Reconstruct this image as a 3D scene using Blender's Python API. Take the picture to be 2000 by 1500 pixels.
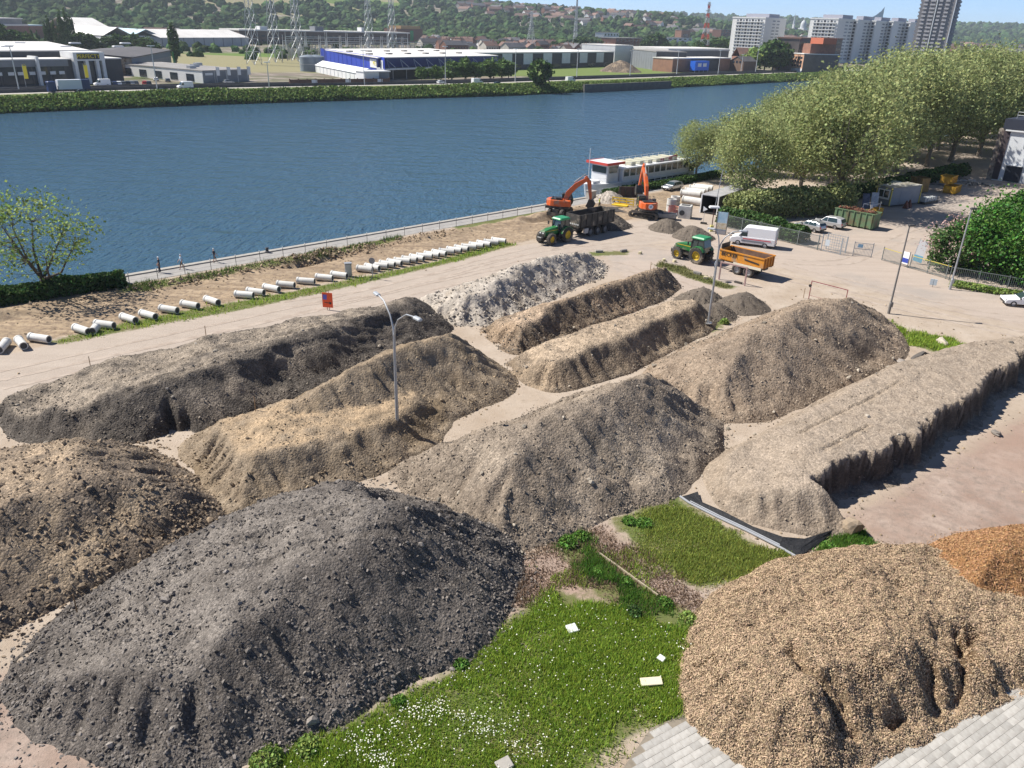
import bpy, bmesh, math, random
import numpy as np
from mathutils import Vector, Matrix, Euler

for o in list(bpy.data.objects): bpy.data.objects.remove(o)
SC = bpy.context.scene
COL = SC.collection
R = math.radians
rng = np.random.default_rng(7)
random.seed(7)

# ------------------------------------------------------------------ camera
CAM_H = 26.0
FOC = 1530.0 / 2000.0
PITCH = math.atan(700.0 / 1530.0)
ROLL = R(1.8)
cd = bpy.data.cameras.new('camera'); cam = bpy.data.objects.new('camera', cd); COL.objects.link(cam)
cd.sensor_width = 36.0; cd.lens = 36.0 * FOC; cd.clip_start = 0.5; cd.clip_end = 30000.0
cam.matrix_world = Matrix.Translation((0, 0, CAM_H)) @ Euler((math.pi/2 - PITCH, 0, 0)).to_matrix().to_4x4() @ Matrix.Rotation(ROLL, 4, 'Z')
SC.camera = cam

# ------------------------------------------------------------------ sky, sun, exposure
SUN_EL = R(48.0)
SUN_AZ = math.atan2(-0.965, 0.26)            # the sun stands to the left and slightly beyond
W = bpy.data.worlds.new('World'); SC.world = W; W.use_nodes = True
wn = W.node_tree; wn.nodes.clear()
sky = wn.nodes.new('ShaderNodeTexSky'); sky.sky_type = 'NISHITA'; sky.sun_disc = False
sky.sun_elevation = SUN_EL; sky.sun_rotation = SUN_AZ; sky.altitude = 100; sky.air_density = 0.42; sky.dust_density = 0.0; sky.ozone_density = 4.0
bg = wn.nodes.new('ShaderNodeBackground'); bg.inputs[1].default_value = 0.11
wo = wn.nodes.new('ShaderNodeOutputWorld')
wn.links.new(sky.outputs[0], bg.inputs[0]); wn.links.new(bg.outputs[0], wo.inputs[0])
sl = bpy.data.lights.new('sun', 'SUN'); sl.energy = 5.0; sl.angle = R(0.53); sl.color = (1.0, 0.955, 0.88)
so = bpy.data.objects.new('sun', sl); COL.objects.link(so)
sd = Vector((math.sin(SUN_AZ) * math.cos(SUN_EL), math.cos(SUN_AZ) * math.cos(SUN_EL), math.sin(SUN_EL)))
so.rotation_euler = sd.to_track_quat('Z', 'Y').to_euler(); so.location = (-60, 20, 90)
SC.view_settings.view_transform = 'Standard'; SC.view_settings.look = 'None'
SC.view_settings.exposure = 0.62; SC.view_settings.gamma = 1.0

cy = SC.cycles; cy.max_bounces = 6; cy.diffuse_bounces = 3; cy.glossy_bounces = 2; cy.transmission_bounces = 2; cy.volume_bounces = 0; cy.transparent_max_bounces = 4

# ------------------------------------------------------------------ survey: where a sight line meets a level
def at(px, py, z=0.0):
    u = (px - 1000.0) / 1530.0; v = (750.0 - py) / 1530.0
    c, s = math.cos(ROLL), math.sin(ROLL)
    u, v = u*c - v*s, u*s + v*c
    dx, dy, dz = u, math.cos(PITCH) + v*math.sin(PITCH), -math.sin(PITCH) + v*math.cos(PITCH)
    t = (z - CAM_H) / dz
    return Vector((dx*t, dy*t, z))
def proj(P):
    x, y, z = P[0], P[1], P[2] - CAM_H
    d = y*math.cos(PITCH) - z*math.sin(PITCH); u = x/d; v = (y*math.sin(PITCH) + z*math.cos(PITCH))/d
    c, s = math.cos(ROLL), math.sin(ROLL)
    u, v = u*c + v*s, -u*s + v*c
    return 1000 + u*1530, 750 - v*1530
def height_of(base, py_top):
    lo, hi = 0.0, min(300.0, CAM_H + 1.2*base[1])
    for _ in range(40):
        m = (lo + hi)/2
        if proj((base[0], base[1], base[2] + m))[1] > py_top: lo = m
        else: hi = m
    return lo

# river frame: s runs along the river, n across it (the camera stands at the origin)
TH = R(43.5); DS = np.array([math.cos(TH), math.sin(TH)]); DN = np.array([-math.sin(TH), math.cos(TH)])
QUAY = 88.6
def sn(s, n): return DS[0]*s + DN[0]*n, DS[1]*s + DN[1]*n
def to_sn(x, y): return DS[0]*x + DS[1]*y, DN[0]*x + DN[1]*y

# ------------------------------------------------------------------ noise
_T = np.random.default_rng(3).random((256, 256))
def vnoise(x, y):
    xi = np.floor(x).astype(int); yi = np.floor(y).astype(int); fx = x - xi; fy = y - yi
    fx = fx*fx*(3 - 2*fx); fy = fy*fy*(3 - 2*fy)
    a = _T[xi & 255, yi & 255]; b = _T[(xi+1) & 255, yi & 255]; c = _T[xi & 255, (yi+1) & 255]; d = _T[(xi+1) & 255, (yi+1) & 255]
    return (a*(1-fx) + b*fx)*(1-fy) + (c*(1-fx) + d*fx)*fy
def fbm(x, y, scale, octv=4, seed=0, gain=0.5):
    x = np.asarray(x, float)*scale + seed*17.3; y = np.asarray(y, float)*scale + seed*9.7
    t = 0; a = 1.0; n = 0
    for _ in range(octv):
        t = t + a*vnoise(x, y); n += a; a *= gain; x = x*2.03 + 11.1; y = y*2.03 + 5.3
    return t/n*2 - 1
def poly_sd(x, y, poly):
    """signed distance to a closed polygon, positive inside; also the run along the outline of the nearest point"""
    x = np.asarray(x, float); y = np.asarray(y, float)
    best = np.full(x.shape, 1e18); run = np.zeros(x.shape); inside = np.zeros(x.shape, bool); L = 0.0
    n = len(poly)
    for i in range(n):
        ax, ay = poly[i][0], poly[i][1]; bx, by = poly[(i+1) % n][0], poly[(i+1) % n][1]
        ex, ey = bx-ax, by-ay; l2 = ex*ex + ey*ey + 1e-12
        t = np.clip(((x-ax)*ex + (y-ay)*ey)/l2, 0, 1)
        d2 = (x-ax-t*ex)**2 + (y-ay-t*ey)**2
        m = d2 < best; best = np.where(m, d2, best); run = np.where(m, L + t*math.sqrt(l2), run); L += math.sqrt(l2)
        c = ((ay > y) != (by > y)) & (x < ex*(y-ay)/(ey if abs(ey) > 1e-12 else 1e-12) + ax)
        inside ^= c
    d = np.sqrt(best)
    return np.where(inside, d, -d), run
def smooth_poly(pts, it=2):
    p = [np.array(q[:2], float) for q in pts]
    for _ in range(it):
        q = []
        for i in range(len(p)):
            a, b = p[i], p[(i+1) % len(p)]
            q += [a*0.75 + b*0.25, a*0.25 + b*0.75]
        p = q
    return p
def sstep(a, b, x):
    t = np.clip((x-a)/(b-a), 0, 1); return t*t*(3-2*t)

# ------------------------------------------------------------------ materials
MATS = {}
def rgb(c): return (c[0], c[1], c[2], 1.0)
def mat(name, col, rough=0.7, col2=None, scale=1.0, bump=0.0, bscale=None, metal=0.0, spec=0.5, detail=6.0, mix=(0.35, 0.65), coord='Object', rand=None, attr=None, trans=0.0, stretch=None, col3=None, scale3=0.2, mix3=(0.5, 0.7), crust=None, gravel=None, cut=None):
    if name in MATS: return MATS[name]
    m = bpy.data.materials.new(name); m.use_nodes = True; MATS[name] = m
    nt = m.node_tree; N = nt.nodes; Lk = nt.links
    b = N['Principled BSDF']; b.inputs['Base Color'].default_value = rgb(col); b.inputs['Roughness'].default_value = rough
    b.inputs['Metallic'].default_value = metal; b.inputs['Specular IOR Level'].default_value = spec
    tc = N.new('ShaderNodeTexCoord'); src = tc.outputs[coord]
    if stretch:
        mp = N.new('ShaderNodeMapping'); mp.inputs['Scale'].default_value = stretch; Lk.new(src, mp.inputs[0]); src = mp.outputs[0]
    cur = None
    if col2 is not None:
        nz = N.new('ShaderNodeTexNoise'); nz.inputs['Scale'].default_value = scale; nz.inputs['Detail'].default_value = detail; nz.inputs['Roughness'].default_value = 0.62
        Lk.new(src, nz.inputs['Vector'])
        mr = N.new('ShaderNodeMapRange'); mr.inputs[1].default_value = mix[0]; mr.inputs[2].default_value = mix[1]; Lk.new(nz.outputs[0], mr.inputs[0])
        mx = N.new('ShaderNodeMix'); mx.data_type = 'RGBA'; mx.inputs[6].default_value = rgb(col); mx.inputs[7].default_value = rgb(col2)
        Lk.new(mr.outputs[0], mx.inputs[0]); cur = mx.outputs[2]
    if col3 is not None:
        nz = N.new('ShaderNodeTexNoise'); nz.inputs['Scale'].default_value = scale3; nz.inputs['Detail'].default_value = 5.0
        Lk.new(src, nz.inputs['Vector'])
        mr = N.new('ShaderNodeMapRange'); mr.inputs[1].default_value = mix3[0]; mr.inputs[2].default_value = mix3[1]; Lk.new(nz.outputs[0], mr.inputs[0])
        mx = N.new('ShaderNodeMix'); mx.data_type = 'RGBA'; mx.inputs[6].default_value = rgb(col); mx.inputs[7].default_value = rgb(col3)
        if cur is not None: Lk.new(cur, mx.inputs[6])
        Lk.new(mr.outputs[0], mx.inputs[0]); cur = mx.outputs[2]
    if crust is not None:                                        # dry packed soil where wheels have levelled the top
        at_ = N.new('ShaderNodeAttribute'); at_.attribute_name = 'crust'
        nz = N.new('ShaderNodeTexNoise'); nz.inputs['Scale'].default_value = 0.9; nz.inputs['Detail'].default_value = 7.0; Lk.new(src, nz.inputs['Vector'])
        ma = N.new('ShaderNodeMath'); ma.operation = 'MULTIPLY'; mr = N.new('ShaderNodeMapRange'); mr.inputs[1].default_value = .3; mr.inputs[2].default_value = .6; Lk.new(nz.outputs[0], mr.inputs[0])
        Lk.new(at_.outputs['Fac'], ma.inputs[0]); Lk.new(mr.outputs[0], ma.inputs[1])
        mx = N.new('ShaderNodeMix'); mx.data_type = 'RGBA'; mx.inputs[7].default_value = rgb(crust); Lk.new(ma.outputs[0], mx.inputs[0]); Lk.new(cur, mx.inputs[6]); cur = mx.outputs[2]
    if cut is not None:                                          # fresh moist soil on the cut face, its shade painted into the colour too
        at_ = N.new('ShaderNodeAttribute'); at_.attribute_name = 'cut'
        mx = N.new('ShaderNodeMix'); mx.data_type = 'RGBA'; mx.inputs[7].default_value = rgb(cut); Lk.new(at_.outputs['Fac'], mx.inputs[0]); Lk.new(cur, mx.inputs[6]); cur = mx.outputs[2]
    if gravel:                                                   # grit: each grain its own shade and relief
        vo = N.new('ShaderNodeTexVoronoi'); vo.inputs['Scale'].default_value = gravel[0]; Lk.new(src, vo.inputs['Vector'])
        v2 = N.new('ShaderNodeTexVoronoi'); v2.inputs['Scale'].default_value = gravel[0]*2.7; Lk.new(src, v2.inputs['Vector'])
        sx = N.new('ShaderNodeSeparateColor'); Lk.new(vo.outputs['Color'], sx.inputs[0]); s2 = N.new('ShaderNodeSeparateColor'); Lk.new(v2.outputs['Color'], s2.inputs[0])
        av = N.new('ShaderNodeMath'); av.operation = 'MULTIPLY'; Lk.new(sx.outputs[0], av.inputs[0]); Lk.new(s2.outputs[0], av.inputs[1])
        mr = N.new('ShaderNodeMapRange'); mr.inputs[1].default_value = 0.0; mr.inputs[2].default_value = .75; mr.inputs[3].default_value = 1-gravel[2]; mr.inputs[4].default_value = 1+gravel[2]*1.6; Lk.new(av.outputs[0], mr.inputs[0])
        hs = N.new('ShaderNodeHueSaturation'); Lk.new(mr.outputs[0], hs.inputs['Value']); Lk.new(cur, hs.inputs['Color']); cur = hs.outputs[0]
    if attr:                                                     # a shade of its own for each stone, chip or leaf
        at_ = N.new('ShaderNodeAttribute'); at_.attribute_name = attr[0]
        mr = N.new('ShaderNodeMapRange'); mr.inputs[3].default_value = attr[1]; mr.inputs[4].default_value = attr[2]; Lk.new(at_.outputs['Fac'], mr.inputs[0])
        hs = N.new('ShaderNodeHueSaturation'); hs.inputs['Color'].default_value = rgb(col); Lk.new(mr.outputs[0], hs.inputs['Value'])
        if len(attr) > 3:
            m2 = N.new('ShaderNodeMapRange'); m2.inputs[3].default_value = attr[3]; m2.inputs[4].default_value = attr[4]
            mu = N.new('ShaderNodeMath'); mu.operation = 'MULTIPLY'; mu.inputs[1].default_value = 7.31; Lk.new(at_.outputs['Fac'], mu.inputs[0])
            fr = N.new('ShaderNodeMath'); fr.operation = 'FRACT'; Lk.new(mu.outputs[0], fr.inputs[0]); Lk.new(fr.outputs[0], m2.inputs[0]); Lk.new(m2.outputs[0], hs.inputs['Hue'])
        if cur is not None: Lk.new(cur, hs.inputs['Color'])
        cur = hs.outputs[0]
    if rand:                                                     # each object its own shade
        oi = N.new('ShaderNodeObjectInfo')
        mr = N.new('ShaderNodeMapRange'); mr.inputs[3].default_value = rand[0]; mr.inputs[4].default_value = rand[1]; Lk.new(oi.outputs['Random'], mr.inputs[0])
        hs = N.new('ShaderNodeHueSaturation'); hs.inputs['Color'].default_value = rgb(col); Lk.new(mr.outputs[0], hs.inputs['Value'])
        if cur is not None: Lk.new(cur, hs.inputs['Color'])
        cur = hs.outputs[0]
    if cur is not None: Lk.new(cur, b.inputs['Base Color'])
    if bump:
        nz = N.new('ShaderNodeTexNoise'); nz.inputs['Scale'].default_value = bscale or scale*3; nz.inputs['Detail'].default_value = 8.0; nz.inputs['Roughness'].default_value = 0.65
        Lk.new(src, nz.inputs['Vector'])
        bp = N.new('ShaderNodeBump'); bp.inputs['Strength'].default_value = 1.0; bp.inputs['Distance'].default_value = bump
        hsrc = nz.outputs[0]
        if gravel:
            a1 = N.new('ShaderNodeMath'); a1.operation = 'MULTIPLY_ADD'; a1.inputs[1].default_value = -gravel[1]; Lk.new(vo.outputs['Distance'], a1.inputs[0]); Lk.new(nz.outputs[0], a1.inputs[2])
            a2 = N.new('ShaderNodeMath'); a2.operation = 'MULTIPLY_ADD'; a2.inputs[1].default_value = -gravel[1]*.4; Lk.new(v2.outputs['Distance'], a2.inputs[0]); Lk.new(a1.outputs[0], a2.inputs[2]); hsrc = a2.outputs[0]
        Lk.new(hsrc, bp.inputs['Height']); Lk.new(bp.outputs[0], b.inputs['Normal'])
    if trans:                                                    # thin leaves let light through
        tl = N.new('ShaderNodeBsdfTranslucent'); ms = N.new('ShaderNodeMixShader'); ms.inputs[0].default_value = trans
        tl.inputs[0].default_value = rgb(col)
        if cur is not None: Lk.new(cur, tl.inputs[0])
        out = N['Material Output']; Lk.new(b.outputs[0], ms.inputs[1]); Lk.new(tl.outputs[0], ms.inputs[2]); Lk.new(ms.outputs[0], out.inputs[0])
    return m

# ------------------------------------------------------------------ mesh helpers
class MB:
    def __init__(s): s.v = []; s.f = []; s.n = 0
    def add(s, v, f):
        v = np.asarray(v, float).reshape(-1, 3)
        s.v.append(v); s.f += [tuple(i + s.n for i in q) for q in f]; s.n += len(v); return s
    def box(s, c, d, rz=0.0, rx=0.0, ry=0.0, taper=(1, 1), bev=0.0):
        x, y, z = d[0]/2, d[1]/2, d[2]/2; tx, ty = taper
        if bev > 0:
            e = min(bev, x*.9, y*.9)
            ring = [(-x+e, -y), (x-e, -y), (x, -y+e), (x, y-e), (x-e, y), (-x+e, y), (-x, y-e), (-x, -y+e)]
            v = [(a, b, -z) for a, b in ring] + [(a, b, z-e) for a, b in ring] + [(a*(1-e/x)*tx, b*(1-e/y)*ty, z) for a, b in ring]
            f = [tuple(range(7, -1, -1)), tuple(range(16, 24))]
            for L in (0, 8):
                for i in range(8): f.append((L+i, L+(i+1) % 8, L+8+(i+1) % 8, L+8+i))
        else:
            v = [(-x, -y, -z), (x, -y, -z), (x, y, -z), (-x, y, -z), (-x*tx, -y*ty, z), (x*tx, -y*ty, z), (x*tx, y*ty, z), (-x*tx, y*ty, z)]
            f = [(3, 2, 1, 0), (4, 5, 6, 7), (0, 1, 5, 4), (1, 2, 6, 5), (2, 3, 7, 6), (3, 0, 4, 7)]
        v = np.array(v)
        if rx or ry or rz: v = v @ np.array(Euler((rx, ry, rz)).to_matrix()).T
        return s.add(v + np.array(c), f)
    def beam(s, a, b, w, h=None, up=(0, 0, 1)):
        a = Vector(a); b = Vector(b); d = b-a; L = d.length
        if L < 1e-6: return s
        d.normalize(); u = Vector(up); x = d.cross(u)
        if x.length < 1e-4: x = d.cross(Vector((1, 0, 0)))
        x.normalize(); y = x.cross(d); h = h or w
        v = []
        for p in (a, b):
            for i, j in ((-1, -1), (1, -1), (1, 1), (-1, 1)): v.append(tuple(p + x*(i*w/2) + y*(j*h/2)))
        return s.add(v, [(0, 1, 2, 3), (7, 6, 5, 4), (1, 0, 4, 5), (2, 1, 5, 6), (3, 2, 6, 7), (0, 3, 7, 4)])
    def tube(s, pts, rad, n=8, caps=True):
        pts = [Vector(p) for p in pts]; k = len(pts)
        if not hasattr(rad, '__len__'): rad = [rad]*k
        v = []; px = None
        for i, p in enumerate(pts):
            d = (pts[min(i+1, k-1)] - pts[max(i-1, 0)]).normalized()
            if px is None:
                px = d.cross(Vector((0, 0, 1)))
                if px.length < 1e-3: px = Vector((1, 0, 0))
            x = (px - d*px.dot(d)).normalized(); y = d.cross(x); px = x
            for j in range(n):
                t = 2*math.pi*j/n; v.append(tuple(p + x*(math.cos(t)*rad[i]) + y*(math.sin(t)*rad[i])))
        f = []
        for i in range(k-1):
            for j in range(n): f.append((i*n+j, i*n+(j+1) % n, (i+1)*n+(j+1) % n, (i+1)*n+j))
        if caps: f += [tuple(range(n-1, -1, -1)), tuple((k-1)*n+j for j in range(n))]
        return s.add(v, f)
    def lathe(s, prof, c=(0, 0, 0), n=16, axis='z', close=False):
        v = []; k = len(prof)
        for r, h in prof:
            for j in range(n):
                t = 2*math.pi*j/n; a, b = r*math.cos(t), r*math.sin(t)
                v.append({'z': (a, b, h), 'y': (a, h, b), 'x': (h, a, b)}[axis])
        f = []
        for i in range(k if close else k-1):
            i2 = (i+1) % k
            for j in range(n): f.append((i*n+j, i*n+(j+1) % n, i2*n+(j+1) % n, i2*n+j))
        if not close: f += [tuple(range(n-1, -1, -1)), tuple((k-1)*n+j for j in range(n))]
        return s.add(np.array(v) + np.array(c), f)
    def prism(s, poly, z0, z1, top=None):
        n = len(poly); top = top or poly
        v = [(p[0], p[1], z0) for p in poly] + [(p[0], p[1], z1) for p in top]
        f = [tuple(range(n-1, -1, -1)), tuple(range(n, 2*n))] + [(i, (i+1) % n, n+(i+1) % n, n+i) for i in range(n)]
        return s.add(v, f)
    def side(s, prof, x0, x1, axis='x'):
        """profile given in (y,z) pulled out along x (or in (x,z) along y)"""
        n = len(prof)
        if axis == 'x': v = [(x0, a, b) for a, b in prof] + [(x1, a, b) for a, b in prof]
        else: v = [(a, x0, b) for a, b in prof] + [(a, x1, b) for a, b in prof]
        f = [tuple(range(n-1, -1, -1)), tuple(range(n, 2*n))] + [(i, (i+1) % n, n+(i+1) % n, n+i) for i in range(n)]
        return s.add(v, f)
    def mesh(s, name):
        me = bpy.data.meshes.new(name)
        me.from_pydata(np.concatenate(s.v).tolist() if s.v else [], [], s.f); me.update()
        bm = bmesh.new(); bm.from_mesh(me); bmesh.ops.recalc_face_normals(bm, faces=bm.faces); bm.to_mesh(me); bm.free()
        return me
    def build(s, name, m, parent=None, smooth=False, bevel=0.0, kind=None):
        me = s.mesh(name)
        return link(name, me, m, parent, smooth, bevel, kind)
def link(name, me, m, parent=None, smooth=False, bevel=0.0, kind=None):
    if m is not None and not me.materials: me.materials.append(m)
    o = bpy.data.objects.new(name, me); COL.objects.link(o); o.parent = parent
    if smooth:
        for p in me.polygons: p.use_smooth = True
        try: me.set_sharp_from_angle(angle=R(42))
        except Exception: pass
    if bevel:
        b = o.modifiers.new('bevel', 'BEVEL'); b.width = bevel; b.segments = 2; b.limit_method = 'ANGLE'; b.angle_limit = R(35)
    if kind: o['kind'] = kind
    return o
def raw_mesh(name, v, f, m=None, smooth=False, attr=None):
    """big meshes straight from arrays; f is an (n,k) index array"""
    me = bpy.data.meshes.new(name); v = np.ascontiguousarray(v, np.float32); f = np.ascontiguousarray(f, np.int32); k = f.shape[1]
    me.vertices.add(len(v)); me.vertices.foreach_set('co', v.ravel())
    me.loops.add(f.size); me.loops.foreach_set('vertex_index', f.ravel())
    me.polygons.add(len(f)); me.polygons.foreach_set('loop_start', np.arange(0, f.size, k, dtype=np.int32))
    try: me.polygons.foreach_set('loop_total', np.full(len(f), k, np.int32))
    except Exception: pass
    me.polygons.foreach_set('use_smooth', np.full(len(f), smooth))
    if attr:
        for an, dom, vals in attr:
            a = me.attributes.new(an, 'FLOAT', dom); a.data.foreach_set('value', np.ascontiguousarray(vals, np.float32))
    me.update(calc_edges=True)
    if m: me.materials.append(m)
    return me
def scatter_mesh(name, tv, tf, pos, scl, rot, m, rnd=None, smooth=False):
    """one mesh of many copies of a small template: tv (k,3), tf (f,3|4), pos (N,3), scl (N,3), rot (N,3,3)"""
    N = len(pos); k = len(tv)
    v = np.einsum('nij,nkj->nki', rot, tv[None]*scl[:, None, :]) + pos[:, None, :]
    f = (tf[None] + (np.arange(N)*k)[:, None, None]).reshape(-1, tf.shape[1])
    attr = None
    if rnd is not None: attr = [('shade', 'FACE', np.repeat(rnd, len(tf)))]
    return raw_mesh(name, v.reshape(-1, 3), f, m, smooth, attr)
def rand_rot(N, g, tilt=math.pi):
    a = g.random(N)*2*math.pi; b = (g.random(N)*2-1)*tilt; c = (g.random(N)*2-1)*tilt
    ca, sa, cb, sb, cc, sc_ = np.cos(a), np.sin(a), np.cos(b), np.sin(b), np.cos(c), np.sin(c)
    Z = np.zeros(N); O = np.ones(N)
    Rz = np.stack([ca, -sa, Z, sa, ca, Z, Z, Z, O], -1).reshape(N, 3, 3)
    Rx = np.stack([O, Z, Z, Z, cb, -sb, Z, sb, cb], -1).reshape(N, 3, 3)
    Ry = np.stack([cc, Z, sc_, Z, O, Z, -sc_, Z, cc], -1).reshape(N, 3, 3)
    return Rx @ Ry @ Rz
def ico(seed=0, amp=0.25, sub=1):
    bm = bmesh.new(); bmesh.ops.create_icosphere(bm, subdivisions=sub, radius=1.0)
    g = np.random.default_rng(seed)
    v = np.array([p.co[:] for p in bm.verts]); f = np.array([[q.index for q in p.verts] for p in bm.faces]); bm.free()
    return v*(1 + (g.random(len(v))-0.5)*2*amp)[:, None], f

# ------------------------------------------------------------------ things
def tag(o, label=None, cat=None, group=None, kind=None):
    if label: o['label'] = label
    if cat: o['category'] = cat
    if group: o['group'] = group
    if kind: o['kind'] = kind
    return o
def thing(name, label, cat, loc=(0, 0, 0), rz=0.0, group=None):
    o = bpy.data.objects.new(name, None); COL.objects.link(o); o.empty_display_size = 0.3
    o.location = loc; o.rotation_euler = (0, 0, rz); return tag(o, label, cat, group)
def struct(name, me, m): return tag(link(name, me, m), kind='structure')
KIDS = {}
def copy_tree(root, loc, rz, label, group=None, scale=None):
    def cp(o, parent):
        c = o.copy(); COL.objects.link(c); c.parent = parent
        for k in o.children: cp(k, c)
        return c
    c = cp(root, None); c.location = loc; c.rotation_euler = (0, 0, rz); c['label'] = label
    if group: c['group'] = group
    if scale: c.scale = scale
    return c
def heading(a, b): return math.atan2(b[1]-a[1], b[0]-a[0])
def text_mesh(name, txt, size, m, parent, loc, rot, depth=0.02, align='CENTER'):
    cu = bpy.data.curves.new(name, 'FONT'); cu.body = txt; cu.size = size; cu.extrude = depth; cu.align_x = align; cu.align_y = 'CENTER'; cu.resolution_u = 2
    t = bpy.data.objects.new('tmp', cu); COL.objects.link(t); dg = bpy.context.evaluated_depsgraph_get()
    me = bpy.data.meshes.new_from_object(t.evaluated_get(dg)); bpy.data.objects.remove(t); bpy.data.curves.remove(cu)
    o = link(name, me, m, parent); o.location = loc; o.rotation_euler = rot; return o
# ================================================================== ground, quay, river
def wpts(l, z=0.0): return [at(p[0], p[1], z)[:2] for p in l]
LAWN1 = wpts([(470, 1530), (560, 1465), (690, 1400), (870, 1315), (985, 1210), (1080, 1150), (1200, 1185), (1330, 1215), (1400, 1235), (1345, 1300), (1350, 1385), (1310, 1405), (1200, 1450), (1130, 1530)])
LAWN2 = wpts([(1190, 1015), (1320, 965), (1345, 985), (1480, 1065), (1570, 1085), (1700, 1070), (1780, 1090), (1600, 1110), (1450, 1135), (1360, 1150), (1250, 1075)])
LAWN3 = wpts([(1085, 1060), (1140, 1040), (1190, 1090), (1280, 1160), (1390, 1215), (1370, 1240), (1230, 1200), (1140, 1150)])
LAWN4 = wpts([(1590, 1040), (1690, 1040), (1720, 1085), (1600, 1095)])
STRIPG = wpts([(90, 668), (200, 640), (330, 612), (500, 583), (690, 545), (860, 508), (985, 472), (1008, 478), (900, 508), (700, 556), (500, 600), (320, 632), (120, 672)])
ISLE = wpts([(1290, 512), (1330, 520), (1400, 548), (1440, 560), (1420, 566), (1350, 545), (1280, 520)])
ISLE2 = wpts([(1150, 492), (1230, 490), (1225, 498), (1150, 500)])
GR_R = wpts([(1740, 625), (1780, 650), (1860, 660), (1890, 682), (1850, 695), (1780, 675), (1720, 640)])
FOOT = wpts([(1372, 640), (1420, 615), (1425, 628), (1385, 655)])
QG = wpts([(225, 560), (330, 545), (480, 520), (700, 478), (780, 462), (785, 470), (640, 503), (470, 532), (330, 560), (235, 575)])
QG2 = wpts([(880, 440), (1000, 418), (1060, 405), (1065, 415), (900, 452)])
RED = wpts([(1640, 1015), (1850, 900), (2080, 760), (2120, 1120), (1800, 1085), (1700, 1060)])
DRY = wpts([(985, 1095), (1075, 1060), (1180, 1020), (1260, 1075), (1365, 1150), (1400, 1215), (1250, 1205), (1110, 1165), (985, 1215)])
REDL = wpts([(-80, 1330), (60, 1300), (140, 1420), (260, 1500), (100, 1560), (-80, 1560)])
PALE = wpts([(1380, 690), (1260, 720), (1230, 760), (1380, 830), (1450, 840), (1600, 780), (1400, 900), (1330, 860), (1250, 740)])
YARD = wpts([(1180, 500), (1260, 480), (1420, 500), (1470, 560), (1340, 570), (1200, 540)])
def ground_masks(x, y):
    s, n = to_sn(x, y)
    g = np.full(x.shape, -9.0)
    for P in (LAWN1, LAWN2, LAWN3, LAWN4, STRIPG, ISLE, ISLE2, GR_R, FOOT, QG, QG2): g = np.maximum(g, poly_sd(x, y, P)[0])
    red = np.maximum(poly_sd(x, y, RED)[0], poly_sd(x, y, REDL)[0])
    red = np.maximum(red, poly_sd(x, y, DRY)[0])
    soil = np.minimum(n - 73.6, 84.6 - n); soil = np.minimum(soil, 118 - s)
    road = np.minimum(n - 62.8, 72.2 - n)
    yard = np.maximum(np.minimum(63.5 - n, s - 88) , poly_sd(x, y, YARD)[0])
    return g, red, soil, road, yard, s, n
def ground_z(x, y):
    g, red, soil, road, yard, s, n = ground_masks(x, y)
    z = 0.05*fbm(x, y, 0.15, 3, 1) + 0.03*fbm(x, y, 0.9, 3, 2)*(road < 0)
    m = sstep(0, 1.2, soil)
    ridge = np.exp(-((n - 83.0)/1.3)**2)*sstep(-1, 1, soil+2)*(0.25 + 0.75*sstep(-.1, .5, fbm(s, n, 0.12, 3, 5)))
    cut = np.exp(-((n - 81.3)/0.7)**2)*sstep(0.0, 0.5, fbm(s, n*0.3, 0.1, 2, 9))
    z = z + m*(0.24*fbm(x, y, 0.45, 5, 4, .6)) + ridge*0.75*(0.6 + 0.6*fbm(x, y, 0.8, 3, 6))*(s < 100) - 0.7*cut*(s < 100)
    z = np.where(n > 85.2, np.minimum(z, 0.0)*0.2, z)
    # gate yard and far side lie level
    return z
def axis(parts):
    out = []
    for a, b, st in parts: out.append(np.arange(a, b, st))
    return np.unique(np.round(np.concatenate(out), 4))
sa = axis([(-3000, -200, 140), (-200, -20, 12), (-20, 130, 0.5), (130, 260, 6), (260, 5000, 150)])
wa = axis([(0, 90, 0.5), (90, 130, 4), (130, 400, 30), (400, 3001, 260)])
S, Wg = np.meshgrid(sa, wa, indexing='ij')
X, Y = sn(S, QUAY - Wg)
gm = ground_masks(X, Y); Z = ground_z(X, Y); Z[:, 0] = 0.0
na, nb = S.shape
ii = (np.arange(na-1)[:, None]*nb + np.arange(nb-1)[None]).ravel()
GF = np.stack([ii, ii+1, ii+nb+1, ii+nb], -1)
gm_attr = [('grass', 'POINT', np.clip(gm[0].ravel()/4+0.5, 0, 1)), ('red', 'POINT', np.clip(gm[1].ravel()/8+0.5, 0, 1)), ('soil', 'POINT', np.clip(gm[2].ravel()/4+0.5, 0, 1)),
           ('road', 'POINT', np.clip(gm[3].ravel()/4+0.5, 0, 1)), ('yard', 'POINT', np.clip(gm[4].ravel()/10+0.5, 0, 1))]
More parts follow.
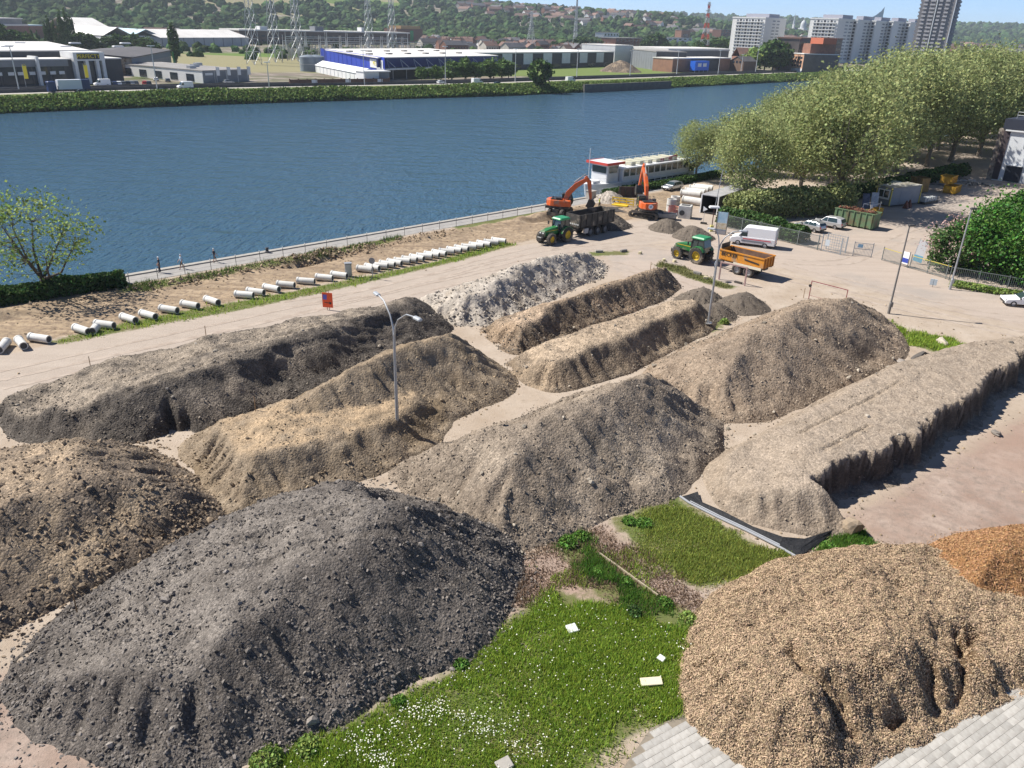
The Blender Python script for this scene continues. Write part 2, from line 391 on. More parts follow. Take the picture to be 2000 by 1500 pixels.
def ground_material():
    m = bpy.data.materials.new('site_ground'); m.use_nodes = True; nt = m.node_tree; N = nt.nodes; L = nt.links
    b = N['Principled BSDF']; b.inputs['Roughness'].default_value = 0.95; b.inputs['Specular IOR Level'].default_value = 0.15
    tc = N.new('ShaderNodeTexCoord')
    def noise(sc, det=6, ro=0.6, vec=None):
        z = N.new('ShaderNodeTexNoise'); z.inputs['Scale'].default_value = sc; z.inputs['Detail'].default_value = det; z.inputs['Roughness'].default_value = ro
        L.new(vec or tc.outputs['Object'], z.inputs['Vector']); return z.outputs[0]
    def rmap(v, a, b_, c=0.0, d=1.0):
        z = N.new('ShaderNodeMapRange'); z.inputs[1].default_value = a; z.inputs[2].default_value = b_; z.inputs[3].default_value = c; z.inputs[4].default_value = d; L.new(v, z.inputs[0]); return z.outputs[0]
    def mixc(f, a, b_):
        z = N.new('ShaderNodeMix'); z.data_type = 'RGBA'; L.new(f, z.inputs[0])
        for k, q in ((6, a), (7, b_)):
            if isinstance(q, tuple): z.inputs[k].default_value = rgb(q)
            else: L.new(q, z.inputs[k])
        return z.outputs[2]
    def mask(an, ns, amp, w):
        a = N.new('ShaderNodeAttribute'); a.attribute_name = an
        z = N.new('ShaderNodeMath'); z.operation = 'MULTIPLY_ADD'; L.new(ns, z.inputs[0]); z.inputs[1].default_value = amp
        s2 = N.new('ShaderNodeMath'); s2.operation = 'SUBTRACT'; L.new(a.outputs['Fac'], s2.inputs[0]); s2.inputs[1].default_value = amp*0.5
        L.new(s2.outputs[0], z.inputs[2]); return rmap(z.outputs[0], 0.5-w, 0.5+w)
    n1 = noise(0.35, 8); n2 = noise(1.7, 8, 0.7); n3 = noise(9.0, 6, 0.7); nb_ = noise(0.09, 5)
    # drifts stretched along the road: wheel lanes
    mp = N.new('ShaderNodeMapping'); mp.inputs['Rotation'].default_value = (0, 0, -TH); mp.inputs['Scale'].default_value = (0.05, 1.1, 1); L.new(tc.outputs['Object'], mp.inputs[0])
    lanes = noise(1.0, 5, 0.6, mp.outputs[0])
    mp2 = N.new('ShaderNodeMapping'); mp2.inputs['Rotation'].default_value = (0, 0, R(14)); mp2.inputs['Scale'].default_value = (0.06, 0.9, 1); L.new(tc.outputs['Object'], mp2.inputs[0])
    lanes2 = noise(1.0, 5, 0.6, mp2.outputs[0])
    base = mixc(rmap(n1, .3, .7), (.36, .285, .215), (.46, .385, .31))
    base = mixc(rmap(n2, .55, .75), base, (.27, .215, .165))
    yard = mixc(rmap(lanes2, .3, .7), (.385, .315, .26), (.44, .366, .305)); yard = mixc(rmap(nb_, .5, .62, 0, .75), yard, (.33, .29, .255)); yard = mixc(rmap(n3, .62, .75, 0, .5), yard, (.27, .235, .2))
    road = mixc(rmap(lanes, .3, .7), (.39, .325, .268), (.44, .372, .31)); road = mixc(rmap(n1, .4, .65, 0, .5), road, (.36, .30, .248)); road = mixc(rmap(n2, .6, .75, 0, .4), road, (.33, .27, .22))
    soil = mixc(rmap(lanes, .35, .62), (.27, .195, .125), (.42, .32, .215)); soil = mixc(rmap(n2, .45, .6, 0, .85), soil, (.19, .14, .1)); soil = mixc(rmap(n1, .5, .65, 0, .6), soil, (.22, .165, .115)); soil = mixc(rmap(n3, .6, .7, 0, .7), soil, (.5, .43, .34))
    red = mixc(rmap(n1, .35, .65), (.29, .205, .16), (.40, .315, .26)); red = mixc(rmap(n2, .45, .65, 0, .8), red, (.24, .19, .155)); red = mixc(rmap(nb_, .45, .6, 0, .6), red, (.34, .235, .18)); red = mixc(rmap(n3, .6, .72, 0, .6), red, (.2, .15, .115))
    gr = mixc(rmap(n1, .3, .7), (.10, .14, .035), (.17, .15, .07)); gr = mixc(rmap(n2, .55, .7), gr, (.22, .165, .11))
    c = mixc(mask('yard', n1, 0.5, .12), base, yard)
    c = mixc(mask('red', n1, 0.5, .08), c, red)
    c = mixc(mask('soil', n2, 0.35, .08), c, soil)
    c = mixc(mask('road', n2, 0.25, .08), c, road)
    c = mixc(mask('grass', n2, 0.5, .06), c, gr)
    L.new(c, b.inputs['Base Color'])
    bp = N.new('ShaderNodeBump'); bp.inputs['Distance'].default_value = 0.05; bp.inputs['Strength'].default_value = 0.8
    ad = N.new('ShaderNodeMath'); ad.operation = 'ADD'; L.new(n2, ad.inputs[0]); L.new(n3, ad.inputs[1]); L.new(ad.outputs[0], bp.inputs['Height']); L.new(bp.outputs[0], b.inputs['Normal'])
    return m
ground = struct('ground', raw_mesh('ground', np.stack([X, Y, Z], -1).reshape(-1, 3), GF, ground_material(), True, gm_attr), None)

# promenade slab, coping and quay wall
concrete = mat('concrete', (.40, .37, .32), .9, (.31, .29, .26), 1.5, .01, 12)
pave = mat('promenade_asphalt', (.27, .255, .24), .95, (.35, .33, .30), 0.8, .006, 30)
def strip(name, s0, s1, n0, n1, z0, z1, m, step=20.0):
    b = MB(); k = max(1, int((s1-s0)/step))
    for i in range(k):
        a, c = s0+(s1-s0)*i/k, s0+(s1-s0)*(i+1)/k
        b.prism([sn(a, n0), sn(c, n0), sn(c, n1), sn(a, n1)], z0, z1)
    return tag(b.build(name, m), kind='structure')
strip('promenade_path', -300, 117, 85.4, QUAY-0.45, 0.012, 0.03, pave)
wall = strip('quay_wall', -300, 900, QUAY-0.45, QUAY+0.25, -6, 0.16, concrete, 3.0)

# water: long low swells are real geometry close by, ripples in the relief
sw = axis([(-1500, -100, 100), (-100, 900, 25), (900, 4500, 200)]); nw = np.linspace(QUAY+0.2, 300, 24)
S2, N2 = np.meshgrid(sw, nw, indexing='ij'); X2, Y2 = sn(S2, N2); a2, b2 = S2.shape
i2 = (np.arange(a2-1)[:, None]*b2 + np.arange(b2-1)[None]).ravel()
def water_material():
    m = bpy.data.materials.new('river_water'); m.use_nodes = True; nt = m.node_tree; N = nt.nodes; L = nt.links
    b = N['Principled BSDF']; b.inputs['Base Color'].default_value = (.048, .105, .155, 1); b.inputs['Roughness'].default_value = 0.08; b.inputs['IOR'].default_value = 1.33
    tc = N.new('ShaderNodeTexCoord')
    hs = []
    for rot, sc, nscale, amp in ((14, (1.0, 0.30, 1), 0.95, 0.16), (-8, (1.0, .42, 1), 2.3, 0.07), (35, (.35, 1.0, 1), 0.30, .22)):
        mp = N.new('ShaderNodeMapping'); mp.inputs['Rotation'].default_value = (0, 0, R(90+rot)); mp.inputs['Scale'].default_value = sc; L.new(tc.outputs['Object'], mp.inputs[0])
        z = N.new('ShaderNodeTexNoise'); z.inputs['Scale'].default_value = nscale; z.inputs['Detail'].default_value = 4; z.inputs['Roughness'].default_value = .55; L.new(mp.outputs[0], z.inputs['Vector'])
        k = N.new('ShaderNodeMath'); k.operation = 'MULTIPLY'; k.inputs[1].default_value = amp; L.new(z.outputs[0], k.inputs[0]); hs.append(k.outputs[0])
    a = N.new('ShaderNodeMath'); L.new(hs[0], a.inputs[0]); L.new(hs[1], a.inputs[1]); c = N.new('ShaderNodeMath'); L.new(a.outputs[0], c.inputs[0]); L.new(hs[2], c.inputs[1])
    bp = N.new('ShaderNodeBump'); bp.inputs['Distance'].default_value = 4.0; bp.inputs['Strength'].default_value = 1.0; L.new(c.outputs[0], bp.inputs['Height']); L.new(bp.outputs[0], b.inputs['Normal'])
    return m
struct('river_water', raw_mesh('river_water', np.stack([X2, Y2, X2*0-2.5], -1).reshape(-1, 3), np.stack([i2, i2+b2, i2+b2+1, i2+1], -1), water_material(), True), None)

# wheel tracks pressed into the dust of the yard and the haul road
trk = mat('wheel_track', (.345, .28, .228), 1, (.44, .368, .305), .9, .02, 5, mix=(.38, .6), spec=.1)
def smooth_line(pts, it=3):
    p = [np.array(q[:2]) for q in pts]
    for _ in range(it):
        q = [p[0]]
        for a, b in zip(p[:-1], p[1:]): q += [a*.75+b*.25, a*.25+b*.75]
        p = q+[p[-1]]
    return p
for kk, line in enumerate(([(0, 735), (300, 668), (600, 602), (900, 528), (1080, 490), (1300, 470)], [(0, 752), (320, 682), (640, 610), (920, 540), (1150, 500), (1300, 545), (1420, 590)], [(1180, 485), (1300, 480), (1450, 520), (1620, 565), (1800, 610), (2000, 655)], [(1240, 455), (1400, 480), (1560, 530), (1700, 560), (1880, 610), (2010, 625)], [(1300, 440), (1420, 500), (1640, 520), (1700, 490), (1800, 450), (1950, 410)], [(560, 596), (760, 566), (980, 500), (1180, 462), (1280, 440)])):
    L_ = smooth_line([at(*q) for q in line]); v = []; f = []
    for off in (-.95, .95):
        for i, q in enumerate(L_):
            d = L_[min(i+1, len(L_)-1)]-L_[max(i-1, 0)]; d = d/np.linalg.norm(d); nr = np.array([-d[1], d[0]])
            for e in (-.2, .2): w = q+nr*(off+e*(1+.25*math.sin(i*1.7+kk))); v.append((w[0], w[1], 0.0))
            if i: b_ = len(v)-4; f.append((b_, b_+1, b_+3, b_+2))
    v = np.array(v); v[:, 2] = ground_z(v[:, 0], v[:, 1])+.012
    tag(MB().add(v, f).build('wheel_track', trk), kind='structure')
# ================================================================== heaps of earth, stone, sand and chips
def bk(px, py, h, tn=0.68):
    """a crest point seen at (px,py) at height h: the foot of the slope behind it"""
    c = at(px, py, h); d = Vector((c[0], c[1])).normalized(); return (c[0] + d[0]*h/tn, c[1] + d[1]*h/tn)
def gp(l): return [tuple(at(*p)[:2]) if len(p) == 2 else bk(*p) for p in l]
ROCKS = [raw_mesh('rock', *ico(40+i, .32), None) for i in range(5)]
for i, r in enumerate(ROCKS):
    pass
ROCKT = [ico(60+i, .34, 1) for i in range(3)]
SMALLV, SMALLF = None, None
_o = np.array([(1, 0, 0), (-1, 0, 0), (0, 1, 0), (0, -1, 0), (0, 0, 1), (0, 0, -1)], float)
_of = np.array([(0, 2, 4), (2, 1, 4), (1, 3, 4), (3, 0, 4), (2, 0, 5), (1, 2, 5), (3, 1, 5), (0, 3, 5)])
class Heap:
    pass
HEAPS = []
def heap(name, label, cat, lobes, m, res=0.2, seed=1, edge=0.5, gully=0.35, gfreq=0.9, rough=0.16, fine=0.05, stones=None, m_stone=None, rocks=0, rock_size=(.2, .45), m_rock=None, extra=None, group=None, round_=0.22, gmin=0.0, grow=0.35):
    """lobes: list of (outline on the ground, crest points (px,py,h), slope tangent)"""
    allp = np.array([p for l in lobes for p in l[0]]); x0, y0 = allp.min(0)-1.2; x1, y1 = allp.max(0)+1.2
    cx, cy = (x0+x1)/2, (y0+y1)/2
    def fields(x, y):
        out = np.full(np.shape(x), -9.0); cr = np.zeros(np.shape(x))
        for li, (poly, ctl, tn) in enumerate(lobes):
            pl = smooth_poly(poly, 2); d, run = poly_sd(x, y, pl)
            wsum = 0; hs = 0
            for c in ctl:
                q = at(c[0], c[1], c[2]); w = 1/(((x-q[0])**2 + (y-q[1])**2)**1.5 + 0.6); wsum = wsum + w; hs = hs + w*c[2]
            ht = hs/wsum
            d = d + edge*fbm(x, y, 0.33, 3, seed+li) + grow
            gl = np.abs(fbm(run*gfreq + 0.25*d, d*0.12, 1.0, 3, seed+20+li))*2
            r = d*tn
            rr = r/np.maximum(ht, .05)
            onslope = sstep(0.05, 0.4, rr)*(1 - sstep(0.75, 1.25, rr))
            r = r - gully*onslope*sstep(gmin, 1.0, gl)
            k = round_*np.maximum(ht, .05)
            hh = np.maximum(k - np.abs(r-ht), 0)/k
            h = np.minimum(r, ht) - hh*hh*k*0.25
            cr = np.where(h > out, sstep(.9, 1.25, rr)*sstep(.4, 1.0, ht), cr)
            out = np.maximum(out, h)
        on = sstep(-0.1, 0.5, out)
        out = out + on*(rough*fbm(x, y, 0.55, 4, seed+5) + fine*fbm(x, y, 2.6, 3, seed+6)*1.2)
        ct = np.zeros(np.shape(x))
        if extra is not None:
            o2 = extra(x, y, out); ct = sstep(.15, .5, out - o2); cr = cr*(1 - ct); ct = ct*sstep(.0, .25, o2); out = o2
        return out, cr, ct
    gx = np.arange(x0, x1+res, res); gy = np.arange(y0, y1+res, res)
    GX, GY = np.meshgrid(gx, gy, indexing='ij')
    GZ, CR, CT = fields(GX, GY)
    a, b = GX.shape
    def H(x, y):
        u = np.clip((x-x0)/res, 0, a-1.001); w = np.clip((y-y0)/res, 0, b-1.001); i = u.astype(int); j = w.astype(int); u = u-i; w = w-j
        return (GZ[i, j]*(1-u) + GZ[i+1, j]*u)*(1-w) + (GZ[i, j+1]*(1-u) + GZ[i+1, j+1]*u)*w
    idx = (np.arange(a-1)[:, None]*b + np.arange(b-1)[None])
    keep = np.maximum.reduce([GZ[:-1, :-1], GZ[1:, :-1], GZ[:-1, 1:], GZ[1:, 1:]]) > -0.12
    idx = idx[keep]
    f = np.stack([idx, idx+b, idx+b+1, idx+1], -1)
    used = np.unique(f); mp = np.full(a*b, -1); mp[used] = np.arange(len(used))
    v = np.stack([GX-cx, GY-cy, np.maximum(GZ, -0.35)], -1).reshape(-1, 3)[used]
    root = thing(name, label, cat, (cx, cy, 0), 0, group)
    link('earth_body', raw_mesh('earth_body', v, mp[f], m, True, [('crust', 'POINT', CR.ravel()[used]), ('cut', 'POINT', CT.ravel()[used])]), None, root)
    hp = Heap(); hp.H = H; hp.root = root; hp.c = (cx, cy); hp.box = (x0, y0, x1, y1); HEAPS.append(hp)
    g = np.random.default_rng(seed+900)
    def slope_at(x, y, h):
        e = 0.35; return (H(x+e, y)-h)/e, (H(x, y+e)-h)/e
    if stones:
        n, smin, smax, power, skirt = stones
        x = g.uniform(x0, x1, n*4); y = g.uniform(y0, y1, n*4); h = H(x, y)
        hm = max(np.max(h), .5)
        dens = np.where(h > -0.02, 0.28 + 0.72*(1-np.clip(h/hm, 0, 1))**1.5, 0) + np.where((h <= -0.02) & (h > -skirt), 0.35*(1+h/skirt), 0)
        dens = dens*(0.35 + 0.9*sstep(-.35, .4, fbm(x, y, 0.45, 3, seed+31)))
        ok = g.random(n*4) < dens; x, y, h = x[ok][:n], y[ok][:n], h[ok][:n]; N = len(x)
        low = 1-np.clip(h/hm, 0, 1)
        sz = smin + (smax-smin)*g.random(N)**(power - 0.45*power*low**2)
        scl = sz[:, None]*np.stack([g.uniform(.7, 1.25, N), g.uniform(.6, 1.0, N), g.uniform(.35, .8, N)], -1)*0.5
        rot = rand_rot(N, g, 0.9); pos = np.stack([x-cx, y-cy, np.maximum(h, 0.0)+sz*0.10], -1)
        big = sz > smin + (smax-smin)*0.16
        parts = []
        tv, tf = ROCKT[0]
        for nm, mk, T in (('stones', big, (tv, tf)), ('pebbles', ~big, (_o*np.array([1, 1, .9]), _of))):
            if mk.sum(): link(nm, scatter_mesh(nm, T[0], T[1], pos[mk], scl[mk], rot[mk], m_stone or m, g.random(mk.sum())), None, root, kind='stuff')
    for i in range(rocks):                                       # the big ones, one by one
        for _ in range(60):
            x, y = g.uniform(x0, x1), g.uniform(y0, y1); h = float(H(np.array([x]), np.array([y]))[0])
            px, py = proj((x, y, max(h, 0)))
            if h > -0.25 and -30 < px < 2030 and py < 1520 and g.random() < (1.0 if h < 0.9 else 0.35): break
        sz = g.uniform(*rock_size)*(0.7 + 0.6*g.random()**3)
        o = bpy.data.objects.new('rock', ROCKS[i % 5]); COL.objects.link(o); o.parent = root
        o.location = (x-cx, y-cy, max(h, 0)+sz*0.12); o.rotation_euler = (g.uniform(-.6, .6), g.uniform(-.6, .6), g.uniform(0, 6.3)); o.scale = (sz*.55, sz*.42, sz*.33)
        o.material_slots[0].link = 'OBJECT'; o.material_slots[0].material = m_rock or m_stone or m
    return hp
for r in ROCKS: r.materials.append(mat('plain_stone', (0.260, 0.227, 0.189), .9))

slate = mat('slate_earth', (0.092, 0.079, 0.069), .95, (0.140, 0.122, 0.106), 2.2, .05, 7, spec=.2, col3=(0.172, 0.148, 0.126), scale3=.35, mix3=(.5, .75), crust=(0.213, 0.187, 0.162), gravel=(8.8, 0.96, 0.31))
slate_st = mat('slate_stone', (0.130, 0.114, 0.100), .8, attr=('shade', .6, 1.8), spec=.35)
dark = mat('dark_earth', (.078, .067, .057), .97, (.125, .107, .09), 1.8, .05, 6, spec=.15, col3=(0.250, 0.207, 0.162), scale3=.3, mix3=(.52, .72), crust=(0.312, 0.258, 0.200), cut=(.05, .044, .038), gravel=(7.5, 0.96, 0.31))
dark_st = mat('dark_stone', (0.156, 0.133, 0.108), .9, attr=('shade', .6, 1.7), spec=.2)
brown = mat('brown_earth', (.125, .098, .075), .97, (.19, .152, .117), 1.4, .05, 6, spec=.15, col3=(0.354, 0.271, 0.184), scale3=.28, mix3=(.5, .7), crust=(0.416, 0.315, 0.216), gravel=(7.5, 0.96, 0.31))
brown_st = mat('brown_stone', (0.239, 0.182, 0.126), .9, attr=('shade', .6, 1.6), spec=.2)
tan = mat('tan_earth', (.215, .165, .115), .97, (.29, .23, .165), 1.3, .05, 6, spec=.15, col3=(0.198, 0.148, 0.095), scale3=.3, mix3=(.5, .7), crust=(0.416, 0.305, 0.194), gravel=(7.5, 0.78, 0.22))
tan_st = mat('tan_stone', (0.302, 0.231, 0.153), .9, attr=('shade', .65, 1.4), spec=.2)
grey = mat('grey_brown_earth', (0.192, 0.153, 0.117), .97, (0.270, 0.219, 0.168), 1.5, .05, 6, spec=.15, col3=(0.343, 0.281, 0.216), scale3=.26, mix3=(.5, .72), crust=(0.270, 0.219, 0.168), gravel=(7.5, 0.90, 0.28))
grey_st = mat('grey_brown_stone', (0.260, 0.212, 0.162), .9, attr=('shade', .65, 1.45), spec=.2)
sand = mat('pale_sand', (.36, .315, .265), .97, (.45, .40, .34), 1.2, .06, 4, spec=.15, col3=(0.343, 0.286, 0.225), scale3=.5, mix3=(.52, .7), gravel=(3.8, 0.60, 0.15))
sand_st = mat('pale_clod', (.37, .33, .28), .95, attr=('shade', .55, 1.35), spec=.15)
pale_rock = mat('pale_rock', (0.374, 0.325, 0.261), .9, (0.270, 0.236, 0.189), 3, spec=.2, rand=(.55, 1.5))
dark_rock = mat('dark_rock', (0.114, 0.100, 0.088), .75, (0.198, 0.175, 0.153), 3, spec=.35, rand=(.6, 2.2))
chipm = mat('chip_bed', (.17, .115, .07), .95, (.30, .215, .135), 6, .05, 14, spec=.15, col3=(.12, .075, .04), scale3=.5, mix3=(.52, .68), gravel=(20.0, 0.60, 0.31))
chip = mat('wood_chip', (.41, .30, .195), .85, attr=('shade', .4, 1.55, .485, .515), spec=.2)
chipm2 = mat('orange_chip_bed', (.22, .11, .05), .95, (.36, .19, .08), 6, .05, 14, spec=.15, gravel=(20.0, 0.60, 0.31))
chip2 = mat('orange_wood_chip', (.40, .23, .115), .85, attr=('shade', .4, 1.5, .485, .515), spec=.2)

def tracks(lines, depth=0.10, half=0.28):
    L = [(at(*a), at(*b)) for a, b in lines]
    def f(x, y, h):
        for a, b in L:
            ex, ey = b[0]-a[0], b[1]-a[1]; l2 = ex*ex+ey*ey
            t = ((x-a[0])*ex + (y-a[1])*ey)/l2; dd = np.abs((x-a[0])*ey - (y-a[1])*ex)/math.sqrt(l2)
            on = (t > 0) & (t < 1) & (h > .3)
            prof = np.where(dd < half, -depth*(0.85 + 0.15*np.sin(t*math.sqrt(l2)*18)), np.where(dd < half*1.7, depth*.7, 0))
            h = h + np.where(on, prof, 0)
        return h
    return f

def sheer(line, tn=2.6, jag=.5, seed=300, keep=0.0, nxt=None):
    L = [at(*p) for p in line]
    def f(x, y, h):
        best = np.full(x.shape, 1e9); off = np.zeros(x.shape); hh = np.zeros(x.shape); run = np.zeros(x.shape); acc = 0.0
        for a, b in zip(L[:-1], L[1:]):
            ex, ey = b[0]-a[0], b[1]-a[1]; l = math.hypot(ex, ey); t = np.clip(((x-a[0])*ex + (y-a[1])*ey)/l/l, 0, 1)
            d = np.hypot(x-a[0]-t*ex, y-a[1]-t*ey); sg = np.sign((x-a[0])*ey - (y-a[1])*ex)
            m = d < best; best = np.where(m, d, best); off = np.where(m, d*sg, off); run = np.where(m, acc + t*l, run); hh = np.where(m, a[2]+(b[2]-a[2])*t, hh); acc += l
        inr = sstep(0, .8, run)*(1-sstep(acc-.8, acc, run))
        o = off + jag*fbm(run, off*.15, .55, 3, seed) + .35*jag*np.abs(fbm(run, off*.1, 1.9, 2, seed+3))*2
        cut = hh - tn*np.maximum(o, 0) + keep
        cut = np.where(o > 0, cut, 9.0)
        foot = np.maximum(cut, np.minimum(h, .22 - .2*o + .1*fbm(x, y, .9, 2, seed+7)))
        r = np.minimum(h, foot); r = h + (r-h)*inr
        return nxt(x, y, r) if nxt else r
    return f
# A the big slate heap in front
A = [(25, 1312), (35, 1390), (130, 1470), (310, 1530), (470, 1505), (660, 1400), (860, 1312), (975, 1205), (1012, 1110), (985, 1035), (840, 985, 4.0), (720, 945, 4.2), (600, 955, 3.8), (470, 1000, 2.9), (330, 1065, 1.9), (130, 1190)]
heap('slate_heap', 'large dark grey slate rubble heap at the front, beside the lawn with daisies', 'earth heap',
     [(gp(A), [(120, 1270, .6), (200, 1215, 1.1), (330, 1150, 2.3), (480, 1090, 3.2), (620, 1045, 4.0), (770, 1000, 4.5), (760, 1060, 4.4), (620, 1110, 4.1), (330, 1270, 2.1), (480, 1200, 3.1)], .72)],
     slate, .14, 11, .6, .4, .7, .26, .08, (36000, .03, .20, 6.0, 1.3), slate_st, 60, (.18, .46), dark_rock,
     tracks([((190, 1200, 1.0), (740, 968, 4.4)), ((200, 1240, 1.2), (790, 1010, 4.5))], .09, .3))
# B brown heap at the left edge
B = [(-140, 1330), (0, 1232), (110, 1180), (230, 1125), (330, 1075), (425, 1010), (410, 965), (330, 900), (250, 860, 2.2), (190, 850, 3.2), (100, 858, 3.3), (0, 868, 3.3), (-120, 880, 3.3), (-260, 1000)]
heap('brown_rubble_heap', 'brown earth heap strewn with rubble at the left edge, behind the slate heap', 'earth heap',
     [(gp(B), [(0, 890, 3.4), (120, 885, 3.5), (200, 875, 3.6), (-120, 900, 3.4), (270, 905, 2.4), (60, 920, 3.3)], .66)],
     brown, .17, 22, .6, .45, .7, .3, .1, (13000, .035, .26, 5.4, 1.0), brown_st, 60, (.2, .48), mat('brown_rock', (0.281, 0.212, 0.144), .9, (0.208, 0.158, 0.108), 3, spec=.2, rand=(.6, 1.5)))
# C long dark bank beside the haul road
Cp = [(-40, 800), (20, 850), (90, 872), (180, 868), (300, 858), (420, 838), (520, 800), (610, 760), (720, 712), (820, 672), (888, 652), (860, 622), (810, 590), (790, 583, 2.2), (690, 610, 2.2), (560, 636, 2.2), (440, 655, 2.2), (300, 692, 2.0), (190, 722, 1.5), (60, 778)]
heap('long_dark_bank', 'long dark earth bank with a flat driven top beside the haul road', 'earth heap',
     [(gp(Cp), [(60, 800, .8), (140, 790, 1.7), (240, 760, 2.6), (330, 740, 2.9), (450, 700, 3.0), (560, 670, 3.0), (680, 640, 3.0), (790, 607, 3.0), (300, 700, 2.2), (500, 655, 2.4), (700, 612, 2.5), (420, 745, 3.0), (600, 690, 3.0)], .78)],
     dark, .18, 33, .7, .4, .45, .27, .09, (15000, .03, .18, 5.6, .4), dark_st, 40, (.18, .4), pale_rock,
     sheer([(175, 820, 2.2), (250, 775, 2.6), (310, 752, 2.9), (380, 745, 2.9)], 1.6, .8, 310, nxt=tracks([((200, 740, 2.5), (790, 596, 3.0)), ((240, 762, 2.6), (800, 606, 3.0))], .1, .35)))
# D tan heap of two tiers around the lamp
D1 = [(345, 880), (400, 940), (445, 1005), (520, 985), (640, 960), (760, 915), (830, 880), (880, 830), (860, 770), (760, 760, 1.5), (640, 770, 1.8), (540, 790, 1.8), (450, 820, 1.2), (400, 845)]
D2 = [(470, 870), (600, 900), (780, 858), (900, 810), (1000, 770), (1010, 745), (960, 700), (900, 662, 3.0), (820, 668, 3.0), (700, 700, 3.0), (620, 745, 2.6), (540, 790, 1.8)]
heap('two_tier_tan_heap', 'tan earth heap in two tiers behind the slate heap, lamp post standing in it', 'earth heap',
     [(gp(D1), [(540, 835, 2.2), (470, 860, 1.6), (600, 850, 2.0), (700, 835, 1.8), (800, 800, 1.8)], .70), (gp(D2), [(640, 745, 3.4), (700, 715, 4.0), (800, 690, 4.2), (880, 680, 4.2), (930, 690, 3.9), (600, 790, 2.4)], .75)],
     tan, .17, 44, .55, .5, .8, .27, .1, (9000, .03, .18, 5.6, .4), tan_st, 40, (.18, .42), mat('tan_rock', (0.354, 0.276, 0.189), .9, (0.270, 0.207, 0.144), 3, spec=.2, rand=(.6, 1.4)))
# E broad grey-brown heap in the middle
Ep = [(740, 925), (810, 965), (900, 1040), (965, 1085), (1060, 1062), (1180, 1012), (1290, 978), (1365, 930), (1405, 870), (1405, 815), (1350, 775), (1290, 735, 2.4), (1210, 722, 3.6), (1120, 755, 3.4), (1020, 800, 3.0), (930, 845, 2.2), (840, 880)]
heap('broad_grey_heap', 'broad grey-brown earth heap in the middle, its foot against the upper lawn', 'earth heap',
     [(gp(Ep), [(880, 915, 2.2), (940, 880, 2.9), (1000, 850, 3.4), (1100, 800, 4.2), (1200, 750, 4.4), (1270, 770, 4.0), (1130, 830, 4.2), (1010, 900, 3.2)], .68)],
     grey, .17, 55, .6, .55, .5, .32, .09, (15000, .03, .18, 5.8, .5), mat('broad_stone', (0.208, 0.172, 0.135), .9, attr=('shade', .6, 1.6), spec=.2), 45, (.18, .42), pale_rock)
# F flat-topped windrow
Fp = [(985, 715), (1030, 750), (1090, 768), (1180, 745), (1260, 712), (1330, 672), (1400, 640), (1385, 612), (1300, 598, 1.2), (1200, 628, 1.6), (1090, 664, 1.6), (1020, 690, .8)]
heap('flat_topped_windrow', 'flat topped dark earth windrow between the middle heap and the tan strip', 'earth heap',
     [(gp(Fp), [(1020, 712, .6), (1080, 690, 1.9), (1150, 672, 2.2), (1250, 640, 2.2), (1340, 612, 2.1)], 1.0)],
     mat('windrow_earth', (0.161, 0.126, 0.093), .97, (0.250, 0.192, 0.135), 1.5, .05, 6, spec=.15, col3=(0.343, 0.261, 0.180), scale3=.35, mix3=(.5, .66), crust=(0.426, 0.330, 0.234), gravel=(6.2, 0.96, 0.28)), .18, 66, .35, .5, .9, .14, .08, (6000, .035, .18, 5.2, .4), dark_st, 20, (.18, .4), pale_rock)
# G windrow behind it
Gp = [(930, 640), (970, 672), (1010, 695), (1060, 680), (1130, 640), (1220, 612), (1300, 582), (1328, 560), (1300, 535), (1280, 528, 1.8), (1200, 548, 1.8), (1110, 582, 1.8), (1020, 616, 1.4)]
heap('lumpy_windrow', 'lumpy dark brown earth windrow right behind the flat topped one', 'earth heap',
     [(gp(Gp), [(960, 650, .8), (1010, 630, 1.9), (1100, 592, 2.3), (1200, 560, 2.4), (1280, 542, 2.4)], .95)],
     mat('lumpy_earth', (0.151, 0.116, 0.083), .97, (0.244, 0.182, 0.126), 1.6, .05, 6, spec=.15, col3=(0.354, 0.256, 0.171), scale3=.3, mix3=(.52, .7), crust=(0.416, 0.310, 0.216), gravel=(5.6, 1.08, 0.31)), .19, 77, .4, .5, .9, .18, .1, (8000, .04, .24, 4.8, .4), dark_st, 24, (.2, .45), pale_rock)
# H pale sand heap
Hp_ = [(795, 598), (850, 622), (910, 640), (985, 628), (1060, 592), (1120, 562), (1185, 532), (1165, 505), (1120, 495, 2.2), (1040, 505, 2.4), (960, 530, 2.2), (880, 562, 1.6)]
heap('pale_sand_heap', 'pale whitish sand heap with clods beside the haul road', 'sand heap',
     [(gp(Hp_), [(850, 595, .8), (900, 575, 1.9), (960, 548, 2.6), (1040, 525, 2.9), (1120, 512, 2.9), (1000, 570, 2.2)], .72)],
     sand, .18, 88, .5, .6, .7, .3, .16, (6000, .05, .36, 4.4, .4), sand_st, 24, (.2, .5), mat('pale_clod_big', (0.437, 0.374, 0.306), .95, (0.343, 0.295, 0.243), 3, rand=(.6, 1.3)))
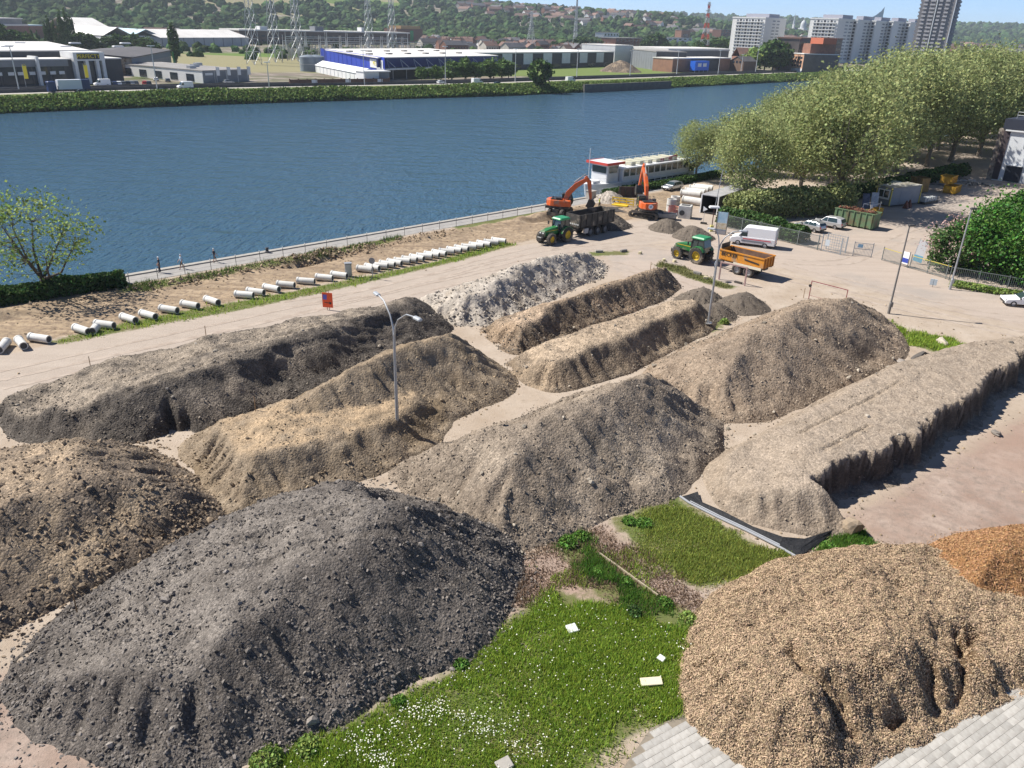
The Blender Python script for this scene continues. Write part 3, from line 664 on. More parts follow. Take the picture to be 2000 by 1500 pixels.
# I large heap on the right
Ip = [(1235, 735), (1290, 785), (1360, 815), (1450, 832), (1540, 800), (1640, 760), (1720, 722), (1775, 690), (1760, 650), (1690, 600), (1640, 585, 2.6), (1570, 578, 3.4), (1490, 592, 3.0), (1420, 625, 2.4), (1340, 670, 1.6)]
heap('large_right_heap', 'large brown-grey earth heap in front of the pink goal frame', 'earth heap',
     [(gp(Ip), [(1310, 735, 1.2), (1390, 690, 2.6), (1480, 640, 3.8), (1570, 602, 4.3), (1640, 600, 3.9), (1560, 650, 4.2), (1680, 630, 3.4), (1480, 700, 3.2), (1700, 660, 2.6)], .66)],
     mat('right_earth', (0.224, 0.169, 0.122), .97, (0.317, 0.246, 0.180), 1.4, .05, 6, spec=.15, col3=(0.177, 0.138, 0.104), scale3=.22, mix3=(.52, .72), gravel=(6.2, 0.90, 0.26)), .19, 99, .5, .55, .45, .25, .08, (11000, .035, .2, 5.6, .4), grey_st, 36, (.2, .5), pale_rock)
# J long bank with the sheer dark face
Jt = [(1372, 925), (1398, 978), (1455, 1015), (1545, 1035), (1630, 1042), (1720, 1030), (1830, 970), (1950, 890), (2060, 810), (2160, 725), (2060, 672), (1900, 672, 1.6), (1760, 700, 1.6), (1620, 768, 1.6), (1500, 838, 1.4), (1420, 885, .8)]
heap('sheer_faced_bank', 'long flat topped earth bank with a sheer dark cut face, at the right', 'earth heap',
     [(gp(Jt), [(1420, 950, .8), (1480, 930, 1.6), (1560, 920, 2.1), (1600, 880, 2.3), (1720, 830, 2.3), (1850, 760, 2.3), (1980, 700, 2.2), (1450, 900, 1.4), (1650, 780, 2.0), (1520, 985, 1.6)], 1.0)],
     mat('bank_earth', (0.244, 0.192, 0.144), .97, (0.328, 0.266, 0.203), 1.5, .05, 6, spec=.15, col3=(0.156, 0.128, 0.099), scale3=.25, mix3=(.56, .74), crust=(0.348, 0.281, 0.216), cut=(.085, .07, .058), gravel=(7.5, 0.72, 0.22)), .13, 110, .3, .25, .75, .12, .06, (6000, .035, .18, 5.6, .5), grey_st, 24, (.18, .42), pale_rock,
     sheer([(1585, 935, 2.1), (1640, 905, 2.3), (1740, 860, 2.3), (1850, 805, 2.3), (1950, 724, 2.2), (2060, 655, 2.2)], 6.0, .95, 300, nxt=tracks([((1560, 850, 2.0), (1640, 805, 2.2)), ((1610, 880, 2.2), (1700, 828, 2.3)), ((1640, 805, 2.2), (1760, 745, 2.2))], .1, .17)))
# M small cones
def cone(name, label, px, py, r, h, m, st, seed, n=900, group=None, wob=.25):
    c = at(px, py); poly = [(c[0] + r*(1+.12*math.sin(3*t+seed))*math.cos(t), c[1] + r*(1+.1*math.cos(2*t+seed))*math.sin(t)) for t in np.linspace(0, 2*math.pi, 14, endpoint=False)]
    pc = proj((c[0], c[1], h)); return heap(name, label, 'earth heap', [(poly, [(pc[0], pc[1], h)], h/r*1.15)], m, .14, seed, wob, .18, 1.2, .08, .06, (n, .03, .2, 4, .3), st, 0, round_=.5, group=group)
fines = mat('dark_fines', (0.125, 0.103, 0.083), .97, (0.172, 0.143, 0.113), 3, .03, 12, spec=.15, gravel=(17.5, 0.48, 0.22))
cone('gravel_cone', 'dark gravel cone nearest the tracked excavator', 1302, 447, 2.5, 1.55, fines, dark_st, 121)
cone('gravel_cone', 'dark gravel cone right behind the tractor with the orange trailer', 1352, 462, 2.7, 1.6, fines, dark_st, 122)
cone('gravel_cone', 'dark gravel heap at the back left of the four beside the lamp post', 1372, 588, 2.7, 1.5, fines, dark_st, 123)
cone('gravel_cone', 'dark gravel heap at the back right of the four, the widest', 1450, 598, 2.9, 1.6, fines, dark_st, 124)
cone('gravel_cone', 'dark gravel heap in the middle of the four, behind the lamp post', 1395, 614, 2.2, 1.3, fines, dark_st, 125)
cone('gravel_cone', 'dark gravel heap at the front left of the four, at the end of the windrow', 1345, 628, 2.3, 1.35, fines, dark_st, 126)
cone('spoil_cone', 'dark lumpy spoil heap behind the black tipper trailer', 1178, 440, 3.4, 2.3, dark, dark_st, 127, 2600, wob=.5)
cone('pale_spoil_heap', 'pale rubble heap between the workers and the hedge', 1190, 393, 2.8, 1.9, sand, grey_st, 128, 1500, wob=.5)

# K wood chips
def chips_on(hp, n, m, seed, name='chips', spill=0.5):
    g = np.random.default_rng(seed); x0, y0, x1, y1 = hp.box
    x = g.uniform(x0-.4, x1+.4, n*3); y = g.uniform(y0-.4, y1+.4, n*3); h = hp.H(x, y)
    ok = (h > -0.02) | ((h > -spill*1.2) & (g.random(n*3) < 0.25*np.clip(1+h/(spill*1.2), 0, 1)**2)); x, y, h = x[ok][:n], y[ok][:n], h[ok][:n]; N = len(x)
    e = .12; nx = -(hp.H(x+e, y)-h)/e; ny = -(hp.H(x, y+e)-h)/e
    h = np.maximum(h, 0.0)
    L = g.uniform(.04, .115, N)*np.where(g.random(N) < .05, 2.2, 1)
    scl = np.stack([L, g.uniform(.022, .05, N), np.full(N, .02)], -1)
    tv = np.array([(-.5, -.5, 0), (.5, -.5, 0), (.5, .5, 0), (-.5, .5, 0), (0, 0, .9)]); tf = np.array([(0, 1, 4), (1, 2, 4), (2, 3, 4), (3, 0, 4)])
    rot = rand_rot(N, g, .7)
    lim = 1.6; nn = np.stack([np.clip(nx, -lim, lim), np.clip(ny, -lim, lim), np.ones(N)], -1); nn /= np.linalg.norm(nn, axis=1)[:, None]
    t1 = np.cross(np.tile([0., 1., 0.], (N, 1)), nn); t1 /= np.linalg.norm(t1, axis=1)[:, None]; t2 = np.cross(nn, t1)
    rot = np.stack([t1, t2, nn], -1) @ rot
    pos = np.stack([x-hp.c[0], y-hp.c[1], h], -1) + nn*g.uniform(.005, .05, N)[:, None]
    link(name, scatter_mesh(name, tv, tf, pos, scl, rot, m, g.random(N)), None, hp.root, kind='stuff')
def clefts(lines, depth=1.0, half=.5):
    L = [(at(*a), at(*b)) for a, b in lines]
    def f(x, y, h):
        for i, (a, b) in enumerate(L):
            ex, ey = b[0]-a[0], b[1]-a[1]; l = math.hypot(ex, ey); t = ((x-a[0])*ex + (y-a[1])*ey)/l/l
            off = ((x-a[0])*ey - (y-a[1])*ex)/l + .75*fbm(x, y, .8, 4, 200+i)
            w = np.where(off > 0, np.exp(-(off/half)**2*1.2), np.exp(-(off/(half*.22))**2))
            h = h - depth*w*sstep(-.05, .15, t)*(1-sstep(.9, 1.1, t))*sstep(.0, .8, h)
        return h
    return f
Kp = [(1335, 1270), (1345, 1390), (1400, 1460), (1500, 1530), (1640, 1560), (1720, 1470), (1800, 1440), (1905, 1375), (2010, 1340), (2120, 1290), (2080, 1200), (1960, 1160), (1880, 1105, .7), (1780, 1068, 1.6), (1660, 1070, 1.7), (1560, 1090, 1.5), (1450, 1140, 1.0), (1362, 1185)]
K = heap('wood_chip_heap', 'big heap of pale brown wood chips on the paving at the front right', 'chip heap',
     [(gp(Kp), [(1460, 1210, 1.5), (1560, 1155, 1.9), (1680, 1130, 2.0), (1800, 1145, 1.5), (1520, 1270, 2.3), (1700, 1220, 2.6), (1850, 1225, 1.6), (1430, 1300, 1.7), (1930, 1270, 1.0), (1560, 1280, 2.4)], .85)],
     chipm, .13, 130, .5, .35, .8, .34, .16, extra=clefts([((1545, 1245, 2.3), (1650, 1430, 1.0)), ((1870, 1180, 2.3), (1880, 1400, .6)), ((1770, 1370, 1.3), (1760, 1430, .4)), ((1910, 1200, 2.0), (1925, 1300, 1.2)), ((1600, 1330, 1.6), (1680, 1440, .6)), ((1830, 1260, 2.2), (1840, 1390, .8))], .75, .6))
chips_on(K, 125000, chip, 1)
Lp = [(1750, 1100), (1800, 1160), (1880, 1235), (2000, 1240), (2120, 1260), (2180, 1120), (2060, 1040), (1990, 1030, 1.8), (1930, 1032, 1.9), (1860, 1046, 1.5)]
K2 = heap('orange_chip_heap', 'smaller heap of fresh orange wood chips behind the big one', 'chip heap',
     [(gp(Lp), [(1830, 1100, 1.2), (1900, 1068, 2.6), (1985, 1072, 3.1), (2060, 1100, 2.8)], .85)], chipm2, .14, 131, .35, .15, .7, .12, .1)
chips_on(K2, 22000, chip2, 2)
# ================================================================== far bank: terrain, road, embankment
FAR_S = [-1500, 56, 119, 252, 535, 900, 5000]; FAR_N = [287, 286, 286.5, 272, 281, 285, 285]
def far_n(s): return np.interp(s, FAR_S, FAR_N)
FZ = 1.0
AZK = [-50, -36, -20, -8, 0, 8, 16, 24, 40]
def far_z(x, y):
    r = np.hypot(x, y); az = np.degrees(np.arctan2(x, y))
    r0 = np.interp(az, AZK, [1000, 1000, 1150, 1250, 1250, 1350, 1700, 2300, 2300]); r1 = np.interp(az, AZK, [1900, 1900, 2100, 2300, 2300, 2300, 2600, 3300, 3300])
    h1 = np.interp(az, AZK, [120, 120, 116, 86, 60, 50, 26, 16, 16])
    z = FZ + h1*sstep(0, 1, (r-r0)/(r1-r0)) + np.interp(az, AZK, [20, 20, 20, 24, 38, 40, 66, 66, 60])*sstep(2900, 4700, r)
    return z + fbm(x, y, 1/700., 3, 3)*14*sstep(900, 1900, r) + fbm(x, y, 1/900., 3, 13)*14*sstep(3000, 4500, r)
nn_ = np.concatenate([np.array([0., 6, 12, 30, 60, 120, 200, 320, 450, 580, 700, 800]), np.arange(880, 3000, 70), np.arange(3000, 7001, 220)])
ss_ = np.concatenate([np.arange(-2600, -800, 300), np.arange(-800, 2600, 60), np.arange(2600, 7601, 250)])
S3, W3 = np.meshgrid(ss_, nn_, indexing='ij'); X3, Y3 = sn(S3, far_n(S3) + 5.5 + W3); Z3 = far_z(X3, Y3)
a3, b3 = S3.shape; i3 = (np.arange(a3-1)[:, None]*b3 + np.arange(b3-1)[None]).ravel()
r3 = np.hypot(X3, Y3); az3 = np.degrees(np.arctan2(X3, Y3))
field3 = sstep(1450, 1600, r3)*(1-sstep(2400, 2600, r3))*sstep(-27, -25.5, az3)*(1-sstep(-9, -7, az3))
field3 = np.maximum(field3, ((r3 < 700) & (r3 > 420) & (az3 < 10))*0.6)
fm = bpy.data.materials.new('far_land'); fm.use_nodes = True
def far_land(m):
    nt = m.node_tree; N = nt.nodes; L = nt.links; b = N['Principled BSDF']; b.inputs['Roughness'].default_value = 1.0; b.inputs['Specular IOR Level'].default_value = .05
    tc = N.new('ShaderNodeTexCoord')
    def ns(sc, d=4):
        z = N.new('ShaderNodeTexNoise'); z.inputs['Scale'].default_value = sc; z.inputs['Detail'].default_value = d; L.new(tc.outputs['Object'], z.inputs['Vector']); return z.outputs[0]
    def mx(f, a, c, lo=.4, hi=.6):
        r = N.new('ShaderNodeMapRange'); r.inputs[1].default_value = lo; r.inputs[2].default_value = hi; L.new(f, r.inputs[0])
        z = N.new('ShaderNodeMix'); z.data_type = 'RGBA'; L.new(r.outputs[0], z.inputs[0])
        for k, q in ((6, a), (7, c)):
            if isinstance(q, tuple): z.inputs[k].default_value = rgb(q)
            else: L.new(q, z.inputs[k])
        return z.outputs[2]
    town = mx(ns(.02), (.20, .17, .14), (.10, .12, .05)); town = mx(ns(.09), town, (.30, .26, .22), .5, .6)
    vo = N.new('ShaderNodeTexVoronoi'); vo.inputs['Scale'].default_value = .0042; L.new(tc.outputs['Object'], vo.inputs['Vector'])
    sx = N.new('ShaderNodeSeparateColor'); L.new(vo.outputs['Color'], sx.inputs[0])
    fld = mx(sx.outputs[0], (.13, .19, .05), (.27, .245, .14), .3, .7)
    at_ = N.new('ShaderNodeAttribute'); at_.attribute_name = 'field'
    L.new(mx(at_.outputs['Fac'], town, fld), b.inputs['Base Color'])
far_land(fm)
struct('far_bank_ground', raw_mesh('far_bank_ground', np.stack([X3, Y3, Z3], -1).reshape(-1, 3), np.stack([i3, i3+b3, i3+b3+1, i3+1], -1), fm, True, [('field', 'POINT', field3.ravel())]), None)
# embankment and road
emb = mat('embankment_earth', (.10, .10, .045), 1.0, (.17, .15, .09), .4)
def far_strip(name, o0, o1, z0, z1, m, s0=-900, s1=2600):
    b = MB(); sl_ = np.concatenate([np.arange(s0, 0, 100), np.arange(0, 600, 15), np.arange(600, s1+1, 100)])
    v = []; f = []
    for i, s in enumerate(sl_):
        n0 = float(far_n(s)); v += [(*sn(s, n0+o0), z0), (*sn(s, n0+o1), z1)]
        if i: f.append((2*i-2, 2*i, 2*i+1, 2*i-1))
    b.add(v, f); return tag(b.build(name, m), kind='structure')
far_strip('embankment_slope', -.5, 6.0, -3.2, 1.05, emb)
road_pale = mat('far_road_asphalt', (.30, .29, .275), .95, (.36, .345, .325), .3)
far_strip('riverside_cycle_path', 22.5, 26.5, 1.06, 1.06, mat('pale_path', (.46, .43, .38), .95, (.4, .37, .33), .5))
far_strip('riverside_road', 29, 47, 1.064, 1.064, road_pale)
def far_wall(name, label, cat, o, h, w, m, s0, s1, step=30):
    b = MB(); root = thing(name, label, cat, (*sn(s0, float(far_n(s0))+o), FZ))
    x0, y0 = sn(s0, float(far_n(s0))+o); k = max(1, int((s1-s0)/step))
    for i in range(k):
        s, s2 = s0+(s1-s0)*i/k, s0+(s1-s0)*(i+1)/k
        p, q = sn(s, float(far_n(s))+o), sn(s2, float(far_n(s2))+o)
        MB().beam((p[0]-x0, p[1]-y0, h/2), (q[0]-x0, q[1]-y0, h/2), w, h).build('wall_section', m, root)
    return root
dk = mat('dark_barrier', (.055, .055, .06), .8, (.09, .09, .09), .6)
far_wall('crash_barrier', 'long dark crash barrier along the river side of the far road', 'barrier', 28.0, 1.1, .35, dk, -100, 640, 24)
far_wall('kerb_wall', 'long low dark wall along the middle of the far road', 'barrier', 38.0, .9, .4, dk, -100, 640, 24)
# hedge and scrub on the embankment
leafT = np.array([(-.5, -.35, 0), (.5, -.35, 0.12), (.5, .35, 0), (-.5, .35, .12)]); leafF = np.array([(0, 1, 2, 3)])
hedge_m = mat('embankment_leaf', (.15, .215, .055), .7, attr=('shade', .45, 1.7, .475, .525), trans=.25, spec=.2)
def leaf_stuff(name, label, cat, P, size, m, g, parent=None):
    N = len(P); sc_ = size*g.uniform(.6, 1.35, N)[:, None]*np.ones((1, 3))
    o = link(name, scatter_mesh(name, leafT, leafF, P, sc_, rand_rot(N, g, 1.3), m, g.random(N)), None, parent, kind='stuff')
    if label: tag(o, label, cat)
    return o
g = np.random.default_rng(5)
N = 62000; s = g.uniform(-40, 620, N); t = g.random(N)**.8
bumpy = np.clip(.9 + 1.1*fbm(s, s*0, .07, 4, 41), .2, 2.2)
low = np.where((s > 300) & (s < 372), .25, 1.0)
o_ = -0.3 + t*g.uniform(3, 14, N); zz = -2.3 + np.clip(o_, 0, 6)*.58 + g.random(N)**.7*1.5*bumpy*low*(1-.6*np.clip(o_/14, 0, 1))
ok = (g.random(N) < (1.1-.6*np.clip(o_/14, 0, 1)))
xx, yy = sn(s, far_n(s)+o_)
tag(leaf_stuff('embankment_scrub', 'continuous green scrub along the far river bank', 'scrub', np.stack([xx, yy, zz], -1)[ok], .75, hedge_m, g))
# grass verge between scrub and road
far_strip('grass_verge', 5.8, 22.3, 1.052, 1.056, mat('verge_grass', (.12, .17, .04), 1, (.2, .2, .08), .25))
quayc = mat('old_quay', (.10, .095, .085), .95, (.15, .14, .12), .5)
b = MB()
for i in range(8):
    s0, s1 = 300+i*9, 309+i*9
    p, q = sn(s0, float(far_n(s0))-1.2), sn(s1, float(far_n(s1))-1.2); b.beam((*p, -1), (*q, -1), 1.2, 4.2)
tag(b.build('old_quay_wall', quayc), 'bare dark old quay wall in the scrub of the far bank', 'wall')

# ------------------------------------------------------------------ far buildings
glass = mat('dark_glass', (.02, .03, .045), .15, spec=.6)
white = mat('white_cladding', (.72, .72, .70), .6, (.64, .64, .63), .4)
wroof = mat('white_roof', (.78, .75, .70), .7, (.66, .63, .58), .08)
groof = mat('grey_flat_roof', (.30, .28, .26), .9, (.22, .21, .2), .15)
droof = mat('dark_roof', (.07, .068, .07), .85, (.11, .10, .10), .2)
greyc = mat('grey_cladding', (.21, .22, .235), .6, (.17, .18, .19), .3)
darkc = mat('dark_cladding', (.03, .033, .04), .5, (.045, .048, .055), .5)
brick = mat('brick_far', (.25, .115, .075), .9, (.17, .085, .06), .5, rand=(.75, 1.25))
bluec = mat('blue_cladding', (.02, .055, .42), .45, (.018, .045, .36), .2)
tile = mat('roof_tile', (.13, .085, .07), .85, (.2, .11, .08), .3, rand=(.6, 1.4))
slatr = mat('slate_roof_far', (.09, .09, .10), .8, (.13, .12, .12), .3, rand=(.7, 1.4))
plaster = mat('house_plaster', (.52, .48, .42), .9, (.42, .38, .33), .3, rand=(.6, 1.25))
steel = mat('galvanised_steel', (.42, .43, .44), .5, metal=.6)
yellow = mat('yellow_paint', (.78, .62, .02), .5)
def frame(A, B, label, name, cat, group=None):
    """an Empty at A; its x axis runs towards B, y away from the river"""
    A = Vector((A[0], A[1], A[2])); return thing(name, label, cat, A, heading(A, B), group), (Vector(B[:2])-Vector(A[:2])).length
def fa(px, py): return at(px, py, FZ)
def gable(b, x0, x1, y0, y1, z0, zr, along='x', over=.4):
    if along == 'x':
        ym = (y0+y1)/2; b.side([(y0-over, z0), (ym, zr), (y1+over, z0), (y1+over, z0-.25), (ym, zr-.3), (y0-over, z0-.25)], x0-over, x1+over)
    else:
        xm = (x0+x1)/2; b.side([(x0-over, z0), (xm, zr), (x1+over, z0), (x1+over, z0-.25), (xm, zr-.3), (x0-over, z0-.25)], y0-over, y1+over, 'y')
    return b
def bx(name, root, m, x0, x1, y0, y1, z0, z1, **k): return MB().box(((x0+x1)/2, (y0+y1)/2, (z0+z1)/2), (x1-x0, y1-y0, z1-z0)).build(name, m, root, **k)
def win_rows(name, root, xs, zs, y, w, h, m, d=.12):
    b = MB()
    for x in xs:
        for z in zs: b.box((x, y, z), (w, d, h))
    return b.build(name, m, root, kind='stuff')

# the shop with the white portal
t, L = frame(fa(-90, 173), fa(246, 161), 'long low shop with dark glass front, white roof and yellow lettering on a white portal', 'portal_shop', 'shop')
u = L/336.0
def X_(px): return (px+90)*u
bx('wall', t, darkc, 0, L, 1, 13, 0, 8.6); bx('roof', t, wroof, -.3, X_(138), .3, 13.2, 8.6, 9.0); bx('roof', t, wroof, X_(205), L+.2, .6, 13.2, 8.6, 9.0)
bx('fascia', t, greyc, -.2, X_(130), .2, .9, 6.4, 8.58)
bx('hall', t, darkc, -10, L-6, 13.4, 80, 0, 11.0)
MB().side([(13.0, 11.0), (13.0, 11.4), (47, 13.4), (80.4, 11.4), (80.4, 11.0)], -10.4, L-5.6).build('hall_roof', wroof, t)
for i in range(8): MB().box((8+i*11, 26+(i % 2)*14, 12.2+(i % 2)*.8), (4.5, 2.2, .6), bev=.25).build('skylight', white, t)
for i, px in enumerate((-60, -30, 0, 30, 60, 95)):
    bx('window', t, glass, X_(px), X_(px+27), .86, 1.0, .3, 6.2)
for px in (-10, 12, 30, 52, 72, 92, 110): bx('poster', t, white, X_(px), X_(px)+2.0, .72, .84, 3.6, 4.7)
p0_, p1_ = X_(140), X_(205)
for x in (p0_, p0_+(p1_-p0_)*.36, p0_+(p1_-p0_)*.70, p1_-1.2): bx('portal_pillar', t, white, x, x+1.2, -.9, 2, 0, 8.2)
bx('portal_beam', t, white, p0_-.05, p1_+.05, -1.0, 9, 8.2, 11.2)
bx('portal_glass', t, glass, p0_+1.1, p1_-1.1, .55, .84, .2, 8.1)
bx('slanted_fin', t, white, X_(66), X_(66)+.9, -.8, 6, 0, 9.9)
sg = bx('sign_board', t, mat('sign_black', (.015, .015, .015), .5), p0_+1.3, p1_-2.0, -1.12, -1.003, 8.75, 10.75)
text_mesh('sign_letters', 'PERFECTY', 1.95, yellow, t, ((p0_+p1_)/2-.35, -1.16, 9.72), (R(90), 0, 0), .03)
for px, py in ((52, 170), (170, 167)):
    q = fa(px, py+3); f = thing('banner_flag', 'yellow feather flag left of the white portal' if px < 100 else 'yellow feather flag in front of the white portal', 'flag', q, heading(fa(-90, 173), fa(246, 161)))
    MB().tube([(0, 0, 0), (0, 0, 8.0)], .07, 6).build('pole', steel, f)
    MB().prism([(0.08, -.03), (1.35, -.03), (1.35, .03), (.08, .03)], 3.2, 7.4).tube([(.08, 0, 7.4), (.5, 0, 7.9), (1.0, 0, 7.9), (1.35, 0, 7.4)], .05, 5).build('cloth', yellow, f)

# old shed with dark roof
t, L = frame(fa(262, 148), fa(336, 127), 'old shed with wide dark roof and patchy brick gable behind the shop', 'old_shed', 'shed')
bx('wall', t, greyc, 0, L, 0, 34, 0, 7.2); bx('window_band', t, mat('blue_grey_band', (.10, .14, .19), .6), .5, L-.5, -.12, .0, 4.6, 6.8)
bx('patchy_gable', t, mat('patchy_wall', (.42, .36, .29), .95, (.16, .10, .07), .35, mix=(.42, .56)), -.15, 0, .2, 33.5, 0, 7.0); MB().side([(-.8, 7.2), (-.8, 7.6), (17, 9.0), (34.8, 7.6), (34.8, 7.2)], -1, L+1).build('roof', droof, t)
bx('green_hoarding', t, mat('green_board', (.015, .25, .06), .6), L+1.5, L+9, -1, -.6, .5, 6.5)
# white low building with grey front
t, L = frame(fa(398, 163), fa(488, 159), 'low white building with grey panelled front and white flag signs', 'grey_front_showroom', 'showroom')
bx('wall', t, white, 0, L, .2, 62, 0, 4.6); bx('roof', t, groof, -.2, L+.2, 0, 62.3, 4.6, 4.9)
for i in range(4): bx('panel', t, greyc, .2+i*L/4, (i+1)*L/4-.2, 0, .18, .1, 4.5)
bx('sign', t, white, 1.2, L/4-1.0, -.1, -.02, 3.0, 3.9)
for i in range(5): bx('door' if i % 2 else 'window', t, glass, -.12, 0, 6+i*11, 11+i*11, .4, 3.2)
for i in range(3): MB().box((5+i*8, 14+i*9, 5.4), (3, 2.4, 1.2)).build('roof_unit', steel, t)
for i, px in enumerate((425, 446, 466, 485)):
    f = thing('flag_banner', ['first', 'second', 'third', 'fourth'][i]+' white flag from the left before the grey fronted showroom', 'flag', fa(px, 163-i*.8)); MB().tube([(0, 0, 0), (0, 0, 6.4)], .07, 6).build('pole', steel, f); MB().box((.75, 0, 4.6), (1.3, .06, 3.2)).build('cloth', white, f)
# big white hall
t, L = frame(fa(316, 93), fa(487, 90), 'very long white hall with pale pitched roof behind the poplar', 'white_hall', 'hall')
hh = height_of(fa(487, 90), 73)
bx('wall', t, mat('hall_wall', (.40, .42, .44), .7, (.34, .36, .38), .1), 0, L, 0, 45, 0, hh); gable(MB(), 0, L, 0, 45, hh, hh+6).build('roof', wroof, t)
for i in range(9): bx('downpipe', t, mat('hall_dark', (.17, .18, .19), .7), i*L/9+1, i*L/9+1.9, -.15, -.01, 0, hh-.3)
t, L = frame(fa(206, 92), fa(316, 92), 'white gabled hall joined to the left end of the long hall', 'gabled_hall', 'hall')
bx('wall', t, white, 0, L, 0, 70, 0, hh+1); gable(MB(), 0, L*.5, 0, 70, hh+1, hh+7, 'y').build('roof', wroof, t); gable(MB(), L*.5, L, 0, 70, hh+1, hh+6, 'y').build('roof', mat('pale_blue_roof', (.42, .55, .60), .7), t)
t, L = frame(fa(152, 80), fa(218, 80), 'brick works hall with pale gabled roof and light band behind the poplars', 'brick_hall', 'hall')
bx('wall', t, brick, 0, L, 0, 50, 0, 12); bx('light_band', t, mat('pale_blue_band', (.45, .52, .58), .6), -.3, L+.3, -.3, -.02, 8.5, 12); gable(MB(), 0, L, 0, 50, 12, 20).build('roof', wroof, t)
t, L = frame(fa(0, 76), fa(95, 74), 'factory with pale roofs and brick walls at the far left', 'left_factory', 'factory')
bx('wall', t, brick, -20, L, 0, 50, 0, 11); bx('roof', t, wroof, -21, L*.6, -.5, 51, 11, 12.5); bx('clerestory', t, groof, 4, L*.6, 5, 30, 12.5, 17); bx('roof', t, wroof, 3, L*.62, 4.5, 31, 17, 17.8); bx('roof', t, mat('pale_blue_roof', (.42, .55, .60), .7), L*.6, L+1, -.5, 51, 11, 12)
# blue wholesale store
A, B, C = fa(752, 157), fa(628, 131), fa(985, 146)
t, L = frame(A, C, 'blue clad wholesale store with white roof and truss canopy', 'blue_store', 'store')
hh = height_of(A, 112); e1 = (Vector(C[:2])-Vector(A[:2])).normalized(); e2 = Vector((-e1[1], e1[0])); AB = Vector(B[:2])-Vector(A[:2]); bxl, byl = AB.dot(e1), AB.dot(e2); ang = math.atan2(byl, bxl); dp = AB.length
uv = (bxl/dp, byl/dp)
MB().prism([(.3+uv[0]*6, uv[1]*6), (L, 5.5), (L+bxl, byl), (bxl+.3, byl)], 0, hh-.7).build('wall', darkc, t)
MB().prism([(.2, 4.4), (L, 4.4), (L+bxl, byl), (bxl+.2, byl)], hh-.6, hh-.2).build('roof', wroof, t)
sw_ = thing('x', 'x', 'x'); bpy.data.objects.remove(sw_)
MB().prism([(0, 0), (.4, 0), (bxl+.4, byl), (bxl, byl)], 0, hh).build('side_wall', bluec, t)
for i in range(14):
    k = (i+.5)/14; MB().box((bxl*k-.06, byl*k, hh/2), (.09, .09, hh-.3), ang).build('cladding_joint', mat('blue_joint', (.012, .035, .28), .5), t)
bx('fascia', t, mat('navy_cladding', (.01, .022, .13), .5), .2, L, 4.5, 5.4, hh-4.6, hh-.62); bx('canopy', t, white, .2, L, .2, 5.4, hh-5.6, hh-5.0)
for i in range(10):
    x = 6+i*(L-10)/9
    MB().tube([(x, .5, 0), (x, .5, hh-5.6)], .16, 6).build('canopy_post', steel, t)
    MB().beam((x-2.4, .4, hh-5.0), (x, 4.4, hh-1.2), .25).beam((x+2.4, .4, hh-5.0), (x, 4.4, hh-1.2), .25).build('truss', steel, t)
sgw = dp*.17; nx_, ny_ = -uv[1]*.2, uv[0]*.2
if nx_ > 0: nx_, ny_ = -nx_, -ny_
MB().box((uv[0]*(1.5+sgw/2)+nx_, uv[1]*(1.5+sgw/2)+ny_, hh-3.3), (sgw, .25, 3.8), ang).build('sign_board', white, t)
text_mesh('sign_letters', 'METRO', 2.9, yellow, t, (uv[0]*(1.5+sgw/2)+nx_*1.8, uv[1]*(1.5+sgw/2)+ny_*1.8, hh-3.3), (R(90), 0, ang+math.pi), .03)
for i in range(12):
    k = .2+.3*(i//6); MB().box((10+(i % 6)*14+bxl*k, 10+byl*k, hh+.1), (3.2, 2, .7)).build('skylight', groof, t)
# tent hall, silos
t, L = frame(fa(704, 160), fa(617, 141), 'long white tent hall beside the blue store', 'tent_hall', 'tent')
bx('wall', t, white, 0, L, -8, 0, 0, 3.4)
MB().side([(-8.4, 3.4), (-4, 5.6), (.4, 3.4)], -.3, L+.3).build('roof', mat('tent_sheet', (.8, .8, .79), .5), t)
for i in range(12): bx('tent_frame', t, mat('tent_grey', (.5, .52, .53), .6), 2+i*(L-4)/11, 2.25+i*(L-4)/11, 0.01, .12, 0.1, 3.3)
t2, L2 = frame(fa(713, 163), fa(763, 162), 'small white flat annex in front of the tent hall', 'tent_annex', 'tent'); bx('wall', t2, white, 0, L2*.55, 0, 8, 0, 4.6); bx('roof', t2, white, -.3, L2, -.4, 8.2, 4.6, 5.0); bx('window', t2, greyc, L2*.56, L2*.97, .2, 7, 1.2, 4.5)
for i, px in enumerate((604, 618)):
    c = fa(px, 139); h = height_of(c, 111); t = thing('steel_silo', ['left', 'right'][i]+' grey steel tank at the end of the tent hall', 'tank', c)
    MB().lathe([(4.6, 0), (4.6, h), (3.8, h+.5), (.3, h+1.1)], n=20).build('shell', mat('tank_grey', (.22, .26, .29), .5, (.17, .2, .23), .3), t, True)
    MB().lathe([(4.68, h*.48), (4.68, h*.52)], n=20).build('hoop', steel, t)
# brick wall along the road
t, L = frame(fa(566, 166), fa(760, 163), 'brown brick boundary wall beside the far road before the tent hall', 'brick_boundary_wall', 'wall')
hh = height_of(fa(566, 166), 154)
bw = mat('brown_wall', (.15, .085, .06), .95, (.11, .065, .05), .5)
for i in range(12): bx('wall_panel', t, bw, i*L/12+.4, (i+1)*L/12, 0, .35, 0, hh*.88)
for i in range(13): bx('pier', t, bw, i*L/12-.05, i*L/12+.35, -.1, .45, 0, hh)
for i in (2, 6, 10): bx('notice', t, white, i*L/12+2, i*L/12+4.4, -.1, -.01, .7, 1.9)
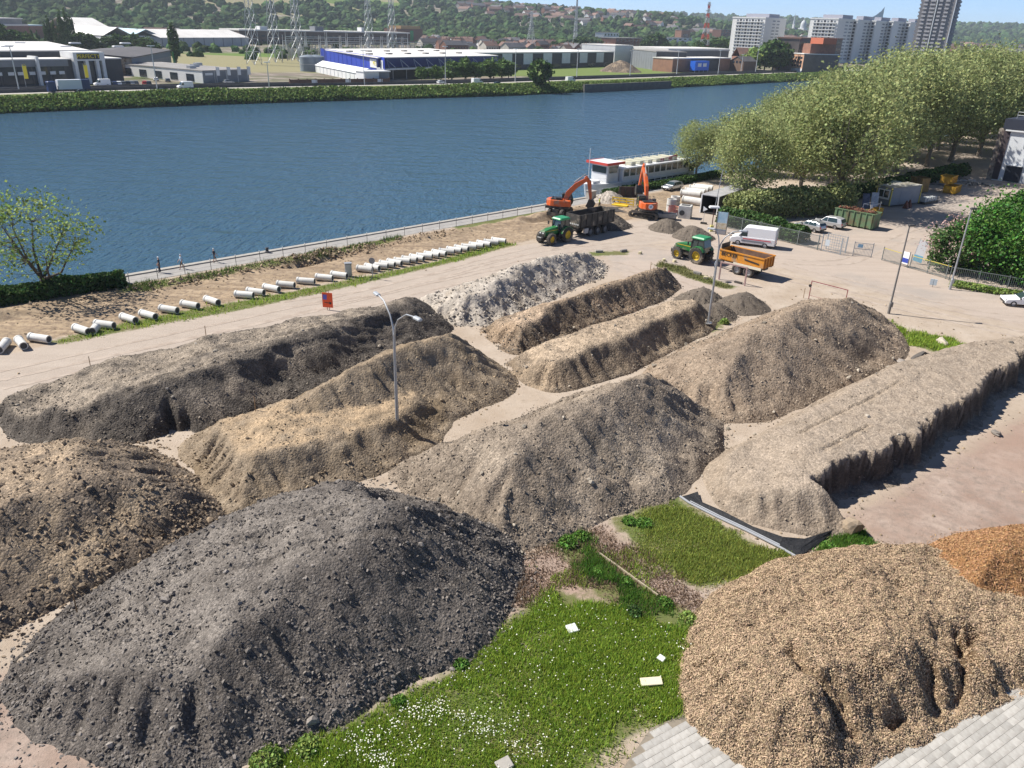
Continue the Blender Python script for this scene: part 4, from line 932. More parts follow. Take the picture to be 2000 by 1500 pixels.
# long brick factory
t, L = frame(fa(470, 86), fa(800, 88), 'long dark brick factory with thin pale roof edge behind the substation', 'long_brick_factory', 'factory')
bx('wall', t, mat('dark_brick', (.11, .075, .06), .9, (.08, .055, .045), .2), 0, L, 0, 40, 0, 12.5); bx('roof', t, wroof, -.5, L+.5, -.6, 40, 12.5, 13.8)
win_rows('windows', t, [4+i*7.5 for i in range(int(L/7.5))], [3.5, 8], -.1, 4.2, 1.8, glass)
bx('stair_tower', t, greyc, L*.41, L*.46, 2, 12, 12.5, 18); bx('roof_house', t, white, L*.11, L*.15, 2, 10, 13.8, 17); bx('roof_house', t, white, L*.69, L*.705, 2, 10, 13.8, 18)
t, L = frame(fa(776, 84), fa(826, 84), 'orange and brown block with green strip at the right end of the brick factory', 'brown_block', 'building')
bx('wall', t, brick, 0, L, 0, 22, 0, 17); bx('upper_storey', t, mat('ochre_panel', (.40, .25, .10), .8), L*.15, L*.9, -.3, 20, 17, 20.5); bx('green_strip', t, mat('green_board', (.015, .25, .06), .6), L*.5, L*.62, -.4, -.02, 3, 15)
# black and white retail strip
t, L = frame(fa(930, 138), fa(1197, 129), 'black retail strip with white panels along its front', 'retail_strip', 'shops')
hh = height_of(fa(1060, 134), 104)
bx('wall', t, darkc, 0, L, 0, 40, 0, hh); bx('roof', t, wroof, -.3, L+.3, -.3, 40.3, hh, hh+.7)
for i in range(7): bx('white_panel', t, white, L*(.02+i*.138), L*(.02+i*.138)+L*.062, -.3, -.02, hh*.3, hh-.1)
for i in range(7): bx('shopfront', t, glass, L*(.09+i*.138), L*(.09+i*.138)+L*.055, -.15, -.01, .2, hh*.28)
t, L = frame(fa(1199, 128), fa(1233, 127), 'plain white box building between the retail strip and the grey box', 'white_box_building', 'building'); bx('wall', t, white, 0, L, 0, 30, 0, 13.5); bx('roof', t, wroof, -.2, L+.2, -.2, 30.2, 13.5, 14)
t, L = frame(fa(1233, 130), fa(1279, 137), 'grey clad box building beside the rubble heap', 'grey_box_building', 'building')
bx('wall', t, greyc, 0, L, 0, 22, 0, 11.5); bx('roof', t, groof, -.3, L+.3, -.3, 22.3, 11.5, 12); bx('dark_side', t, darkc, L+.01, L+.3, .2, 21.8, 0, 11.4)
for i in range(10): bx('rib', t, mat('rib_grey', (.25, .26, .275), .6), i*L/10+.3, i*L/10+.6, -.12, -.01, .1, 11.4)
t, L = frame(fa(1302, 132), fa(1420, 130), 'long grey hall with rounded roof edge behind the brick shed', 'long_grey_hall', 'hall'); bx('wall', t, greyc, 0, L, 0, 34, 0, 11.5); MB().side([(-.4, 11.5), (-.2, 12.6), (.8, 13.3), (34, 13.3), (34, 11.5)], -.3, L+.3).build('roof', wroof, t)
t, L = frame(fa(1312, 141), fa(1424, 138), 'low brick shed with pale flat roof beside the blue container', 'brick_shed', 'shed'); bx('wall', t, mat('orange_brick', (.36, .19, .12), .9, (.28, .15, .1), .4), 0, L*.3, 0, 16, 0, 8); bx('wall', t, darkc, L*.3, L*.8, .6, 16, 0, 7.6); bx('wall', t, mat('orange_brick', (.36, .19, .12), .9), L*.8, L, 0, 16, 0, 8); bx('roof', t, wroof, -.3, L+.3, -.3, 16.3, 8, 8.6)
c = fa(1365, 141); t = thing('blue_container', 'bright blue site container in front of the brick shed', 'container', c, TH); bx('shell', t, mat('bright_blue', (.01, .12, .6), .5), -8, 8, -2, 2, 1.2, 7); bx('panel', t, white, -5, -1, -2.1, -2.01, 3.5, 5.6); bx('panel', t, white, 1, 5, -2.1, -2.01, 3.5, 5.6)
for k in range(4): bx('leg', t, steel, -7.5+5*k, -7.1+5*k, -1.8, -1.4, 0, 1.2)

def az_xy(px, r, py=62.0):
    d = at(px, 200, 0); u = (px-1000)/1530.; v = (750-py)/1530.; c, s_ = math.cos(ROLL), math.sin(ROLL); u, v = u*c-v*s_, u*s_+v*c
    dx, dy = u, math.cos(PITCH)+v*math.sin(PITCH); k = r/math.hypot(dx, dy); return dx*k, dy*k
# houses: each one a thing with walls, roof, windows
def house_meshes(w, d, h, rh, hip=False):
    wb = MB().box((0, 0, h/2), (w, d, h)); 
    if not hip: wb.add([(-w/2, -d/2, h), (-w/2, d/2, h), (-w/2, 0, h+rh*.97), (w/2, -d/2, h), (w/2, d/2, h), (w/2, 0, h+rh*.97)], [(0, 1, 2), (3, 5, 4), (0, 2, 5, 3), (1, 4, 5, 2)])
    rb = MB(); gable(rb, -w/2, w/2, -d/2, d/2, h+.05, h+rh)
    nb = MB(); k = max(2, int(w/3.2))
    for i in range(k):
        for z in ([1.5, 4.3] if h > 5 else [1.5]):
            for y in (-d/2-.03, d/2+.03): nb.box((-w/2+(i+.5)*w/k, y, z), (1.2, .1, 1.4))
    cb = MB().box((w*.3, 0, h+rh+.3), (.8, .8, 1.6))
    return wb.mesh('wall'), rb.mesh('roof'), nb.mesh('windows'), cb.mesh('chimney')
HM = [house_meshes(9, 9, 6.2, 3.6), house_meshes(16, 10, 6.5, 4.0), house_meshes(26, 10, 6.5, 4.0), house_meshes(12, 9, 3.6, 3.6)]
for hm in HM: hm[0].materials.append(plaster); hm[1].materials.append(tile); hm[2].materials.append(glass); hm[3].materials.append(brick)
def house(x, y, z, rz, k, label, group, wallm=None, roofm=None, sc=1.0):
    t = thing('house', label, 'house', (x, y, z), rz, group); t.scale = (sc, sc, sc); hm = HM[k]
    w_ = link('wall', hm[0], None, t); r_ = link('roof', hm[1], None, t); link('windows', hm[2], None, t, kind='stuff'); link('chimney', hm[3], None, r_)
    for o, mm in ((w_, wallm), (r_, roofm)):
        if mm: o.material_slots[0].link = 'OBJECT'; o.material_slots[0].material = mm
    return t
HSPOT = []
def village(n, seed, pxr, rr, label, group, near=16, sizes=(0, 1, 2, 3), sc=1.0):
    g = np.random.default_rng(seed); k = 0
    for _ in range(n*30):
        if k >= n: break
        px = g.uniform(*pxr); r = g.uniform(*rr); x, y = az_xy(px, r)
        if any((x-a)**2+(y-b_)**2 < near*near for a, b_ in HSPOT): continue
        HSPOT.append((x, y)); k += 1
        z = float(far_z(np.array([x]), np.array([y]))[0]); q = g.random()
        house(x, y, z, TH + (math.pi/2 if g.random() < .35 else 0) + g.normal(0, .2), int(g.choice(sizes)), label, group, brick if q < .42 else (white if q > .86 else None), slatr if g.random() < .45 else None, sc)
village(46, 1, (960, 1200), (820, 1080), 'small terraced house in the town behind the retail strip', 'houses behind the retail strip', 15)
village(34, 2, (830, 1010), (800, 1150), 'small house at the foot of the wooded hill right of the brick factory', 'houses at the hill foot')
village(22, 3, (150, 480), (960, 1150), 'small house behind the white halls below the woods', 'houses behind the white halls', 18)
village(60, 4, (900, 1130), (1750, 2250), 'small pale house in the hillside district under the skyline', 'houses on the hillside', 22, (1, 2, 2), 1.25)
village(44, 5, (1130, 1400), (1700, 2300), 'small house among trees on the wooded hill left of the white tower blocks', 'houses among the hill woods', 24, (0, 1, 2), 1.2)
village(50, 6, (1500, 1600), (1600, 2600), 'pale house of the distant town between the white tower blocks', 'town houses between the blocks', 24, (0, 1, 2), 1.3)
village(60, 7, (1830, 2040), (1500, 2600), 'pale house of the distant town above the trees at the right', 'town houses above the trees', 26, (0, 1, 2), 1.4)
village(10, 8, (590, 720), (980, 1150), 'small house on the slope behind the brick factory', 'houses behind the brick factory', 22)
# single buildings of the town
def block(name, label, cat, pl, pr, ztop, depth, m, rm=groof, rows=3, cols=5, wm=None, zb=None):
    A, B = fa(*pl), fa(*pr); t, L = frame(A, B, label, name, cat); h = height_of(A, ztop)
    bx('wall', t, m, 0, L, 0, depth, 0, h); bx('roof', t, rm, -.3, L+.3, -.3, depth+.3, h, h+.8)
    win_rows('windows', t, [L*(i+.5)/cols for i in range(cols)], [h*(j+.55)/rows for j in range(rows)], -.05, L/cols*.5, h/rows*.45, wm or glass)
    win_rows('side_windows', t, [0], [0], -900, .1, .1, glass) if False else None
    return t, L, h
block('brick_office', 'brown brick office with three rows of windows behind the white box building', 'building', (1201, 101), (1252, 100), 75, 20, brick, groof, 3, 7)
block('white_civic_building', 'white flat roofed building with a brick tower, left of the pylon', 'building', (1302, 93), (1350, 92), 74, 20, white)
t, L, h = block('brick_tower_building', 'plain square orange brick tower above the white building', 'building', (1328, 92), (1345, 92), 59, 12, mat('orange_brick', (.36, .19, .12), .9), groof, 1, 1)
block('pale_block', 'small pale block among trees left of the brick office', 'building', (1178, 90), (1207, 89), 64, 14, white)
block('brick_flats', 'red and white flats just left of the leftmost white tower block', 'flats', (1405, 90), (1432, 90), 58, 18, brick, groof, 6, 4)
# gabled brick house by the road, brick apartment block
A, B = fa(1424, 138), fa(1450, 140); t, L = frame(A, B, 'tall narrow brown brick house with a steep gable by the far road', 'gabled_brick_house', 'house')
h = height_of(A, 113); bx('wall', t, mat('brown_brick', (.17, .11, .075), .9, (.13, .085, .06), .3), 0, L, 0, 14, 0, h*.78)
MB().add([(0, 0, h*.78), (L, 0, h*.78), (L/2, 0, h*1.12), (0, 14, h*.78), (L, 14, h*.78), (L/2, 14, h*1.12)], [(0, 1, 2), (3, 5, 4)]).build('gable', mat('brown_brick', (.17, .11, .075), .9), t); gable(MB(), 0, L, 0, 14, h*.79, h*1.16, 'y').build('roof', droof, t)
for i in range(3): MB().lathe([(.9, -.12), (.9, .0)], (L*(.25+.25*i), -.02, h*.72), 12, 'y').build('round_window', glass, t)
A, B = fa(1412, 134), fa(1428, 136); t, L = frame(A, B, 'red brick gabled house behind the narrow brown one', 'red_gabled_house', 'house'); bx('wall', t, brick, 0, L, 6, 20, 0, 9); gable(MB(), 0, L, 6, 20, 9, 15, 'y').build('roof', tile, t)
A, B = fa(1541, 139), fa(1565, 142); t, L = frame(A, B, 'orange brick apartment house of four storeys by the far road', 'orange_apartment_house', 'apartments')
h = height_of(A, 104); bx('wall', t, mat('peach_brick', (.52, .31, .2), .9, (.44, .26, .17), .3), 0, L, 0, 26, 0, h); bx('cornice', t, white, -.4, L+.4, -.4, 26.4, h, h+.5); bx('base', t, white, -.1, L+.1, -.1, 26, 0, h*.22)
bx('side_wall', t, mat('grey_brick', (.16, .135, .125), .9, (.12, .1, .09), .3), L, L+.25, 0, 26, 0, h)
for j in range(3):
    for i in range(4): bx('window', t, glass, L*(.12+.22*i), L*(.12+.22*i)+L*.13, -.12, -.01, h*(.3+.22*j), h*(.3+.22*j)+h*.11)
bx('penthouse', t, brick, 2, L-2, 5, 24, h+.5, h+7); bx('stair_house', t, mat('red_brick', (.42, .12, .06), .9), L*.3, L+5, 10, 20, h+7, h+11)
A, B = fa(1566, 141), fa(1650, 130); t, L = frame(A, B, 'dark grey apartment row stretching right of the orange apartment house', 'dark_apartment_row', 'apartments'); bx('wall', t, mat('grey_brick', (.16, .135, .125), .9, (.12, .1, .09), .3), 4, L, 6, 22, 0, 22)
win_rows('windows', t, [8+i*5 for i in range(int((L-10)/5))], [4, 9, 14, 19], 5.9, 2.4, 2.4, glass); bx('roof', t, tile, 3.6, L+.4, 5.6, 22.4, 22, 23)

# tower blocks
def slab(name, label, pl, pr, ytop, depth, floors=12, bays=9, r=900.0, turn=-42):
    x, y = az_xy(pl[0], r); A = Vector((x, y, FZ)); d = Vector((math.cos(R(turn)), math.sin(R(turn))))
    L = 10.0
    while proj((x+d[0]*L, y+d[1]*L, 30))[0] < pr[0] and L < 90: L += .5
    t = thing(name, label, 'tower block', A, R(turn)); h = height_of(A, ytop)
    bx('wall', t, mat('block_white', (.74, .73, .70), .75, (.66, .65, .63), .05), 0, L, 0, depth, 0, h); bx('roof_edge', t, white, -.4, L+.4, -.4, depth+.4, h, h+1.2); bx('plant_room', t, mat('plant_grey', (.35, .35, .4), .8), L*.2, L*.9, depth*.3, depth*.8, h+1.2, h+4.5)
    fh = (h-3)/floors; b = MB(); w_ = MB(); bc = MB()
    for j in range(floors):
        z = 2.5+fh*(j+.5)
        for i in range(bays):
            x = L*.12+(L*.82)*(i+.5)/bays
            w_.box((x, -.06, z), (L*.82/bays*.62, .16, fh*.5))
            if i % 2 == 1: b.box((x, -.16, z), (L*.82/bays*.55, .3, fh*.72))
        bc.box((L*.53, -.75, z-fh*.36), (L*.83, 1.2, fh*.2))
        for k in range(2):
            w_.box((L+.02, depth*(.42+.2*k), z), (.16, depth*.13, fh*.42))
    w_.build('windows', mat('block_glass', (.14, .16, .18), .3), t, kind='stuff'); b.build('loggias', mat('loggia_dark', (.03, .03, .035), .8), t, kind='stuff'); bc.build('balconies', mat('balcony_white', (.7, .7, .69), .7), t, kind='stuff')
    return t
slab('tower_block', 'free standing white tower block of flats, the leftmost one', (1428, 113), (1492, 115), 35, 46, 12, 9)
xs = [(1579, 107, 1633, 108), (1652, 105, 1669, 105.5), (1688, 103, 1705, 103.5), (1722, 101, 1737, 101.5), (1756, 99, 1768, 99.5)]
nm = ['widest and leftmost slab of the row of white flats', 'second slab from the left in the row of white flats', 'third slab from the left in the row of white flats', 'fourth slab from the left in the row of white flats', 'rightmost slab of the row of white flats, next to the dark tower']
tops = [37, 40, 42, 43, 45]
for i, q in enumerate(xs): slab('slab_block', nm[i], (q[0], q[1]), (q[2], q[3]), tops[i], 52, 12, 7 if i == 0 else 2, r=900+i*28)
# the dark high-rise
_x, _y = az_xy(1787, 820); A = Vector((_x, _y, FZ)); B = A + Vector((math.cos(R(-34)), math.sin(R(-34)), 0))*27; t, L = frame(A, B, 'very tall dark grey high-rise with pale balcony bands, cut off by the top edge', 'high_rise', 'high-rise')
bx('wall', t, mat('highrise_grey', (.20, .19, .195), .8, (.17, .16, .165), .05), 0, L, 0, L*.9, 0, 110)
for x0, x1 in ((.08, .2), (.27, .42), (.52, .62), (.7, .82)):
    b = MB()
    for j in range(36): b.box((L*(x0+x1)/2, -.5, 4+j*2.95), (L*(x1-x0), 1.0, 1.3))
    b.build('balcony_stack', mat('balcony_grey', (.42, .40, .40), .8), t, kind='stuff')
bx('white_fin', t, white, L*.45, L*.475, -1.3, -.01, 0, 110)
for s_ in (0, 1):
    b = MB()
    for j in range(36): b.box((-.5 if s_ == 0 else L+.5, L*.45, 4+j*2.95), (1.0, L*.8, 1.3))
    b.build('side_balconies', mat('balcony_dark', (.2, .19, .2), .8), t, kind='stuff')
bx('corner_fin', t, white, L*.98, L*1.0, -1.3, -.01, 0, 110)
# church spire, domed basilica, glass sail tower in the haze
def faraway(px, r):
    x, y = az_xy(px, r, 45.); return Vector((x, y, float(far_z(np.array([x]), np.array([y]))[0])))
c = faraway(1553, 2600); t = thing('church', 'pale church with a needle spire in the distant town', 'church', c, TH); t.scale = (.5, .5, .5); bx('nave', t, white, -8, 30, -7, 7, 0, 26); MB().box((-12, 0, 27), (11, 11, 54)).build('tower', white, t); MB().lathe([(7, 54), (.2, 110)], (-12, 0, 0), 8).build('spire', mat('spire_grey', (.4, .44, .46), .7), t); gable(MB(), -8, 30, -7, 7, 26, 36).build('roof', slatr, t)
c = faraway(1570, 2650); t = thing('basilica', 'pale domed basilica right of the needle spire', 'church', c, TH); t.scale = (.5, .5, .5); MB().box((0, 0, 18), (46, 34, 36)).build('body', white, t); MB().lathe([(17, 36), (17, 52), (15.5, 62), (11, 71), (5, 77), (2, 79), (2, 88), (.2, 92)], n=20).build('dome', mat('dome_grey', (.5, .52, .52), .7), t, True)
c = faraway(1708, 2500); t = thing('sail_tower', 'blue glass tower with a slanting sail shaped top on the skyline', 'office tower', c, R(-20)); MB().side([(-17, 0), (17, 0), (17, 88), (11, 78), (0, 68), (-10, 62), (-17, 60)], -9, 9, 'y').build('glass_body', mat('sail_glass', (.16, .26, .34), .25), t); bx('core', t, white, -2, 2, -9.6, -9.1, 0, 60)
# ================================================================== vehicles, machines, boat
rubber = mat('rubber', (.022, .022, .024), .9, (.05, .045, .04), 6, col3=(.30, .25, .19), scale3=.9, mix3=(.52, .72))
dusty_rubber = mat('dusty_rubber', (.11, .095, .08), .95, (.05, .045, .04), 3)
blackm = mat('black_paint', (.018, .018, .02), .5, (.04, .037, .033), 2, col3=(.16, .135, .105), scale3=1.1, mix3=(.55, .75))
tgreen = mat('tractor_green', (.018, .16, .035), .4, (.03, .17, .05), 1.5, col3=(.30, .25, .19), scale3=.9, mix3=(.52, .72))
tyel = mat('rim_yellow', (.72, .50, .02), .5, (.55, .38, .04), 3)
orange = mat('excavator_orange', (.72, .12, .015), .45, (.6, .12, .03), 2, col3=(.30, .25, .19), scale3=.9, mix3=(.52, .72))
torange = mat('trailer_orange', (.68, .27, .015), .5, (.55, .22, .03), 1.5, col3=(.30, .25, .19), scale3=.9, mix3=(.52, .72))
cglass = mat('cab_glass', (.03, .05, .05), .08, spec=.8)
wpaint = mat('white_paint', (.78, .78, .78), .35)
spaint = mat('silver_paint', (.42, .43, .44), .3, metal=.6)
lampm = mat('lamp_clear', (.75, .75, .72), .2)
redl = mat('tail_red', (.5, .02, .015), .3)
gsteel = mat('grey_steel', (.30, .30, .31), .5, (.22, .22, .22), 2, metal=.4)
_W = {}
def wheel(root, x, y, r, w, rim_m, tyre_m=None, lugs=False, seg=20):
    key = (round(r, 3), round(w, 3), rim_m.name, (tyre_m or rubber).name, lugs)
    if key not in _W:
        tb = MB().lathe([(r*.58, -w/2), (r*.9, -w/2), (r, -w*.36), (r, w*.36), (r*.9, w/2), (r*.58, w/2)], n=seg, axis='y', close=True)
        if lugs:
            for i in range(18):
                a = 2*math.pi*i/18
                for sgn in (-1, 1): tb.box((math.cos(a+.09*sgn)*r*1.0, sgn*w*.24, math.sin(a+.09*sgn)*r*1.0), (.07*r+.03, w*.46, .07*r+.02), 0, 0, -a)
        rb = MB().lathe([(.02, w*.12), (r*.2, w*.2), (r*.24, w*.1), (r*.5, w*.05), (r*.6, w*.34), (r*.6, -w*.34), (.02, -w*.1)], n=seg, axis='y')
        me, mr = tb.mesh('wheel'), rb.mesh('rim'); me.materials.append(tyre_m or rubber); mr.materials.append(rim_m)
        for m_ in (me, mr):
            for p in m_.polygons: p.use_smooth = len(p.vertices) == 4 and not lugs
        _W[key] = (me, mr)
    me, mr = _W[key]
    wo = link('wheel', me, None, root); wo.location = (x, y, r); ro = link('rim', mr, None, wo)
    if y < 0: ro.scale = (1, -1, 1)
    return wo
def tractor(label, loc, rz):
    t = thing('tractor', label, 'tractor', loc, rz)
    for sy in (1, -1): wheel(t, 0, .98*sy, 1.0, .62, tyel, rubber, True); wheel(t, 2.85, .95*sy, .74, .5, tyel, dusty_rubber, True)
    MB().side([(1.0, 1.15), (3.65, 1.1), (3.75, 1.4), (3.6, 1.78), (2.6, 2.02), (1.0, 2.12)], -.42, .42, 'y').build('hood', tgreen, t, bevel=.06)
    MB().side([(3.66, 1.12), (3.8, 1.15), (3.8, 1.42), (3.68, 1.68)], -.36, .36, 'y').build('grille', blackm, t)
    for sy in (-1, 1): MB().box((3.72, .26*sy, 1.55), (.1, .2, .14)).build('headlight', lampm, t); MB().box((2.2, .43*sy, 1.72), (2.2, .02, .07)).build('stripe', tyel, t)
    MB().box((1.3, 0, .85), (4.6, .55, .55)).box((2.85, 0, .74), (.3, 1.5, .25)).box((0, 0, 1.0), (.4, 1.5, .4)).build('chassis', blackm, t)
    MB().box((3.95, 0, .85), (.55, .9, .5), bev=.08).build('front_weight', blackm, t)
    MB().side([(-.75, 1.35), (1.05, 1.35), (1.15, 2.0), (.95, 2.95), (-.55, 2.95), (-.8, 2.0)], -.76, .76, 'y').build('cab_glass', cglass, t)
    for x0, x1 in ((1.1, .97), (.25, .2), (-.78, -.57)):
        for sy in (-1, 1): MB().beam((x0, .78*sy, 1.4), (x1, .77*sy, 2.95), .07).build('cab_pillar', blackm, t)
    MB().box((.2, 0, 3.06), (1.95, 1.75, .26), bev=.14).build('cab_roof', mat('tractor_roof_green', (.03, .24, .09), .4), t)
    for sy in (-1, 1):
        pr = [(1.12*math.cos(a)-.0, 1.0+1.12*math.sin(a)) for a in np.linspace(R(15), R(150), 9)] + [(1.02*math.cos(a), 1.0+1.02*math.sin(a)) for a in np.linspace(R(150), R(15), 9)]
        MB().side(pr, .66*sy, 1.2*sy, 'y').build('fender', tgreen, t); MB().box((1.0, .62*sy, .9), (.7, .35, .6)).build('step', blackm, t)
        MB().beam((1.05, .8*sy, 2.5), (1.25, 1.25*sy, 2.55), .04).box((1.25, 1.28*sy, 2.35), (.06, .25, .4)).build('mirror', blackm, t)
    MB().tube([(1.2, -.55, 1.6), (1.2, -.55, 2.95)], .07, 8).tube([(1.2, .55, 1.6), (1.2, .55, 2.5)], .09, 8).build('exhaust', blackm, t)
    MB().box((-1.15, 0, .8), (.6, .7, .5)).beam((-1.2, .4, .7), (-1.7, .4, .5), .08).beam((-1.2, -.4, .7), (-1.7, -.4, .5), .08).build('hitch', blackm, t)
    return t
def open_box(b, x0, x1, y0, y1, z0, z1, th=.08, flare=.0):
    b.box(((x0+x1)/2, (y0+y1)/2, z0+.05), (x1-x0, y1-y0, .1)); zc = (z0+z1)/2; h = z1-z0
    b.box((x0+th/2, (y0+y1)/2, zc), (th, y1-y0, h)); b.box((x1-th/2, (y0+y1)/2, zc), (th, y1-y0, h)); b.box(((x0+x1)/2, y0+th/2, zc), (x1-x0-2*th, th, h)); b.box(((x0+x1)/2, y1-th/2, zc), (x1-x0-2*th, th, h)); return b
o1 = sn(72.6, 70.4); hd1 = TH + math.pi
t = tractor('green tractor coupled to the black tipper trailer', (*sn(75.6, 71.0), 0), hd1)
tr = thing('tipper_trailer', 'black three-axle tipper trailer behind a green tractor', 'trailer', (*sn(81.6, 71.3), 0), hd1)
for x in (-1.9, -.4, 1.1):
    for sy in (-1, 1): wheel(tr, x, 1.0*sy, .66, .5, gsteel, rubber)
open_box(MB(), -3.6, 3.6, -1.28, 1.28, 1.45, 3.2).build('tub', mat('dusty_black', (.03, .028, .026), .7, (.075, .066, .055), 1.2, col3=(.30, .25, .19), scale3=.9, mix3=(.52, .72)), tr)
for i in range(7):
    for sy in (-1, 1): MB().box((-3.3+i*1.1, 1.33*sy, 2.35), (.12, .1, 1.6)).build('rib', blackm, tr)
MB().box((0, 0, 1.25), (7.0, 1.0, .32)).box((-.4, 0, .8), (3.6, .8, .3)).beam((3.4, .5, 1.1), (5.6, 0, .75), .18).beam((3.4, -.5, 1.1), (5.6, 0, .75), .18).build('chassis', blackm, tr)
for sy in (-1, 1): MB().box((2.2, 1.22*sy, .95), (.75, .3, .65)).build('tool_box', mat('pale_box', (.45, .44, .42), .6), tr); MB().box((-.4, 1.05*sy, 1.38), (4.4, .5, .06)).build('mudguard', blackm, tr)
for i in range(7): MB().box((3.66, -1.05+i*.35, 1.9), (.03, .16, .22), 0, R(25)).build('chevron', lampm, tr)
MB().side([(-3.4, 1.6), (3.4, 1.6), (2.6, 2.1), (.5, 2.0), (-1.5, 1.8)], -1.18, 1.18, 'y').build('load', brown, tr)
# tractor with orange trailer
hd2 = TH + math.pi/2 + R(2)
t = tractor('green tractor coupled to the orange tipper trailer', (*sn(81.9, 53.1), 0), hd2)
tr = thing('tipper_trailer', 'orange two-axle tipper trailer with black lettering behind a green tractor', 'trailer', (*sn(81.9, 46.9), 0), hd2)
for x in (-.75, .75):
    for sy in (-1, 1): wheel(tr, x-.3, .95*sy, .64, .5, mat('pale_rim', (.55, .53, .5), .5), dusty_rubber)
open_box(MB(), -2.9, 2.9, -1.25, 1.25, 1.4, 2.62).build('tub', torange, tr)
MB().box((0, 0, 1.56), (5.6, 2.3, .1)).build('floor_plate', mat('rusty_floor', (.13, .075, .05), .9, (.2, .12, .08), 2), tr)
MB().box((0, 1.17, 2.05), (5.6, .03, 1.05)).box((0, -1.17, 2.05), (5.6, .03, 1.05)).build('rusty_lining', mat('rusty_floor', (.13, .075, .05), .9), tr)
for sy in (-1, 1):
    MB().box((0, 1.28*sy, 2.58), (5.9, .12, .14)).build('top_rail', torange, tr)
    MB().box((-.9, 1.29*sy, 1.3), (3.6, .06, .3)).build('skirt', mat('cream_panel', (.68, .62, .48), .6), tr)
for i in range(4): MB().box((-2.95, -.95+.63*i, 2.0), (.1, .12, 1.2)).build('tailgate_rib', mat('dark_orange', (.4, .15, .02), .6), tr)
text_mesh('lettering', 'BECKER', .62, blackm, tr, (1.55, 1.285, 2.15), (R(90), 0, R(180)), .012)
text_mesh('lettering', 'BECKER', .62, blackm, tr, (1.55, -1.285, 2.15), (R(90), 0, 0), .012)
MB().box((-1.4, 1.285, 1.95), (1.9, .02, .16), 0, 0, R(-6)).build('side_mark', blackm, tr)
MB().box((0, 0, 1.2), (5.4, .9, .3)).box((-.3, 0, .85), (2.4, .7, .3)).beam((2.6, .45, 1.0), (4.4, 0, .7), .16).beam((2.6, -.45, 1.0), (4.4, 0, .7), .16).build('chassis', blackm, tr)
MB().side([(2.9, 1.9), (2.98, 1.9), (2.98, 3.15), (2.9, 3.15)], -.85, .85, 'y').beam((2.94, -.9, 2.6), (2.94, -.9, 3.2), .1).build('head_board', blackm, tr)

# excavators
def boom_arm(root, name, pts, w, hs, m):
    """plates of changing depth along a bent line in the x-z plane"""
    b = MB(); n = len(pts); up = []; dn = []
    for i, (p, h) in enumerate(zip(pts, hs)):
        a = Vector(pts[max(i-1, 0)]); c = Vector(pts[min(i+1, n-1)]); d = (c-a).normalized(); q = Vector((-d[1], d[0]))
        up.append((p[0]+q[0]*h/2, p[1]+q[1]*h/2)); dn.append((p[0]-q[0]*h/2, p[1]-q[1]*h/2))
    b.side(up + dn[::-1], -w/2, w/2, 'y'); return b.build(name, m, root, bevel=.03)
def ram(root, a, b_, r=.09):
    m_ = [(a[i]+b_[i])/2 for i in range(2)]
    MB().tube([(a[0], 0, a[1]), (m_[0], 0, m_[1])], r*1.35, 8).tube([(m_[0], 0, m_[1]), (b_[0], 0, b_[1])], r*.8, 8).build('hydraulic_ram', gsteel, root)
